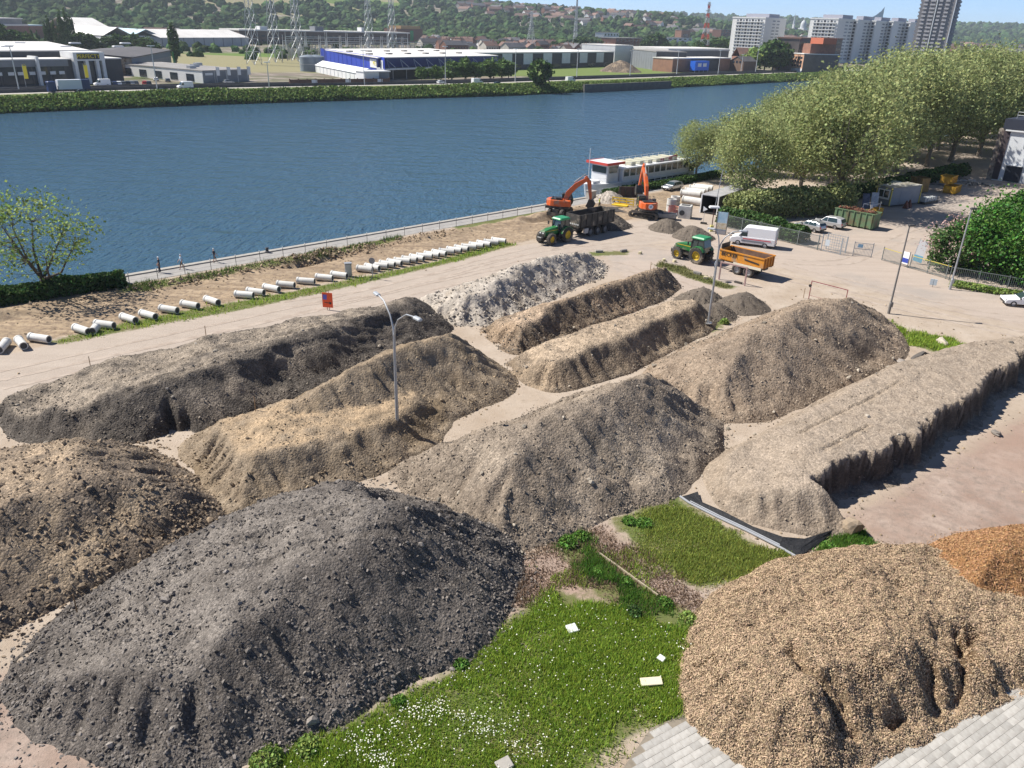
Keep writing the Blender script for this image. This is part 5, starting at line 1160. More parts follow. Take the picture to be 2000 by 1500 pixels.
def excavator(label, loc, rz, house_rz, boom, stick, bucket_pts, tracked=True):
    t = thing('excavator', label, 'excavator', loc, rz)
    if tracked:
        for sy in (-1, 1):
            pr = []
            for a in np.linspace(R(90), R(270), 9): pr.append((-1.85+.5*math.cos(a), .5+.5*math.sin(a)))
            for a in np.linspace(R(-90), R(90), 9): pr.append((1.85+.5*math.cos(a), .5+.5*math.sin(a)))
            inn = [(x*.86, .5+(z-.5)*.62) for x, z in pr]
            b = MB(); n = len(pr)
            for y0, y1 in ((.95*sy, 1.55*sy),):
                v = [(x, y0, z) for x, z in pr] + [(x, y1, z) for x, z in pr] + [(x, y0, z) for x, z in inn] + [(x, y1, z) for x, z in inn]
                f = []
                for i in range(n):
                    j = (i+1) % n; f += [(i, j, n+j, n+i), (2*n+i, 3*n+i, 3*n+j, 2*n+j), (i, 2*n+i, 2*n+j, j), (n+i, n+j, 3*n+j, 3*n+i)]
                b.add(v, f)
            for i in range(16):
                for z in (.0, 1.0): b.box((-1.9+i*.253, 1.25*sy, z+(.02 if z > .5 else .03)), (.1, .62, .05))
            tk = b.build('track', mat('track_steel', (.05, .045, .04), .8, (.13, .11, .09), 3), t)
            for i in range(5): MB().lathe([(.2, -.2), (.2, .2)], (-1.5+i*.75, 1.25*sy, .42), 10, 'y').build('roller', blackm, tk)
            MB().box((0, 1.25*sy, .5), (3.2, .4, .28)).build('track_frame', blackm, t)
        MB().box((0, 0, .75), (2.0, 1.9, .5)).lathe([(.75, .95), (.75, 1.2)], n=16).build('undercarriage', blackm, t)
    else:
        for x in (-1.3, 1.3):
            for sy in (-1, 1): wheel(t, x, 1.0*sy, .58, .5, gsteel, dusty_rubber)
        MB().box((0, 0, .85), (3.4, 1.0, .5)).lathe([(.7, 1.05), (.7, 1.25)], n=16).box((-2.2, 0, .5), (.15, 2.3, .5)).build('undercarriage', blackm, t)
        for sy in (-1, 1): MB().beam((2.0, .5*sy, .8), (2.3, 1.1*sy, .1), .18).box((2.3, 1.15*sy, .08), (.4, .4, .1)).build('outrigger', blackm, t)
    h = bpy.data.objects.new('upper_house', None); 
    hb = MB().box((-.35, 0, 1.35), (3.6, 2.5, .3)).build('upper_frame', blackm, t); hb.rotation_euler = (0, 0, house_rz)
    pr = [(-1.4, -1.25), (-.9, -1.32), (.9, -1.3), (.9, 1.3), (-.9, 1.32), (-1.4, 1.25), (-2.05, .75), (-2.2, 0), (-2.05, -.75)]
    MB().prism(pr, 1.52, 2.45, [(x*.97, y*.97) for x, y in pr]).build('counterweight_body', orange, hb, bevel=.08)
    MB().box((-.6, -.05, 2.52), (1.6, 1.9, .16)).box((-.2, -.9, 2.68), (.7, .5, .25)).build('engine_cover', blackm, hb)
    MB().lathe([(.36, 0), (.36, .02)], (0, 0, 0), 20, 'x').build('round_emblem', wpaint, hb).location = (-2.2, 0, 2.0)
    MB().lathe([(.24, 0), (.24, .012)], (0, 0, 0), 3, 'x').build('emblem_mark', mat('emblem_blue', (.25, .35, .5), .5), hb).location = (-2.222, 0, 2.0)
    MB().side([(.1, 1.55), (1.55, 1.55), (1.7, 2.1), (1.35, 3.1), (.15, 3.1)], .35, 1.3, 'y').build('cab', cglass, hb)
    for x0, z0, x1, z1 in ((.1, 1.55, .15, 3.1), (1.55, 1.55, 1.7, 2.1), (1.7, 2.1, 1.35, 3.1)):
        for y in (.35, 1.3): MB().beam((x0, y, z0), (x1, y, z1), .09).build('cab_frame', blackm, hb)
    MB().box((.75, .82, 3.14), (1.4, 1.05, .1), bev=.04).build('cab_roof', blackm, hb)
    MB().box((.9, -.85, 2.0), (1.5, .7, .9), bev=.08).build('side_box', orange, hb)
    MB().tube([(-1.1, -.8, 2.5), (-1.1, -.8, 2.95)], .08, 8).build('exhaust', blackm, hb)
    for sy in (-1, 1): MB().tube([(.7, -1.2 if sy < 0 else -.6, 2.4), (.7, -1.2 if sy < 0 else -.6, 2.9), (1.6, -1.2 if sy < 0 else -.6, 2.9), (1.6, -1.2 if sy < 0 else -.6, 2.4)], .025, 5).build('hand_rail', blackm, hb)
    boom_arm(hb, 'boom', boom, .5, [.55, .8, .75, .5][:len(boom)], orange); boom_arm(hb, 'stick', stick, .38, [.45, .6, .35][:len(stick)], orange)
    b = MB(); b.side(bucket_pts, -.55, .55, 'y'); 
    for i in range(5): b.box((bucket_pts[-1][0], -.48+.24*i, bucket_pts[-1][1]-.05), (.12, .1, .22))
    b.build('bucket', blackm, hb)
    ram(hb, (1.2, 1.7), ((boom[1][0]+boom[2][0])/2-.1, (boom[1][1]+boom[2][1])/2-.35)); ram(hb, (boom[2][0]-.3, boom[2][1]+.45), (stick[0][0]+.0, stick[0][1]+.35), .08); ram(hb, (stick[1][0]+.2, stick[1][1]+.3), (bucket_pts[0][0]+.1, bucket_pts[0][1]+.2), .07)
    return t
# tracked one, seen from behind, arm reaching away over the trench
c = at(1262, 424)
excavator('orange tracked excavator with a white round emblem, arm raised towards the boat', (c[0], c[1], 0), R(150), R(95)-R(150),
          [(.6, 1.9), (1.6, 4.2), (2.8, 5.6), (4.6, 6.8)], [(4.2, 7.2), (4.9, 6.3), (6.1, 3.6)], [(5.8, 3.7), (6.4, 3.7), (6.9, 3.0), (6.7, 2.3), (6.0, 2.1), (5.6, 2.6)])
c = at(1094, 420)
excavator('orange wheeled excavator with bent arm beside the quay, behind the black trailer', (c[0], c[1], 0), R(60), R(-12)-R(60),
          [(.5, 1.9), (1.1, 3.4), (2.2, 4.6), (3.9, 5.7)], [(3.5, 6.0), (4.1, 5.2), (4.5, 2.6)], [(4.2, 2.7), (4.8, 2.7), (5.2, 2.0), (4.9, 1.4), (4.2, 1.3), (3.9, 1.8)], False)

# cars and vans
def car_meshes(L, w, h, kind='hatch'):
    x = L/2
    if kind == 'hatch': low = [(-x, .35), (x*.98, .3), (x, .55), (x*.95, .72), (x*.42, .92), (-x*.96, .98), (-x, .7)]; top = [(x*.45, .9), (x*.12, h*.97), (-x*.55, h), (-x*.86, h*.9), (-x*.99, .96)]
    elif kind == 'sedan': low = [(-x, .35), (x*.98, .3), (x, .55), (x*.93, .74), (x*.4, .9), (-x*.9, .96), (-x, .72)]; top = [(x*.43, .88), (x*.1, h*.97), (-x*.35, h), (-x*.75, .94)]
    else: low = [(-x, .4), (x*.97, .35), (x, .75), (x*.93, 1.05), (x*.66, 1.25), (-x, 1.3)]; top = [(x*.68, 1.22), (x*.40, h*.94), (x*.3, h), (-x*.985, h), (-x, 1.25)]
    def half(prof, w0, w1, zmin, zmax):
        n = len(prof); v = []
        for sy in (-1, 1):
            for a, z in prof:
                k = (z-zmin)/(zmax-zmin+1e-6); v.append((a, sy*(w0+(w1-w0)*k)/2, z))
        f = [tuple(range(n-1, -1, -1)), tuple(range(n, 2*n))] + [(i, (i+1) % n, n+(i+1) % n, n+i) for i in range(n)]; return v, f
    body = MB(); body.add(*half(low, w*.97, w, .3, 1.0))
    van = kind == 'van'
    z0 = top[0][1]
    cab = MB(); cab.add(*half(top, w*.96, w*(.9 if van else .74), z0, h))
    gl = MB()
    if van:
        a, b_ = top[0], top[1]; gl.add([(a[0]+.02, -w*.45, a[1]+.08), (a[0]+.02, w*.45, a[1]+.08), (b_[0]+.06, w*.41, b_[1]-.05), (b_[0]+.06, -w*.41, b_[1]-.05)], [(0, 1, 2, 3)])
        for sy in (-1, 1): gl.add([(x*.58, sy*(w*.482), 1.3), (x*.24, sy*(w*.482), 1.3), (x*.24, sy*w*.465, h*.82), (x*.44, sy*w*.468, h*.80)], [(0, 1, 2, 3)])
    else:
        def yy(z): return (w*.96+(w*.74-w*.96)*(z-z0)/(h-z0))/2
        zt = h-.1; zb = z0+.07
        for sy in (-1, 1):
            a0 = top[0][0]-.25; gl.add([(a0, sy*(yy(zb)+.012), zb), (-x*.02, sy*(yy(zb)+.012), zb), (-x*.02, sy*(yy(zt)+.012), zt), (top[1][0]-.05, sy*(yy(zt)+.012), zt)], [(0, 1, 2, 3)])
            gl.add([(-x*.06, sy*(yy(zb)+.012), zb), (-x*.68, sy*(yy(zb)+.012), zb), (-x*.6, sy*(yy(zt)+.012), zt), (-x*.06, sy*(yy(zt)+.012), zt)], [(0, 1, 2, 3)])
        for (p, q), e in (((top[0], top[1]), .02), ((top[-1], top[-2]), -.02)):
            va = [(p[0]+(q[0]-p[0])*k+e, sy*(yy(p[1]+(q[1]-p[1])*k)-.06), p[1]+(q[1]-p[1])*k+.02) for k, sy in ((.12, -1), (.12, 1), (.92, 1), (.92, -1))]; gl.add(va, [(0, 1, 2, 3)])
    return body.mesh('body'), cab.mesh('cabin'), gl.mesh('windows')
_C = {}
def car(label, loc, rz, m, kind='hatch', cat='car', dims=None, group=None, name=None, stripe=False, parts=True):
    L, w, h = dims or {'hatch': (4.3, 1.8, 1.5), 'sedan': (4.6, 1.8, 1.45), 'van': (5.7, 2.05, 2.5)}[kind]
    k = (kind, L, w, h)
    if k not in _C: _C[k] = car_meshes(L, w, h, kind)
    t = thing(name or ('van' if kind == 'van' else 'parked_car'), label, cat, loc, rz, group)
    b, c, g_ = _C[k]
    for nm_, me, mm in (('body', b, m), ('cabin', c, m), ('windows', g_, cglass)):
        if not me.materials: me.materials.append(mm)
        o = link(nm_, me, None, t); o.material_slots[0].link = 'OBJECT'; o.material_slots[0].material = mm
        if nm_ != 'windows': bv = o.modifiers.new('bevel', 'BEVEL'); bv.width = .07; bv.segments = 2
    r = .36 if kind == 'van' else .32
    for x in (L*.31, -L*.29):
        for sy in (-1, 1): wheel(t, x, (w/2-.1)*sy, r, .22, mat('alloy_rim', (.5, .5, .5), .4, metal=.5), rubber, seg=14)
    if parts:
        for sy in (-1, 1):
            MB().box((L/2-.06, .66*sy*w/1.8, .68 if kind != 'van' else .85), (.14, .36, .16)).build('headlight', lampm, t); MB().box((-L/2+.01, .75*sy*w/1.8, .8 if kind != 'van' else 1.0), (.06, .2, .2 if kind != 'van' else .5)).build('tail_light', redl, t)
            MB().box((L*.2 if kind != 'van' else L*.28, (w/2+.08)*sy, .98 if kind != 'van' else 1.4), (.12, .2, .14)).build('mirror', blackm, t)
        MB().box((L/2-.03, 0, .42), (.1, w*.8, .2)).box((-L/2+.03, 0, .45), (.1, w*.85, .2)).build('bumper', blackm, t)
    if stripe:
        for sy in (-1, 1):
            MB().box((-.6, (w/2+.012)*sy, 1.0), (3.6, .02, .12)).build('red_stripe', mat('stripe_red', (.55, .05, .07), .4), t); MB().box((-.1, (w/2+.012)*sy, .72), (3.0, .02, .22)).build('side_strip', mat('grey_strip', (.2, .21, .23), .6), t)
    return t
car('white panel van with a thin red stripe standing in the yard', (31.8, 104.2, 0), R(155), wpaint, 'van', 'van', (5.9, 2.1, 2.55), stripe=True)
car('silver hatchback parked beside the hedge at the boat', (*sn(118.4, 84.6), 0), TH+math.pi, spaint, 'hatch')
car('silver hatchback behind the shrub fence, nearest the open gate', (*sn(109.8, 53.4), 0), TH+R(84), spaint, 'hatch')
car('silver estate car right beside the green rusty container', (*sn(114.2, 52.8), 0), TH+R(92), mat('silver_paint_light', (.52, .52, .52), .3, metal=.4), 'hatch', dims=(4.7, 1.85, 1.65))
car('white car cut off by the right edge of the picture', (55.2, 81.4, 0), R(168), wpaint, 'sedan')
car('small white car behind the grey site cabin', (*sn(150.5, 54.8), 0), TH+R(200), wpaint, 'hatch')

# passenger boat at the quay (it rides high, unladen)
bt = thing('passenger_boat', 'white passenger boat with red edged wheelhouse roof moored at the quay', 'boat', (*sn(118.6, 92.4), -.95), TH+math.pi)   # x forward = towards the left of the picture
hw = mat('hull_white', (.70, .71, .71), .4, (.6, .6, .6), .6); hr = mat('hull_red', (.22, .025, .03), .5); bt.scale = (.93, .95, 1)
def hull_ring(z, k):
    pts = []
    for x, w in ((16.2, .15), (15, 1.3), (12.5, 2.3), (9, 2.9), (-12, 2.95), (-15, 2.5), (-16, 1.6)): pts.append((x*k if x > 0 else x, w))
    return [(x, w, z) for x, w in pts] + [(x, -w, z) for x, w in reversed(pts)]
def rings(rs):
    b = MB(); n = len(rs[0]); v = [p for r in rs for p in r]; f = [tuple(range(n-1, -1, -1)), tuple((len(rs)-1)*n+i for i in range(n))]
    for i in range(len(rs)-1):
        for j in range(n): f.append((i*n+j, i*n+(j+1) % n, (i+1)*n+(j+1) % n, (i+1)*n+j))
    return b.add(v, f)
rings([hull_ring(-2.3, .88), hull_ring(.1, .97)]).build('lower_hull', hr, bt); rings([hull_ring(.1, .97), hull_ring(2.3, 1.0)]).build('hull', hw, bt)
MB().box((-2.2, 0, 3.4), (21.5, 5.2, 2.2), bev=.12).build('saloon', hw, bt); MB().box((-2.4, 0, 4.6), (22.4, 5.6, .2), bev=.08).build('saloon_roof', wpaint, bt)
for i in range(11):
    for sy in (-1, 1):
        MB().box((7.4-i*1.9, 2.61*sy, 3.75), (1.5, .06, 1.15)).build('window', cglass, bt)
        if i > 3: MB().box((7.4-i*1.9, 2.97*sy, 1.65), (1.5, .06, .8)).build('lower_window', cglass, bt)
wh = MB().box((10.6, 0, 3.9), (3.4, 4.0, 3.2), bev=.15).build('wheelhouse', hw, bt)
for sy in (-1, 1): MB().box((10.6, 2.02*sy, 4.5), (2.4, .06, 1.1)).build('wheelhouse_window', cglass, bt)
MB().box((12.33, 0, 4.5), (.06, 3.4, 1.1)).build('wheelhouse_window', cglass, bt)
MB().box((10.6, 0, 5.65), (5.0, 5.2, .16)).build('wheelhouse_roof', wpaint, bt); b = MB()
for a, c_ in (((13.1, -2.6), (13.1, 2.6)), ((13.1, 2.6), (8.1, 2.6)), ((13.1, -2.6), (8.1, -2.6))): b.beam((*a, 5.6), (*c_, 5.6), .12, .42)
b.build('red_roof_edge', mat('edge_red', (.6, .07, .05), .5), bt)
for i in range(6): MB().box((4.5-i*2.6, 0, 5.0), (1.4, 3.6, .55), bev=.05).build('deck_bench', mat('bench_cream', (.5, .48, .36), .7), bt)
b = MB()
for sy in (-1, 1):
    for z in (5.1, 5.5): b.tube([(8, 2.6*sy, z), (-13, 2.6*sy, z)], .03, 5)
    for i in range(12): b.tube([(8-i*1.9, 2.6*sy, 4.7), (8-i*1.9, 2.6*sy, 5.5)], .03, 5)
for z in (2.8, 3.2): b.tube([(12.5, 2.2, z), (15, 1.3, z), (16.1, 0, z), (15, -1.3, z), (12.5, -2.2, z)], .03, 5)
b.build('railing', wpaint, bt); MB().side([(-4, 4.7), (-9.5, 4.7), (-9.5, 5.6), (-4, 5.2)], 1.6, 1.72, 'y').build('red_awning', mat('awning_red', (.25, .05, .07), .7), bt)
MB().box((14.0, 0, 2.5), (2.0, 2.0, .5)).tube([(15.2, 0, 2.3), (15.2, 0, 8.2)], .06, 6).build('fore_mast', wpaint, bt)
MB().box((-14, 0, 2.9), (3.2, 4.2, 1.2)).build('stern_deck_house', mat('planter_green', (.09, .12, .05), .8), bt)
for sy in (-1, 1): text_mesh('boat_name', 'Le Pays de Liège', 1.15, blackm, bt, (1.2, 2.98*sy, 1.75) if False else (2.2, 2.99*sy, 1.65), (R(90), 0, R(180) if sy > 0 else 0), .01)
# ================================================================== trees and plants
bark = mat('bark', (.15, .125, .095), .95, (.26, .225, .18), 2.5, .03, 10)
bark_d = mat('dark_bark', (.07, .055, .04), .95, (.12, .1, .08), 3, .03, 10)
plane_leaf = mat('plane_leaf', (.32, .365, .15), .65, attr=('shade', .5, 1.5, .47, .52), trans=.4, spec=.25)
fresh_leaf = mat('fresh_leaf', (.24, .33, .08), .6, attr=('shade', .5, 1.5, .47, .53), trans=.35, spec=.25)
dark_leaf = mat('dark_leaf', (.06, .155, .02), .6, attr=('shade', .4, 1.8, .47, .53), trans=.25, spec=.3)
shrub_leaf = mat('shrub_leaf', (.065, .125, .03), .65, attr=('shade', .4, 1.7, .47, .53), trans=.25, spec=.25)
far_leaf = mat('far_leaf', (.065, .115, .028), .7, attr=('shade', .45, 1.65, .475, .525), trans=.2, spec=.15, rand=(.65, 1.35))
blossom = mat('blossom', (.50, .33, .30), .7, attr=('shade', .5, 1.5), trans=.3, spec=.2)
def gen_tree(seed, H, Rr, trunk_h, nclump, nleaf, leaf, lm, bm_, zsq=.75, tr=.35, spread=.9, limbs=6, lean=0.0, hollow=.35, twig=True):
    g = np.random.default_rng(seed); b = MB()
    cz = trunk_h + (H-trunk_h)*.52; rz_ = (H-trunk_h)*.52
    C = []
    while len(C) < nclump:
        p = g.normal(0, 1, 3); p /= np.linalg.norm(p); k = (hollow + (1-hollow)*g.random()**.5)
        q = p*k*np.array([Rr, Rr, rz_]); q[2] += cz
        if q[2] < trunk_h*.75: continue
        q *= np.array([1+.18*math.sin(3*math.atan2(q[1], q[0])+seed), 1, 1]); C.append(q)
    C = np.array(C)
    base = np.array([0., 0, 0]); top = np.array([lean, 0, trunk_h])
    b.tube([(0, 0, -.3), (0, 0, .2), (lean*.5+g.normal(0, .1), g.normal(0, .1), trunk_h*.5), tuple(top)], [tr*1.35, tr*1.1, tr*.9, tr*.8], 8)
    ends = []
    for i in range(limbs):
        a = 2*math.pi*(i+g.uniform(-.25, .25))/limbs; up = g.uniform(.35, .95)
        e = np.array([math.cos(a)*Rr*spread*(1.05-up*.7), math.sin(a)*Rr*spread*(1.05-up*.7), trunk_h+(H-trunk_h)*up*.8]); m_ = top+(e-top)*.5+np.array([0, 0, -(H-trunk_h)*.06])+g.normal(0, .35, 3)
        b.tube([tuple(top-[0, 0, .3]), tuple(m_), tuple(e)], [tr*.55, tr*.36, tr*.12], 6); ends += [(top+(m_-top)*t, tr*.5) for t in (.4, .8)] + [(m_+(e-m_)*t, tr*.3*(1-t*.5)) for t in (0, .35, .7, 1.0)]
    E_ = np.array([e[0] for e in ends])
    for c in C:
        d = np.linalg.norm(E_-c, axis=1) + 1.2*np.maximum(E_[:, 2]-c[2], 0); j = int(np.argmin(d)); s_ = E_[j]; r0 = min(ends[j][1]*.6, tr*.22)
        mid = (s_+c)/2+g.normal(0, .12*np.linalg.norm(c-s_)+.01, 3); b.tube([tuple(s_), tuple(mid), tuple(c)], [r0, r0*.6, r0*.2], 4, False)
    per = nleaf//nclump; P = []
    sig = Rr*.155
    for c in C:
        n = int(per*g.uniform(.55, 1.45)); q = g.normal(0, 1, (n, 3))*np.array([sig, sig, sig*zsq])*g.uniform(.7, 1.25); P.append(c+q)
    P = np.concatenate(P); N = len(P); sc_ = leaf*g.uniform(.6, 1.4, N)[:, None]*np.ones((1, 3))
    me = scatter_mesh('crown', leafT, leafF, P, sc_, rand_rot(N, g, 1.2), lm, g.random(N))
    mt = b.mesh('trunk'); mt.materials.append(bm_)
    for p in mt.polygons: p.use_smooth = True
    return mt, me
def plant_tree(T, name, label, loc, rz=0.0, sc=1.0, cat='tree', group=None, lm=None, szs=None):
    t = thing(name, label, cat, loc, rz, group); t.scale = szs or (sc, sc, sc)
    link('trunk', T[0], None, t); c = link('crown', T[1], None, t)
    if lm: c.material_slots[0].link = 'OBJECT'; c.material_slots[0].material = lm
    return t
PT = [gen_tree(70+i, 17.5, 7.6, 4.0, 150, 17000, .28, plane_leaf, bark, .8, .42, .95, 7, hollow=.3) for i in range(4)]
spots = []
grow = []
rows = {88.5: [131, 146, 160, 176, 192, 208, 226, 244, 264, 286, 310, 336], 68: [115.2, 131, 146, 160, 174, 190, 204, 220, 238, 258, 280, 304, 330], 78: [150, 172, 196, 222, 250, 282, 318], 58: [127, 224, 246, 270, 300, 335], 47: [236, 262, 292, 328]}
i = 0; gg = np.random.default_rng(12)
for n_, ss in rows.items():
    for k, s_ in enumerate(ss):
        px, py = proj((*sn(s_, n_), 9))
        if px > 2150: continue
        bx_ = (*sn(s_, n_), 0.0); pb = proj(bx_); want = float(np.interp(px, [1250, 1300, 1340, 1470, 1560, 1600, 1700, 1800, 2000, 2300], [330, 285, 248, 208, 178, 158, 122, 103, 92, 80])) + gg.uniform(0, 16)
        sc = min(1.3, max(.45, height_of(bx_, want)/17.8))*gg.uniform(.96, 1.04)
        if s_ > 215:
            lab = 'plane tree in the mass of crowns at the far right end of the avenue'; grp = 'far plane trees of the avenue'
        else:
            rown = {88.5: 'river side row', 68: 'yard side row', 78: 'middle row', 58: 'edge of the gated yard', 47: 'edge of the gated yard'}[n_]
            lab = '%s plane tree from the left in the %s beyond the yard' % (['first', 'second', 'third', 'fourth', 'fifth', 'sixth', 'seventh', 'eighth', 'ninth', 'tenth'][k], rown); grp = 'plane trees along the quay'
        if s_ == 115.2: lab = 'nearest large plane tree, its forked trunk standing beside the black container'
        plant_tree(PT[i % 4], 'plane_tree', lab, (*sn(s_ + gg.normal(0, .8)*(k > 0), n_ + gg.normal(0, .6)*(k > 0)), 0), gg.uniform(0, 6.3), sc, 'tree', grp); i += 1
LT = gen_tree(90, 11.5, 5.6, 2.2, 110, 2500, .26, fresh_leaf, bark_d, .7, .33, 1.0, 7, .3, hollow=.35)
plant_tree(LT, 'riverside_tree', 'lone sparse tree standing over the hedge at the left edge', (*sn(17.0, 86.4), 0), 1.0, .88)
# dense dark tree and blossom bush at the right
DT = gen_tree(95, 9.3, 6.2, .5, 190, 34000, .25, dark_leaf, bark_d, .8, .3, .9, 6, hollow=.62)
plant_tree(DT, 'dense_green_tree', 'large dense dark green tree at the right edge behind the bars', (60.6, 91.6, 0), .4, 1.0)
plant_tree(DT, 'dense_green_tree', 'dark green tree partly cut off by the right edge, behind the dense one', (67.5, 94.5, 0), 2.4, .95)
BT = gen_tree(97, 5.2, 3.2, .3, 60, 6500, .24, shrub_leaf, bark_d, .9, .1, .9, 6, hollow=.5)
BB = gen_tree(98, 5.5, 3.4, .3, 60, 1300, .17, blossom, bark_d, .9, .08, .9, 5, hollow=.9)
t = plant_tree(BT, 'blossom_bush', 'bush with pink-white blossom and purple leaves left of the dense green tree', (54.2, 95.0, 0), 0, 1.05, 'bush'); o = link('blossom', BB[1], None, t)
# hedges and shrubs: leaf masses of their own
def bush_mass(name, label, cat, pts, w, h, n, leaf, lm, seed, kind=None):
    g = np.random.default_rng(seed); pts = [np.array(p[:2]) for p in pts]; seg = [np.linalg.norm(b_-a) for a, b_ in zip(pts[:-1], pts[1:])]; tot = sum(seg); P = []
    u = g.random(n)*tot; acc = 0
    for (a, b_), L in zip(zip(pts[:-1], pts[1:]), seg):
        k = (u >= acc) & (u < acc+L); uu = u[k]; t_ = (uu-acc)/L; d = (b_-a)/L; nrm = np.array([-d[1], d[0]]); m_ = k.sum()
        hh = h*(.75+.5*(fbm(uu, uu*0+seed, .45, 3, seed)*.5+.5)); ww = w*(.8+.4*(fbm(uu, uu*0, .35, 2, seed+2)*.5+.5))
        tp = np.sqrt(np.clip(1-(2*uu/tot-1)**2, .02, 1)) if tot < 3 else np.ones(m_); hh = hh*tp; ww = ww*tp
        ang = g.random(m_)*math.pi; rad = g.random(m_)**.28
        off = np.cos(ang)*rad*ww/2; z = np.sin(ang)**.6*rad*hh
        xy = a+np.outer(t_, b_-a)+np.outer(off, nrm); P.append(np.column_stack([xy, np.maximum(z, .05)])); acc += L
    P = np.concatenate(P); c = P.mean(0); c[2] = 0; root = thing(name, label, cat, tuple(c)); N = len(P)
    link('foliage', scatter_mesh('foliage', leafT, leafF, P-c, leaf*g.uniform(.6, 1.4, N)[:, None]*np.ones((1, 3)), rand_rot(N, g, 1.2), lm, g.random(N)), None, root, kind='stuff')
    b = MB()
    for _ in range(int(tot/1.2)+2):
        q = P[g.integers(N)]-c; b.tube([(q[0], q[1], 0), (q[0]+g.normal(0, .2), q[1]+g.normal(0, .2), h*.6)], [.04, .015], 4)
    b.build('stems', bark_d, root, kind='stuff'); return root
bush_mass('river_hedge', 'dark green hedge under the lone tree at the left edge', 'hedge', [sn(4, 86.6), sn(12, 86.6), sn(24.5, 85.6)], 2.8, 1.7, 12000, .26, shrub_leaf, 1)
bush_mass('quay_hedge', 'dark green hedge between the boat and the silver car', 'hedge', [sn(103, 87.2), sn(112, 87.4), sn(124, 87.6), sn(138, 87.8)], 2.2, 1.25, 9000, .26, shrub_leaf, 2)
bush_mass('fence_shrubs', 'dense shrubs growing behind the bar fence under the plane trees', 'shrubs', [sn(102.6, 64), sn(103, 59), sn(102.2, 53.5), sn(101.6, 50)], 3.0, 2.4, 10000, .3, shrub_leaf, 3)
bush_mass('yard_shrubs', 'tall shrubs under the plane trees between the black container and the parked cars', 'shrubs', [sn(106, 64), sn(113, 62), sn(121, 59), sn(127, 56.5)], 5.5, 4.4, 14000, .32, plane_leaf, 4)
bush_mass('cabin_hedge', 'green hedge behind the grey site cabin', 'hedge', [sn(132, 61), sn(150, 60.5), sn(172, 60), sn(186, 59)], 3.2, 2.4, 11000, .34, shrub_leaf, 5)
bush_mass('bar_fence_weeds', 'weeds at the foot of the bars below the dense green tree', 'weeds', [(50.4, 88.2), (55.0, 85.3), (61, 83.5)], 1.6, .7, 2500, .2, fresh_leaf, 6)
# far trees
FT = [gen_tree(110+i, 12, 5.2, 2.0, 46, 1000, 1.25, far_leaf, bark_d, .9, .3, .8, 5, hollow=.55) for i in range(4)]
PO = [gen_tree(120+i, 26, 3.4, 1.5, 60, 1500, 1.1, far_leaf, bark_d, 2.2, .4, .6, 5, hollow=.4) for i in range(2)]
ord_ = ['first', 'second', 'third', 'fourth', 'fifth', 'sixth', 'seventh', 'eighth', 'ninth', 'tenth', 'eleventh', 'twelfth']
def far_tree(px, pyb, pyt, label, pop=False, group=None, wide=1.0, r=None, tint=None):
    c = fa(px, pyb); h = height_of(c, pyt); i_ = int(px) % (2 if pop else 4); T = (PO if pop else FT)[i_]; k = h/(26 if pop else 12)
    plant_tree(T, 'poplar_tree' if pop else 'broadleaf_tree', label, c, px*.7, 1, 'tree', group, tint, (k*wide, k*wide, k))
pops = [(68, 102, 56), (80, 102, 60), (97, 103, 46), (106, 103, 33), (116, 104, 40), (128, 104, 22), (138, 104, 20), (149, 103, 32)]
for i, (px, b_, tp) in enumerate(pops): far_tree(px, b_, tp, ord_[i]+' dark poplar from the left in the group behind the shop', True, 'poplars behind the shop', .62, tint=mat('poplar_leaf', (.075, .12, .04), .7, attr=('shade', .45, 1.6), trans=.2, spec=.15))
far_tree(345, 126, 49, 'tall single poplar standing before the white hall', True, tint=mat('poplar_leaf', (.04, .075, .025), .7))
lt = [(4, 104, 52), (22, 104, 62), (40, 104, 66), (56, 104, 68), (165, 104, 66), (182, 103, 72), (214, 103, 72), (232, 103, 70), (250, 103, 71), (268, 104, 70), (286, 105, 74), (302, 106, 80)]
for i, (px, b_, tp) in enumerate(lt): far_tree(px, b_, tp, ord_[i]+' leafy tree from the left in the belt behind the shop and shed', group='trees behind the shop', wide=1.25)
st = [(823, 158, 133), (852, 158, 131), (882, 157, 121), (908, 156, 117), (931, 156, 124), (958, 155, 117), (980, 154, 119), (993, 154, 121)]
for i, (px, b_, tp) in enumerate(st): far_tree(px, b_, tp, ord_[i]+' fresh green tree from the left along the blue store', group='trees before the blue store', wide=1.15, tint=mat('avenue_leaf', (.11, .18, .05), .7, attr=('shade', .5, 1.5), trans=.25, spec=.15))
c = (*sn(276.0, 279.0), -.6); T = FT[1]; h = height_of(c, 119); plant_tree(T, 'bank_tree', 'single round dark tree growing on the far river bank', c, 1.2, 1, 'tree', None, None, (h/12*.95, h/12*.95, h/12))
mt_ = [(1135, 101, 74), (1152, 101, 78), (1170, 100, 79), (1083, 99, 82), (1262, 104, 80), (1281, 104, 68), (1300, 106, 85), (1360, 112, 84), (1378, 112, 80), (1398, 112, 76), (1415, 112, 78), (978, 102, 80)]
for i, (px, b_, tp) in enumerate(mt_): far_tree(px, b_, tp, ord_[i]+' tree from the left among the town buildings behind the retail strip' if i < 11 else 'small tree at the left end of the terraced houses', group='town trees', wide=1.25)
rt = [(1468, 138, 99), (1492, 138, 88), (1508, 139, 84), (1524, 138, 88), (1478, 128, 94), (1530, 126, 80), (1545, 122, 78), (1565, 118, 82)]
for i, (px, b_, tp) in enumerate(rt): far_tree(px, b_, tp, 'bright yellow-green tree by the road right of the gabled house' if i == 0 else ord_[i-1]+' dark tree from the left, left of the orange apartment house', group='trees by the far road', wide=1.2, tint=fresh_leaf if i == 0 else None)
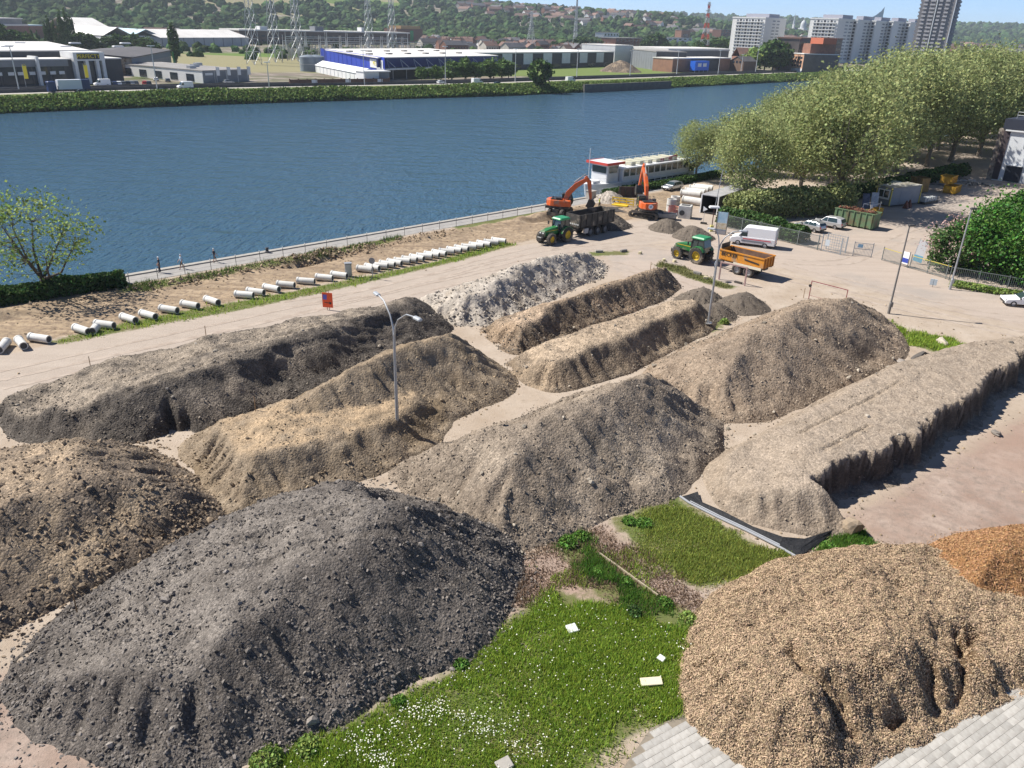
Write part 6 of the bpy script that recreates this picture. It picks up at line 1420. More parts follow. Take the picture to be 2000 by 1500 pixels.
# woods on the hills: one mass
g = np.random.default_rng(33); N = 40000
azd = np.radians(g.uniform(-37, 37, N)); r = 900*np.exp(g.random(N)*math.log(5200/900.)); x = r*np.sin(azd); y = r*np.cos(azd)
ad = np.degrees(azd); keep = np.ones(N, bool)
fld = (r > 1480) & (r < 2500) & (ad > -26) & (ad < -8.5) & (fbm(x, y, 1/260., 2, 8) < .28)
keep &= ~fld
r0 = np.interp(ad, AZK, [1000, 1000, 1120, 1180, 1180, 1280, 1500, 1700, 1700]); keep &= (r > r0)
keep &= (fbm(x, y, 1/170., 3, 19) > -.33) | (r < 1500)
hs = np.array(HSPOT)
dm = np.full(N, 1e9)
for a, b_ in hs: dm = np.minimum(dm, (x-a)**2+(y-b_)**2)
keep &= dm > 15**2
x, y, r = x[keep][:14000], y[keep][:14000], r[keep][:14000]; N = len(x); z = far_z(x, y)
sz = g.uniform(3.6, 8.5, N)*np.where(r > 3000, 1.8, np.where(r > 2000, 1.3, 1)); tv, tf = ico(5, .3, 2)
woods = scatter_mesh('hill_woods', tv, tf, np.stack([x, y, z+sz*.55], -1), sz[:, None]*np.stack([g.uniform(.8, 1.2, N), g.uniform(.8, 1.2, N), g.uniform(.75, 1.2, N)], -1), rand_rot(N, g, .5), mat('woods_leaf', (.038, .07, .024), .9, (.058, .095, .033), .12, 1.2, .35, attr=('shade', .5, 1.65, .475, .525), spec=.05), g.random(N))
tag(link('hill_woods', woods, None, kind='stuff'), 'green woods covering the hills behind the town', 'woods')
# loose low trees and gardens through the town
N = 1500; azd = np.radians(g.uniform(-37, 34, N)); r = g.uniform(520, 1250, N); x = r*np.sin(azd); y = r*np.cos(azd); ss2, nn2 = to_sn(x, y)
k = (nn2 > 520) & (fbm(x, y, 1/60., 2, 4) > .05); 
for a, b_ in hs: k &= (x-a)**2+(y-b_)**2 > 80
x, y = x[k], y[k]; N = len(x); z = far_z(x, y); sz = g.uniform(2.0, 4.6, N)
tag(link('town_greenery', scatter_mesh('town_greenery', tv, tf, np.stack([x, y, z+sz*.4], -1), sz[:, None]*np.ones((1, 3)), rand_rot(N, g, .5), MATS['woods_leaf'], g.random(N)), None, kind='stuff'), 'low greenery of gardens and verges through the far town', 'greenery')
# ================================================================== lamps, pipes, people, fences and the small things
galv = mat('galvanised_post', (.44, .45, .46), .5, (.36, .37, .38), 1, metal=.5)
darkpost = mat('weathered_post', (.16, .15, .14), .7, (.24, .22, .2), 2)
def zheap(x, y):
    z = 0.0
    for hp in HEAPS:
        x0, y0, x1, y1 = hp.box
        if x0 < x < x1 and y0 < y < y1: z = max(z, float(hp.H(np.array([x]), np.array([y]))[0]))
    return z
def double_lamp(label, base_px, fork_y, tips, z0=0.0):
    b0 = at(*base_px, z0); t = thing('double_arm_lamp', label, 'street lamp', b0); hf = height_of(b0, fork_y)
    zt = height_of(b0, (tips[0][1]+tips[1][1])/2) + z0
    MB().tube([(0, 0, -.2), (0, 0, 3), (0, 0, hf)], [.13, .11, .08], 10).build('pole', galv, t, True)
    MB().lathe([(.42, 0), (.42, .12), (.3, .14)], n=14).lathe([(.36, .5), (.36, .6)], n=14).build('base_collar', galv, t)
    for px, py in tips:
        e = at(px, py, zt)-b0; m = Vector((e[0]*.22, e[1]*.22, hf+(e[2]-hf)*.6))
        MB().tube([(0, 0, hf-.25), (e[0]*.06, e[1]*.06, hf+(e[2]-hf)*.25), tuple(m), (e[0]*.6, e[1]*.6, e[2]-.12), tuple(e)], [.075, .06, .055, .05, .045], 8).build('arm', galv, t, True)
        hd = MB().box((0.2, 0, 0), (.75, .3, .16), bev=.07).build('lamp_head', mat('lamp_grey', (.36, .38, .4), .5), t); hd.location = e; hd.rotation_euler = (0, 0, math.atan2(e[1], e[0]))
    return t
bp = at(777, 858); z_ = zheap(bp[0], bp[1])
double_lamp('tall double-arm street lamp standing in the tan heap', (777, 858), 652, [(738, 575), (812, 620)], 0.0)
double_lamp('double-arm street lamp beside the four gravel heaps', (1382, 641), 486, [(1394, 447), (1448, 451)])
def single_lamp(label, base, ytop, m, head, arm=.5, flag=False):
    b0 = at(*base); t = thing('street_lamp', label, 'street lamp', b0); h = height_of(b0, ytop)
    MB().tube([(0, 0, -.2), (0, 0, 1.2), (0, 0, 1.25), (0, 0, h)], [.15, .15, .10, .07], 10).build('pole', m, t, True); MB().box((.1, 0, 1.0), (.24, .24, .5)).build('service_box', m, t)
    MB().box((.22, 0, h+.05), (.7, .34, .2), bev=.08).build('lamp_head', head, t); return t
dkhead = mat('dark_head', (.05, .05, .05), .6)
single_lamp('slender dark lamp post standing in the yard before the gate', (1735, 613), 441, darkpost, dkhead)
single_lamp('grey lamp post at the pavement edge before the dense green tree', (1855, 565), 408, galv, dkhead)
b0 = at(1389, 452); t = thing('site_lamp_post', 'short brown lamp post with a flat white head and yellow foot', 'lamp post', b0)
MB().tube([(0, 0, .9), (0, 0, 3.4)], .07, 8).build('pole', mat('brown_post', (.14, .07, .06), .7), t); MB().box((0, 0, .45), (.45, .4, .9)).build('yellow_foot', mat('pale_yellow', (.72, .66, .22), .7), t); MB().box((0, 0, 3.5), (1.5, .7, .28), bev=.12).build('lamp_head', wpaint, t)
MB().tube([(.1, 0, 3.6), (.5, 0.1, 8.6)], .05, 6).build('mast', galv, t)
# far road lamps
FL = [(38, 180, 90), (307, 174, 90), (526, 172, 122), (712, 166, 99), (870, 163, 91), (1006, 160, 96), (1126, 152, 97), (1230, 150, 99), (1321, 147, 99), (1402, 146, 99), (1475, 143, 91), (1447, 140, 107), (1492, 137, 107), (1590, 138, 98)]
for i, (px, py, pt) in enumerate(FL):
    b0 = fa(px, py); h = height_of(b0, pt); lab = ('far road street lamp, %s from the left' % (['first', 'second', 'third', 'fourth', 'fifth', 'sixth', 'seventh', 'eighth', 'ninth', 'tenth', 'eleventh', 'twelfth', 'thirteenth', 'fourteenth'][i]))
    t = thing('road_lamp', lab, 'street lamp', b0, TH, 'street lamps along the far road'); MB().tube([(0, 0, 0), (0, 0, h)], [.22, .14], 6).build('pole', mat('far_lamp_grey', (.55, .56, .56), .6), t); MB().box((0, 0, h+.1), (2.6, .5, .25)).build('lamp_head', wpaint, t)

# concrete pipes along the road
conc_w = mat('pipe_concrete', (.68, .665, .62), .85, (.56, .54, .50), 1.5, .004, 20, rand=(.85, 1.12))
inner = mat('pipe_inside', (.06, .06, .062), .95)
def pipe_meshes(r, L):
    a = MB().lathe([(r, -L/2), (r, L/2), (r*.78, L/2), (r*.78, -L/2)], n=20, axis='x', close=True).lathe([(r*1.12, -L/2), (r*1.12, -L/2+.18), (r, -L/2+.22), (r, -L/2)], n=20, axis='x', close=True).mesh('shell')
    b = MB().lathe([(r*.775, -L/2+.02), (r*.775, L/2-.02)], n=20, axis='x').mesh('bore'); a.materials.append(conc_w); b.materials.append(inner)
    for p in a.polygons: p.use_smooth = False
    return a, b
PM = pipe_meshes(.34, 1.95)
PPX = [(8, 683, -75), (43, 677, -48), (79, 668, -14), (161, 651, -30), (186, 650, -80), (206, 641, -14), (253, 629, -30), (291, 622, -28), (331, 611, -18), (372, 602, -20), (415, 594, -34), (478, 582, -8), (500, 576, -16), (531, 569, -24), (559, 562, -10), (598, 555, -6), (634, 548, -12), (663, 543, -18)]
k = 19
for i in range(k): PPX.append((713+(974-713)*i/(k-1), 531-(531-475)*(i/(k-1))**.98, -18-10*math.sin(i*2.1)))
for i, (px, py, a) in enumerate(PPX):
    c = at(px, py); nm_ = i+1
    if i < 18: lab = ['left edge pipe lying end-on at the road', 'second pipe from the left edge, turned slantwise', 'third pipe from the left edge, longest of that group', 'pipe right after the first grass patch', 'small pipe lying end-on between two others', 'pipe right of the small end-on one', 'seventh pipe from the left, at the start of the grass strip', 'eighth pipe from the left', 'ninth pipe from the left', 'tenth pipe from the left', 'eleventh pipe from the left', 'twelfth pipe, first of a close group of four', 'second of the close group of four pipes', 'third of the close group of four pipes', 'last of the close group of four pipes', 'first of three pipes before the grey cabinet', 'second of three pipes before the grey cabinet', 'last pipe before the grey cabinet'][i]
    else: lab = '%s from the left in the close row beyond the grey cabinet' % ['first', 'second', 'third', 'fourth', 'fifth', 'sixth', 'seventh', 'eighth', 'ninth', 'tenth', 'eleventh', 'twelfth', 'thirteenth', 'fourteenth', 'fifteenth', 'sixteenth', 'seventeenth', 'eighteenth', 'nineteenth'][i-18]
    t = thing('concrete_pipe', 'pale concrete pipe: ' + lab if i < 18 else 'pale concrete pipe, ' + lab, 'pipe', (c[0], c[1], .37), R(a), 'concrete pipes along the haul road')
    link('shell', PM[0], None, t, True); link('bore', PM[1], None, t)
    if i == 4: t.scale = (.55, 1, 1)
c = at(681, 540); t = thing('grey_cabinet', 'small grey utility cabinet among the pipes', 'cabinet', c, R(20)); MB().box((0, 0, .75), (.7, .5, 1.5), bev=.03).build('body', gsteel, t); MB().box((0, -.26, .75), (.6, .02, 1.3)).build('door', galv, t); MB().box((0, 0, 1.54), (.8, .6, .08)).build('lid', galv, t)
c = at(728, 545); t = thing('tripod_sign', 'small round sign on a tripod stand at the road edge', 'sign', c); MB().tube([(0, 0, .2), (0, 0, 1.9)], .04, 6).build('pole', galv, t); MB().lathe([(.35, -.02), (.35, .02)], (0, -.06, 2.1), 16, 'y').build('sign_plate', gsteel, t); b = MB(); [b.beam((0, 0, .25), (.7*math.cos(q), .7*math.sin(q), .03), .08, .06) for q in (.2, 2.3, 4.4)]; b.build('feet', blackm, t)
# orange site sign
c = at(641, 606); t = thing('orange_sign', 'orange site sign with arrow on two stakes beside the haul road', 'sign', c, R(-8)); oz = mat('sign_orange', (.85, .10, .02), .5)
MB().box((0, 0, 1.05), (1.05, .04, 1.5)).build('panel', oz, t); [MB().tube([(x, .06, -.2), (x, .06, 2.1)], .03, 6).build('stake', mat('rust_post', (.2, .1, .06), .8), t) for x in (-.1, .12)]
MB().box((-.25, -.03, 1.35), (.4, .02, .5)).build('blue_print', mat('print_blue', (.12, .12, .5), .5), t); MB().beam((-.3, -.03, .8), (.2, -.03, .75), .02, .06).prism([(.18, -.04), (.38, -.04), (.38, -.02), (.18, -.02)], .66, .86).build('arrow', blackm, t)
# goal frames
def goal(label, a, b_, h, m, post=.12, extra=False):
    A, B = at(*a), at(*b_); t, L = frame(A, B, label, 'goal_frame', 'goal')
    for x in (0, L): MB().box((x, 0, h/2), (post, post, h)).build('post', m, t)
    MB().box((L/2, 0, h+post/2), (L+post, post, post)).build('crossbar', m, t)
    if extra: MB().box((L*.7, .35, .05), (.9, .25, .3)).build('foot_block', mat('dark_block', (.07, .06, .05), .9), t)
    else: MB().tube([(0, 0, .5), (L, 0, .5)], .02, 5).build('lower_wire', m, t); MB().lathe([(.16, -.05), (.16, .05)], (-.1, 0, h*.75), 10, 'y').build('pad', blackm, t)
pink = mat('faded_pink', (.42, .27, .25), .7, (.33, .22, .2), 3)
goal('pink wooden goal frame standing before the orange trailer', (1404, 546), (1454, 558), 2.0, pink, .14, True)
goal('thin dark red goal frame behind the large right heap', (1579, 585), (1648, 604), 2.05, mat('dark_red_pipe', (.25, .07, .07), .6), .07)
# round blue sign beside the lamp
c = at(1393, 548); t = thing('round_sign', 'round blue-grey sign seen from behind beside the double lamp', 'sign', c, R(60)); MB().tube([(0, 0, 0), (0, 0, 2.2)], .04, 6).build('pole', galv, t); MB().lathe([(.4, -.015), (.4, .015)], (0, 0, 1.9), 18, 'y').build('plate', mat('sign_back', (.45, .52, .58), .5), t)

# promenade railing
t = thing('promenade_railing', 'row of thin posts with wires along the riverside promenade', 'railing', (*sn(50, 85.3), 0), TH)
for i in range(24):
    s_ = 19+i*2.95-50; o = MB().tube([(0, 0, 0), (0, 0, 1.15)], .035, 6).build('post', darkpost, t); o.location = (s_, 0, .02); MB().lathe([(.05, 1.15), (.07, 1.22), (.02, 1.28)], n=8).build('post_cap', wpaint, o)
for z in (.45, .85): MB().tube([(-31, 0, z), (37, 0, z)], .008, 4).build('wire', darkpost, t)
t = thing('bollard', 'small dark mooring bollard on the quay edge', 'bollard', (*sn(42, 88.2), .16)); MB().lathe([(.2, 0), (.16, .3), (.26, .42), (.2, .5)], n=12).build('body', blackm, t, True); MB().lathe([(.3, 0), (.3, .04)], n=12).build('foot_plate', gsteel, t)
# quay stairs railing near the boat
t = thing('quay_railing', 'white pipe railing on the quay edge beside the boat', 'railing', (*sn(103, 88.3), .16), TH)
for i in range(14): MB().tube([(i*2.3, 0, 0), (i*2.3, 0, 1.0)], .04, 6).build('post', wpaint, t)
for z in (.5, 1.0): MB().tube([(0, 0, z), (29.9, 0, z)], .035, 6).build('rail', wpaint, t)
t = thing('concrete_plinth', 'pale concrete block on the quay at the bow of the boat', 'block', (*sn(99.5, 87.2), 0), TH); MB().box((0, 0, .7), (1.1, 1.3, 1.4), bev=.05).build('body', concrete, t); MB().box((0, 0, 1.45), (1.3, 1.5, .1)).build('cap', concrete, t)

# people
def person(label, loc, rz, stride, shirt, trousers, hair, cap=None, armb=.15, bend=0.0, h=1.75, bare_arm=True, bare_leg=False):
    k = h/1.75; V = [(0, 0, .95), (0, 0, 1.12), (bend*.3, 0, 1.32), (bend*.5, 0, 1.46), (bend*.6, 0, 1.54)]; Rr = [.13, .125, .15, .10, .058]; E_ = [(0, 1), (1, 2), (2, 3), (3, 4)]
    def chain(root, pts, rad):
        p = root
        for q, r_ in zip(pts, rad): V.append(q); Rr.append(r_); E_.append((p, len(V)-1)); p = len(V)-1
        return p
    for sy in (-1, 1):
        st = stride*sy; chain(0, [(st*.1, .10*sy, .88), (st*.55+.03, .105*sy, .50), (st*1.0-.05*abs(stride) if st < 0 else st, .105*sy, .09), (st+.15, .12*sy, .045)], [.105, .07, .048, .045])
        ax = -st*.5; hb_ = chain(3, [(bend*.5, .19*sy, 1.42), (ax*.5+bend*.6, .235*sy, 1.14), (ax+armb+bend*.8, .22*sy, .92), (ax+armb*1.25+bend*.85, .215*sy, .85)], [.062, .046, .034, .036])
        x0, y0, z0 = V[hb_]
        for j, (dx, L) in enumerate(((-.02, .085), (-.007, .095), (.007, .09), (.02, .075))): chain(hb_, [(x0+dx+.01, y0-.005*sy, z0-L*.6), (x0+dx+.03, y0-.015*sy, z0-L)], [.011, .009])
        chain(hb_, [(x0+.035, y0-.01*sy, z0-.01), (x0+.055, y0-.015*sy, z0-.05)], [.012, .01])
    me = bpy.data.meshes.new('body'); me.from_pydata([(x*k, y*k, z*k) for x, y, z in V], E_, []); o = bpy.data.objects.new('tmp_person', me); COL.objects.link(o)
    o.modifiers.new('s', 'SKIN'); sub = o.modifiers.new('d', 'SUBSURF'); sub.levels = 1; sub.render_levels = 1
    for i, sv in enumerate(me.skin_vertices[0].data): sv.radius = (Rr[i]*k*(.8 if i < 3 else 1), Rr[i]*k*(1.15 if i < 3 else 1)); sv.use_root = i == 0
    m2 = bpy.data.meshes.new_from_object(o.evaluated_get(bpy.context.evaluated_depsgraph_get())); bpy.data.objects.remove(o)
    m2.materials.clear()
    skin = mat('skin', (.48, .29, .21), .6)
    for mm in (skin, shirt, trousers, blackm): m2.materials.append(mm)
    for p in m2.polygons:
        z = p.center[2]/k; yv = abs(p.center[1])/k; p.use_smooth = True
        if z > 1.49: p.material_index = 0
        elif yv > .17 and z < 1.5 and z > .6: p.material_index = (0 if (z < .93 or (bare_arm and z < 1.2)) else 1)
        elif z > .97: p.material_index = 1
        elif z < .1: p.material_index = 3
        else: p.material_index = 0 if (bare_leg and z < .48) else 2
    t = thing('person', label, 'person', loc, rz); link('body', m2, None, t)
    hx = bend*.65
    hdm = MB().lathe([(.02, 1.52), (.055, 1.53), (.075, 1.58), (.083, 1.65), (.078, 1.71), (.05, 1.755), (.01, 1.77)], (hx, 0, 0), 12).box((hx+.085, 0, 1.635), (.03, .022, .035)).box((hx, .085, 1.64), (.03, .015, .05)).box((hx, -.085, 1.64), (.03, .015, .05))
    hd = hdm.build('head', skin, t, True); hd.scale = (k, k, k)
    b = MB(); [b.box((hx+.078, .032*sy, 1.655), (.012, .022, .012)) for sy in (-1, 1)]; b.box((hx+.076, 0, 1.59), (.012, .045, .01)); e = b.build('face', blackm, hd)
    MB().lathe([(.088, 1.66), (.09, 1.70), (.07, 1.755), (.02, 1.785)], (hx-.012, 0, 0), 12).build('cap' if cap else 'hair', cap or hair, hd, True)
    return t
pw = [(313, 533, 'walker in dark clothes and pale cap standing on the promenade', .06, mat('navy', (.012, .014, .03), .8), mat('navy', (.012, .014, .03), .8), wpaint, R(200), 1.8),
      (356, 526, 'walker in light blue shirt and pale cap on the promenade', .26, mat('light_blue_shirt', (.45, .6, .72), .8), blackm, wpaint, TH+math.pi, 1.7),
      (420, 513, 'walker in dark shirt and pale cap, the rightmost of three on the promenade', .25, mat('navy', (.012, .014, .03), .8), blackm, wpaint, TH, 1.65)]
for px, py, lab, st, sh, trs, cp_, rz, h in pw: c = at(px, py); person(lab, (c[0], c[1], .03), rz, st, sh, trs, blackm, cp_, h=h, bare_leg=st > .1)
c = at(1157, 408); person('worker in black trousers and white shirt bending at the trench', (c[0], c[1], 0), R(140), .15, mat('work_white', (.6, .6, .58), .8), blackm, blackm, bend=.5)
c = at(1170, 407); person('worker in a yellow safety vest standing at the trench', (c[0], c[1], 0), R(-20), .12, mat('hi_vis', (.6, .75, .06), .6), mat('work_green', (.07, .09, .05), .9), blackm, mat('helmet', (.7, .7, .6), .5))

# site clutter by the boat
c = at(1368, 391)
PS = pipe_meshes(.62, 3.4)
for i, (px, py) in enumerate(((1348, 386), (1356, 382), (1364, 377), (1372, 374))):
    c = at(px, py); t = thing('large_pipe', ['nearest', 'second', 'third', 'farthest'][i]+' of the large concrete pipes lying side by side on the yard', 'pipe', (c[0], c[1], .64), R(-22), 'large pipes on the yard'); link('shell', PS[0], None, t, True); link('bore', PS[1], None, t)
c = at(1352, 400); t = thing('large_pipe', 'single large concrete pipe lying left of the black container', 'pipe', (c[0], c[1], .64), R(-35)); link('shell', PS[0], None, t, True); link('bore', PS[1], None, t)
c = at(1337, 425); t = thing('manhole_box', 'square concrete manhole box with a round hole in its front', 'manhole', c, R(-20)); b = MB(); b.box((0, 0, .95), (1.9, 1.7, 1.9), bev=.04).build('box_body', conc_w, t); MB().lathe([(.4, 0), (.4, .03)], (-.35, -.88, .85), 18, 'y').build('round_hole', inner, t); MB().box((0, 0, 1.9), (1.3, 1.1, .03)).build('top_opening', inner, t)
for i, (px, py, h) in enumerate(((1310, 412, 1.9), (1318, 400, 1.4))):
    c = at(px, py); t = thing('concrete_ring', ['taller', 'shorter'][i]+' white concrete shaft ring behind the red netting', 'shaft ring', c); MB().lathe([(.75, 0), (.75, h), (.6, h), (.6, 0)], n=20, close=True).build('ring', conc_w, t, True); MB().lathe([(.8, h*.5), (.8, h*.56)], n=20).build('joint', concrete, t)
t = thing('red_netting', 'red plastic barrier netting around the shaft rings', 'barrier', at(1325, 418), R(-15)); rn = mat('net_red', (.65, .12, .08), .8, (.75, .3, .25), 8)
for i in range(5): MB().tube([(-1.6+i*.8, .3*math.sin(i*2), 0), (-1.6+i*.8+.1, .3*math.sin(i*2), 1.25)], .03, 5).build('stake', rn, t)
b = MB()
for i in range(16):
    for j in range(6):
        x = -1.6+i*.2; y = .3*math.sin((x+1.6)/.8*2); x2 = x+.2; y2 = .3*math.sin((x2+1.6)/.8*2); b.beam((x, y, .2+j*.19), (x2, y2, .2+j*.19+.05*math.sin(i)), .05, .1)
b.build('net', rn, t)
t = thing('yellow_barrier', 'bright yellow trench barrier beside the pale rubble heap', 'barrier', at(1216, 402), R(-25)); yb = mat('barrier_yellow', (.72, .5, .03), .6)
for i in range(3):
    for z in (.35, .8, 1.2): MB().box((-1.2+i*1.2, 0, z), (1.1, .08, .18)).build('board', yb, t)
for i in range(4): MB().box((-1.8+i*1.2, 0, .65), (.1, .1, 1.3)).build('post', yb, t)
MB().box((-.3, -.5, .12), (2.6, .9, .24)).build('base_plate', yb, t)
t = thing('trench_box', 'dark steel trench panel lying near the hedge', 'trench panel', at(1226, 385), R(5)); MB().box((0, 0, .9), (3.2, .25, 1.7)).build('panel', mat('dark_rust', (.045, .03, .03), .8, (.09, .05, .04), 2), t); [MB().box((x, -.18, .9), (.14, .12, 1.7)).build('rib', blackm, t) for x in (-1.4, -.5, .5, 1.4)]
t = thing('skip_trough', 'grey steel trough standing right of the tracked excavator', 'trough', at(1302, 428), R(-10)); open_box(MB(), -1.4, 1.4, -.7, .7, .25, .9).build('tub', gsteel, t); [MB().box((x, 0, .13), (.15, 1.2, .25)).build('skid', blackm, t) for x in (-1, 1)]
# open trench
b = MB(); tp = [at(*q) for q in ((1150, 412), (1180, 404), (1215, 405), (1262, 418), (1255, 424), (1210, 414), (1175, 414))]; 
tag(MB().prism([(p[0], p[1]) for p in tp], .01, .04).build('trench_mud', mat('wet_mud', (.035, .03, .026), .8, (.07, .06, .05), 1)), kind='structure')
for i, (px, py) in enumerate(((1150, 415), (1185, 417), (1240, 424))):
    pass
# black container with lettering
t, L = frame(at(1400, 421), at(1446, 404), 'black open ended container with white lettering under the plane tree', 'black_container', 'container')
L = 9.6; cb = mat('container_black', (.02, .02, .024), .6, (.035, .033, .035), 1)
open_box(MB(), 0, L, 0, 2.9, .1, .14).build('floor', cb, t); MB().box((L/2, .05, 1.45), (L, .08, 2.7)).box((L/2, 2.85, 1.45), (L, .08, 2.7)).box((L-.05, 1.45, 1.45), (.08, 2.7, 2.7)).build('wall', cb, t); MB().box((L/2, 1.45, 2.86), (L+.1, 3.0, .12)).build('roof', mat('container_roof', (.42, .41, .42), .6, (.3, .3, .3), 1), t)
for y in (.05, 2.85): MB().box((-.02, y, 1.45), (.14, .16, 2.8)).build('corner_post', wpaint, t)
text_mesh('lettering', 'PLACE', .95, wpaint, t, (L*.45, -.005, 1.35), (R(90), 0, 0), .01)
t = thing('white_canopy', 'pale sloping awning roof right behind the plane trunk', 'awning', (*sn(118.5, 69.5), 0), TH-R(55)); MB().side([(-1.6, 2.9), (1.6, 2.5), (1.6, 2.58), (-1.6, 2.98)], -3, 3).build('roof', mat('awning_grey', (.5, .48, .5), .7), t)
for x in (-2.8, 2.8):
    for y in (-1.5, 1.5): MB().tube([(x, y, 0), (x, y, 2.6)], .05, 6).build('post', galv, t)
# road sign, info board
c = at(1373, 437); t = thing('warning_sign', 'triangular warning sign on a weighted foot', 'sign', c, R(-30)); MB().tube([(0, 0, 0), (0, 0, 2.2)], .03, 6).build('pole', galv, t); MB().lathe([(.45, -.01), (.45, .01)], (0, -.05, 2.2), 3, 'y').build('plate', wpaint, t).rotation_euler = (0, 0, 0); MB().box((.1, 0, .12), (.9, .4, .22)).build('foot', blackm, t)
c = at(1407, 458); t = thing('info_board', 'tall info board with a sky picture beside the fence corner', 'board', c, R(-25)); MB().box((0, 0, 1.9), (1.5, .08, 2.5)).build('panel', mat('board_print', (.25, .45, .58), .5, (.5, .62, .68), 1.2), t); MB().box((0, -.045, 1.2), (1.4, .02, .9)).build('lower_picture', mat('board_food', (.5, .38, .2), .5, (.7, .66, .55), 5), t); [MB().box((x, 0, 1.6), (.1, .12, 3.2)).build('post', darkpost, t) for x in (-.72, .72)]; MB().box((0, 0, .35), (1.4, .06, .6)).build('lower_panel', mat('board_grey', (.3, .3, .32), .6), t)

# bar fence, gates
def bar_fence(label, A, B, h, m, step=.16, name='bar_fence', cat='fence', posts=3.0, top=None):
    A = Vector(A); B = Vector(B); t = thing(name, label, cat, (A[0], A[1], 0), heading(A, B)); L = (B-A).length; b = MB()
    for i in range(int(L/step)): b.box((i*step+.05, 0, h*.52), (.035, .02, h*.92))
    b.build('bars', m, t, kind='stuff')
    for z in (.18, h*.93): MB().box((L/2, 0, z), (L, .05, .06)).build('rail', top if (top and z > 1) else m, t)
    for i in range(int(L/posts)+1): MB().box((min(i*posts, L), 0, h*.52), (.09, .09, h*1.04)).build('post', m, t)
    return t
fst = mat('fence_steel', (.20, .22, .21), .6, metal=.3); fst2 = mat('fence_grey', (.33, .36, .38), .5, metal=.3)
bar_fence('grey-green bar fence before the shrubs, behind the white van', (*sn(100.6, 62.0), 0), (*sn(99.8, 46.6), 0), 2.0, fst)
t = thing('cage_gate', 'pale grey wire cage gatehouse at the end of the bar fence', 'gate', (*sn(100.6, 45.2), 0), TH-R(90)); b = MB()
for i in range(9):
    for y in (-1, 1): b.box((-1.3+i*.32, y*.7, 1.05), (.03, .03, 2.1))
for z in (.1, .7, 1.4, 2.1):
    for y in (-.7, .7): b.box((0, y, z), (2.7, .04, .05))
b.build('bars', fst2, t); [MB().box((x, y, 1.1), (.1, .1, 2.2)).build('post', fst2, t) for x in (-1.35, 1.35) for y in (-.7, .7)]; MB().box((-.6, -.74, 1.2), (.6, .02, .8)).build('panel', mat('gate_panel', (.5, .55, .58), .5), t)
t = thing('swing_gate', 'opened grey bar gate leaf with a small sign next to the cage', 'gate', (*sn(100.8, 42.6), 0), TH-R(60)); b = MB(); [b.box((i*.17, 0, .9), (.03, .03, 1.6)) for i in range(14)]; b.build('bars', fst2, t); [MB().box((1.1, 0, z), (2.3, .05, .06)).build('rail', fst2, t) for z in (.15, 1.0, 1.75)]; [MB().box((x, 0, .95), (.09, .09, 1.9)).build('post', fst2, t) for x in (0, 2.25)]; MB().box((.7, -.05, 1.4), (.6, .02, .45)).build('small_sign', mat('blue_plate', (.25, .45, .6), .5), t)
ytop = mat('yellow_rail', (.62, .5, .1), .6)
bar_fence('bar gate with yellow top rail left of the blue and white notice', (*at(1722, 508)[:2], 0), (*at(1757, 519)[:2], 0), 1.7, fst, .17, 'bar_gate', 'gate', 9, ytop)
bar_fence('dark bar gate with yellow top rail right of the blue and white notice', (*at(1776, 524)[:2], 0), (*at(1852, 546)[:2], 0), 1.7, fst, .17, 'bar_gate', 'gate', 2.4, ytop)
bar_fence('bar fence running along the foot of the dense green tree', (*at(1853, 547)[:2], 0), (62.0, 83.2, 0), 1.7, fst, .2)
c = at(1764, 521); t = thing('notice_board', 'white and blue notice board on the yard gate', 'sign', c, heading(at(1722, 508), at(1852, 546))); MB().box((0, 0, 1.15), (1.0, .05, 1.5)).build('panel', wpaint, t); MB().box((0, -.035, .85), (.95, .02, .55)).build('blue_field', mat('notice_blue', (.03, .06, .35), .5), t); [MB().box((x, .05, 1.0), (.08, .08, 2.0)).build('post', fst, t) for x in (-.5, .5)]
text_mesh('notice_text', 'P', .4, wpaint, t, (0, -.05, .85), (R(90), 0, 0), .004) if False else None
c = at(1797, 520); t = thing('tilted_banner', 'tilted white and blue banner flag behind the bar gate', 'banner', (c[0], c[1]+1, 0), R(-35)); MB().side([(-.6, .4), (.5, .2), (.75, 2.9), (-.2, 3.1)], -.02, .02, 'y').build('cloth', wpaint, t); MB().side([(-.58, .42), (.5, .22), (.56, 1.05), (-.46, 1.2)], -.03, -.021, 'y').build('blue_hem', mat('banner_blue', (.2, .5, .68), .6), t); MB().tube([(-.62, 0, 0), (-.2, 0, 3.3)], .03, 6).build('pole', galv, t)
c = at(1821, 560); t = thing('small_sign', 'small white two-leaf sign standing on the pavement', 'sign', c, R(-30)); [MB().box((x, 0, .55), (.34, .04, .75), 0, R(8)).build('leaf', mat('pale_sign', (.6, .7, .74), .5), t) for x in (-.19, .19)]; MB().tube([(0, .05, 0), (0, .05, .9)], .03, 6).build('pole', darkpost, t)
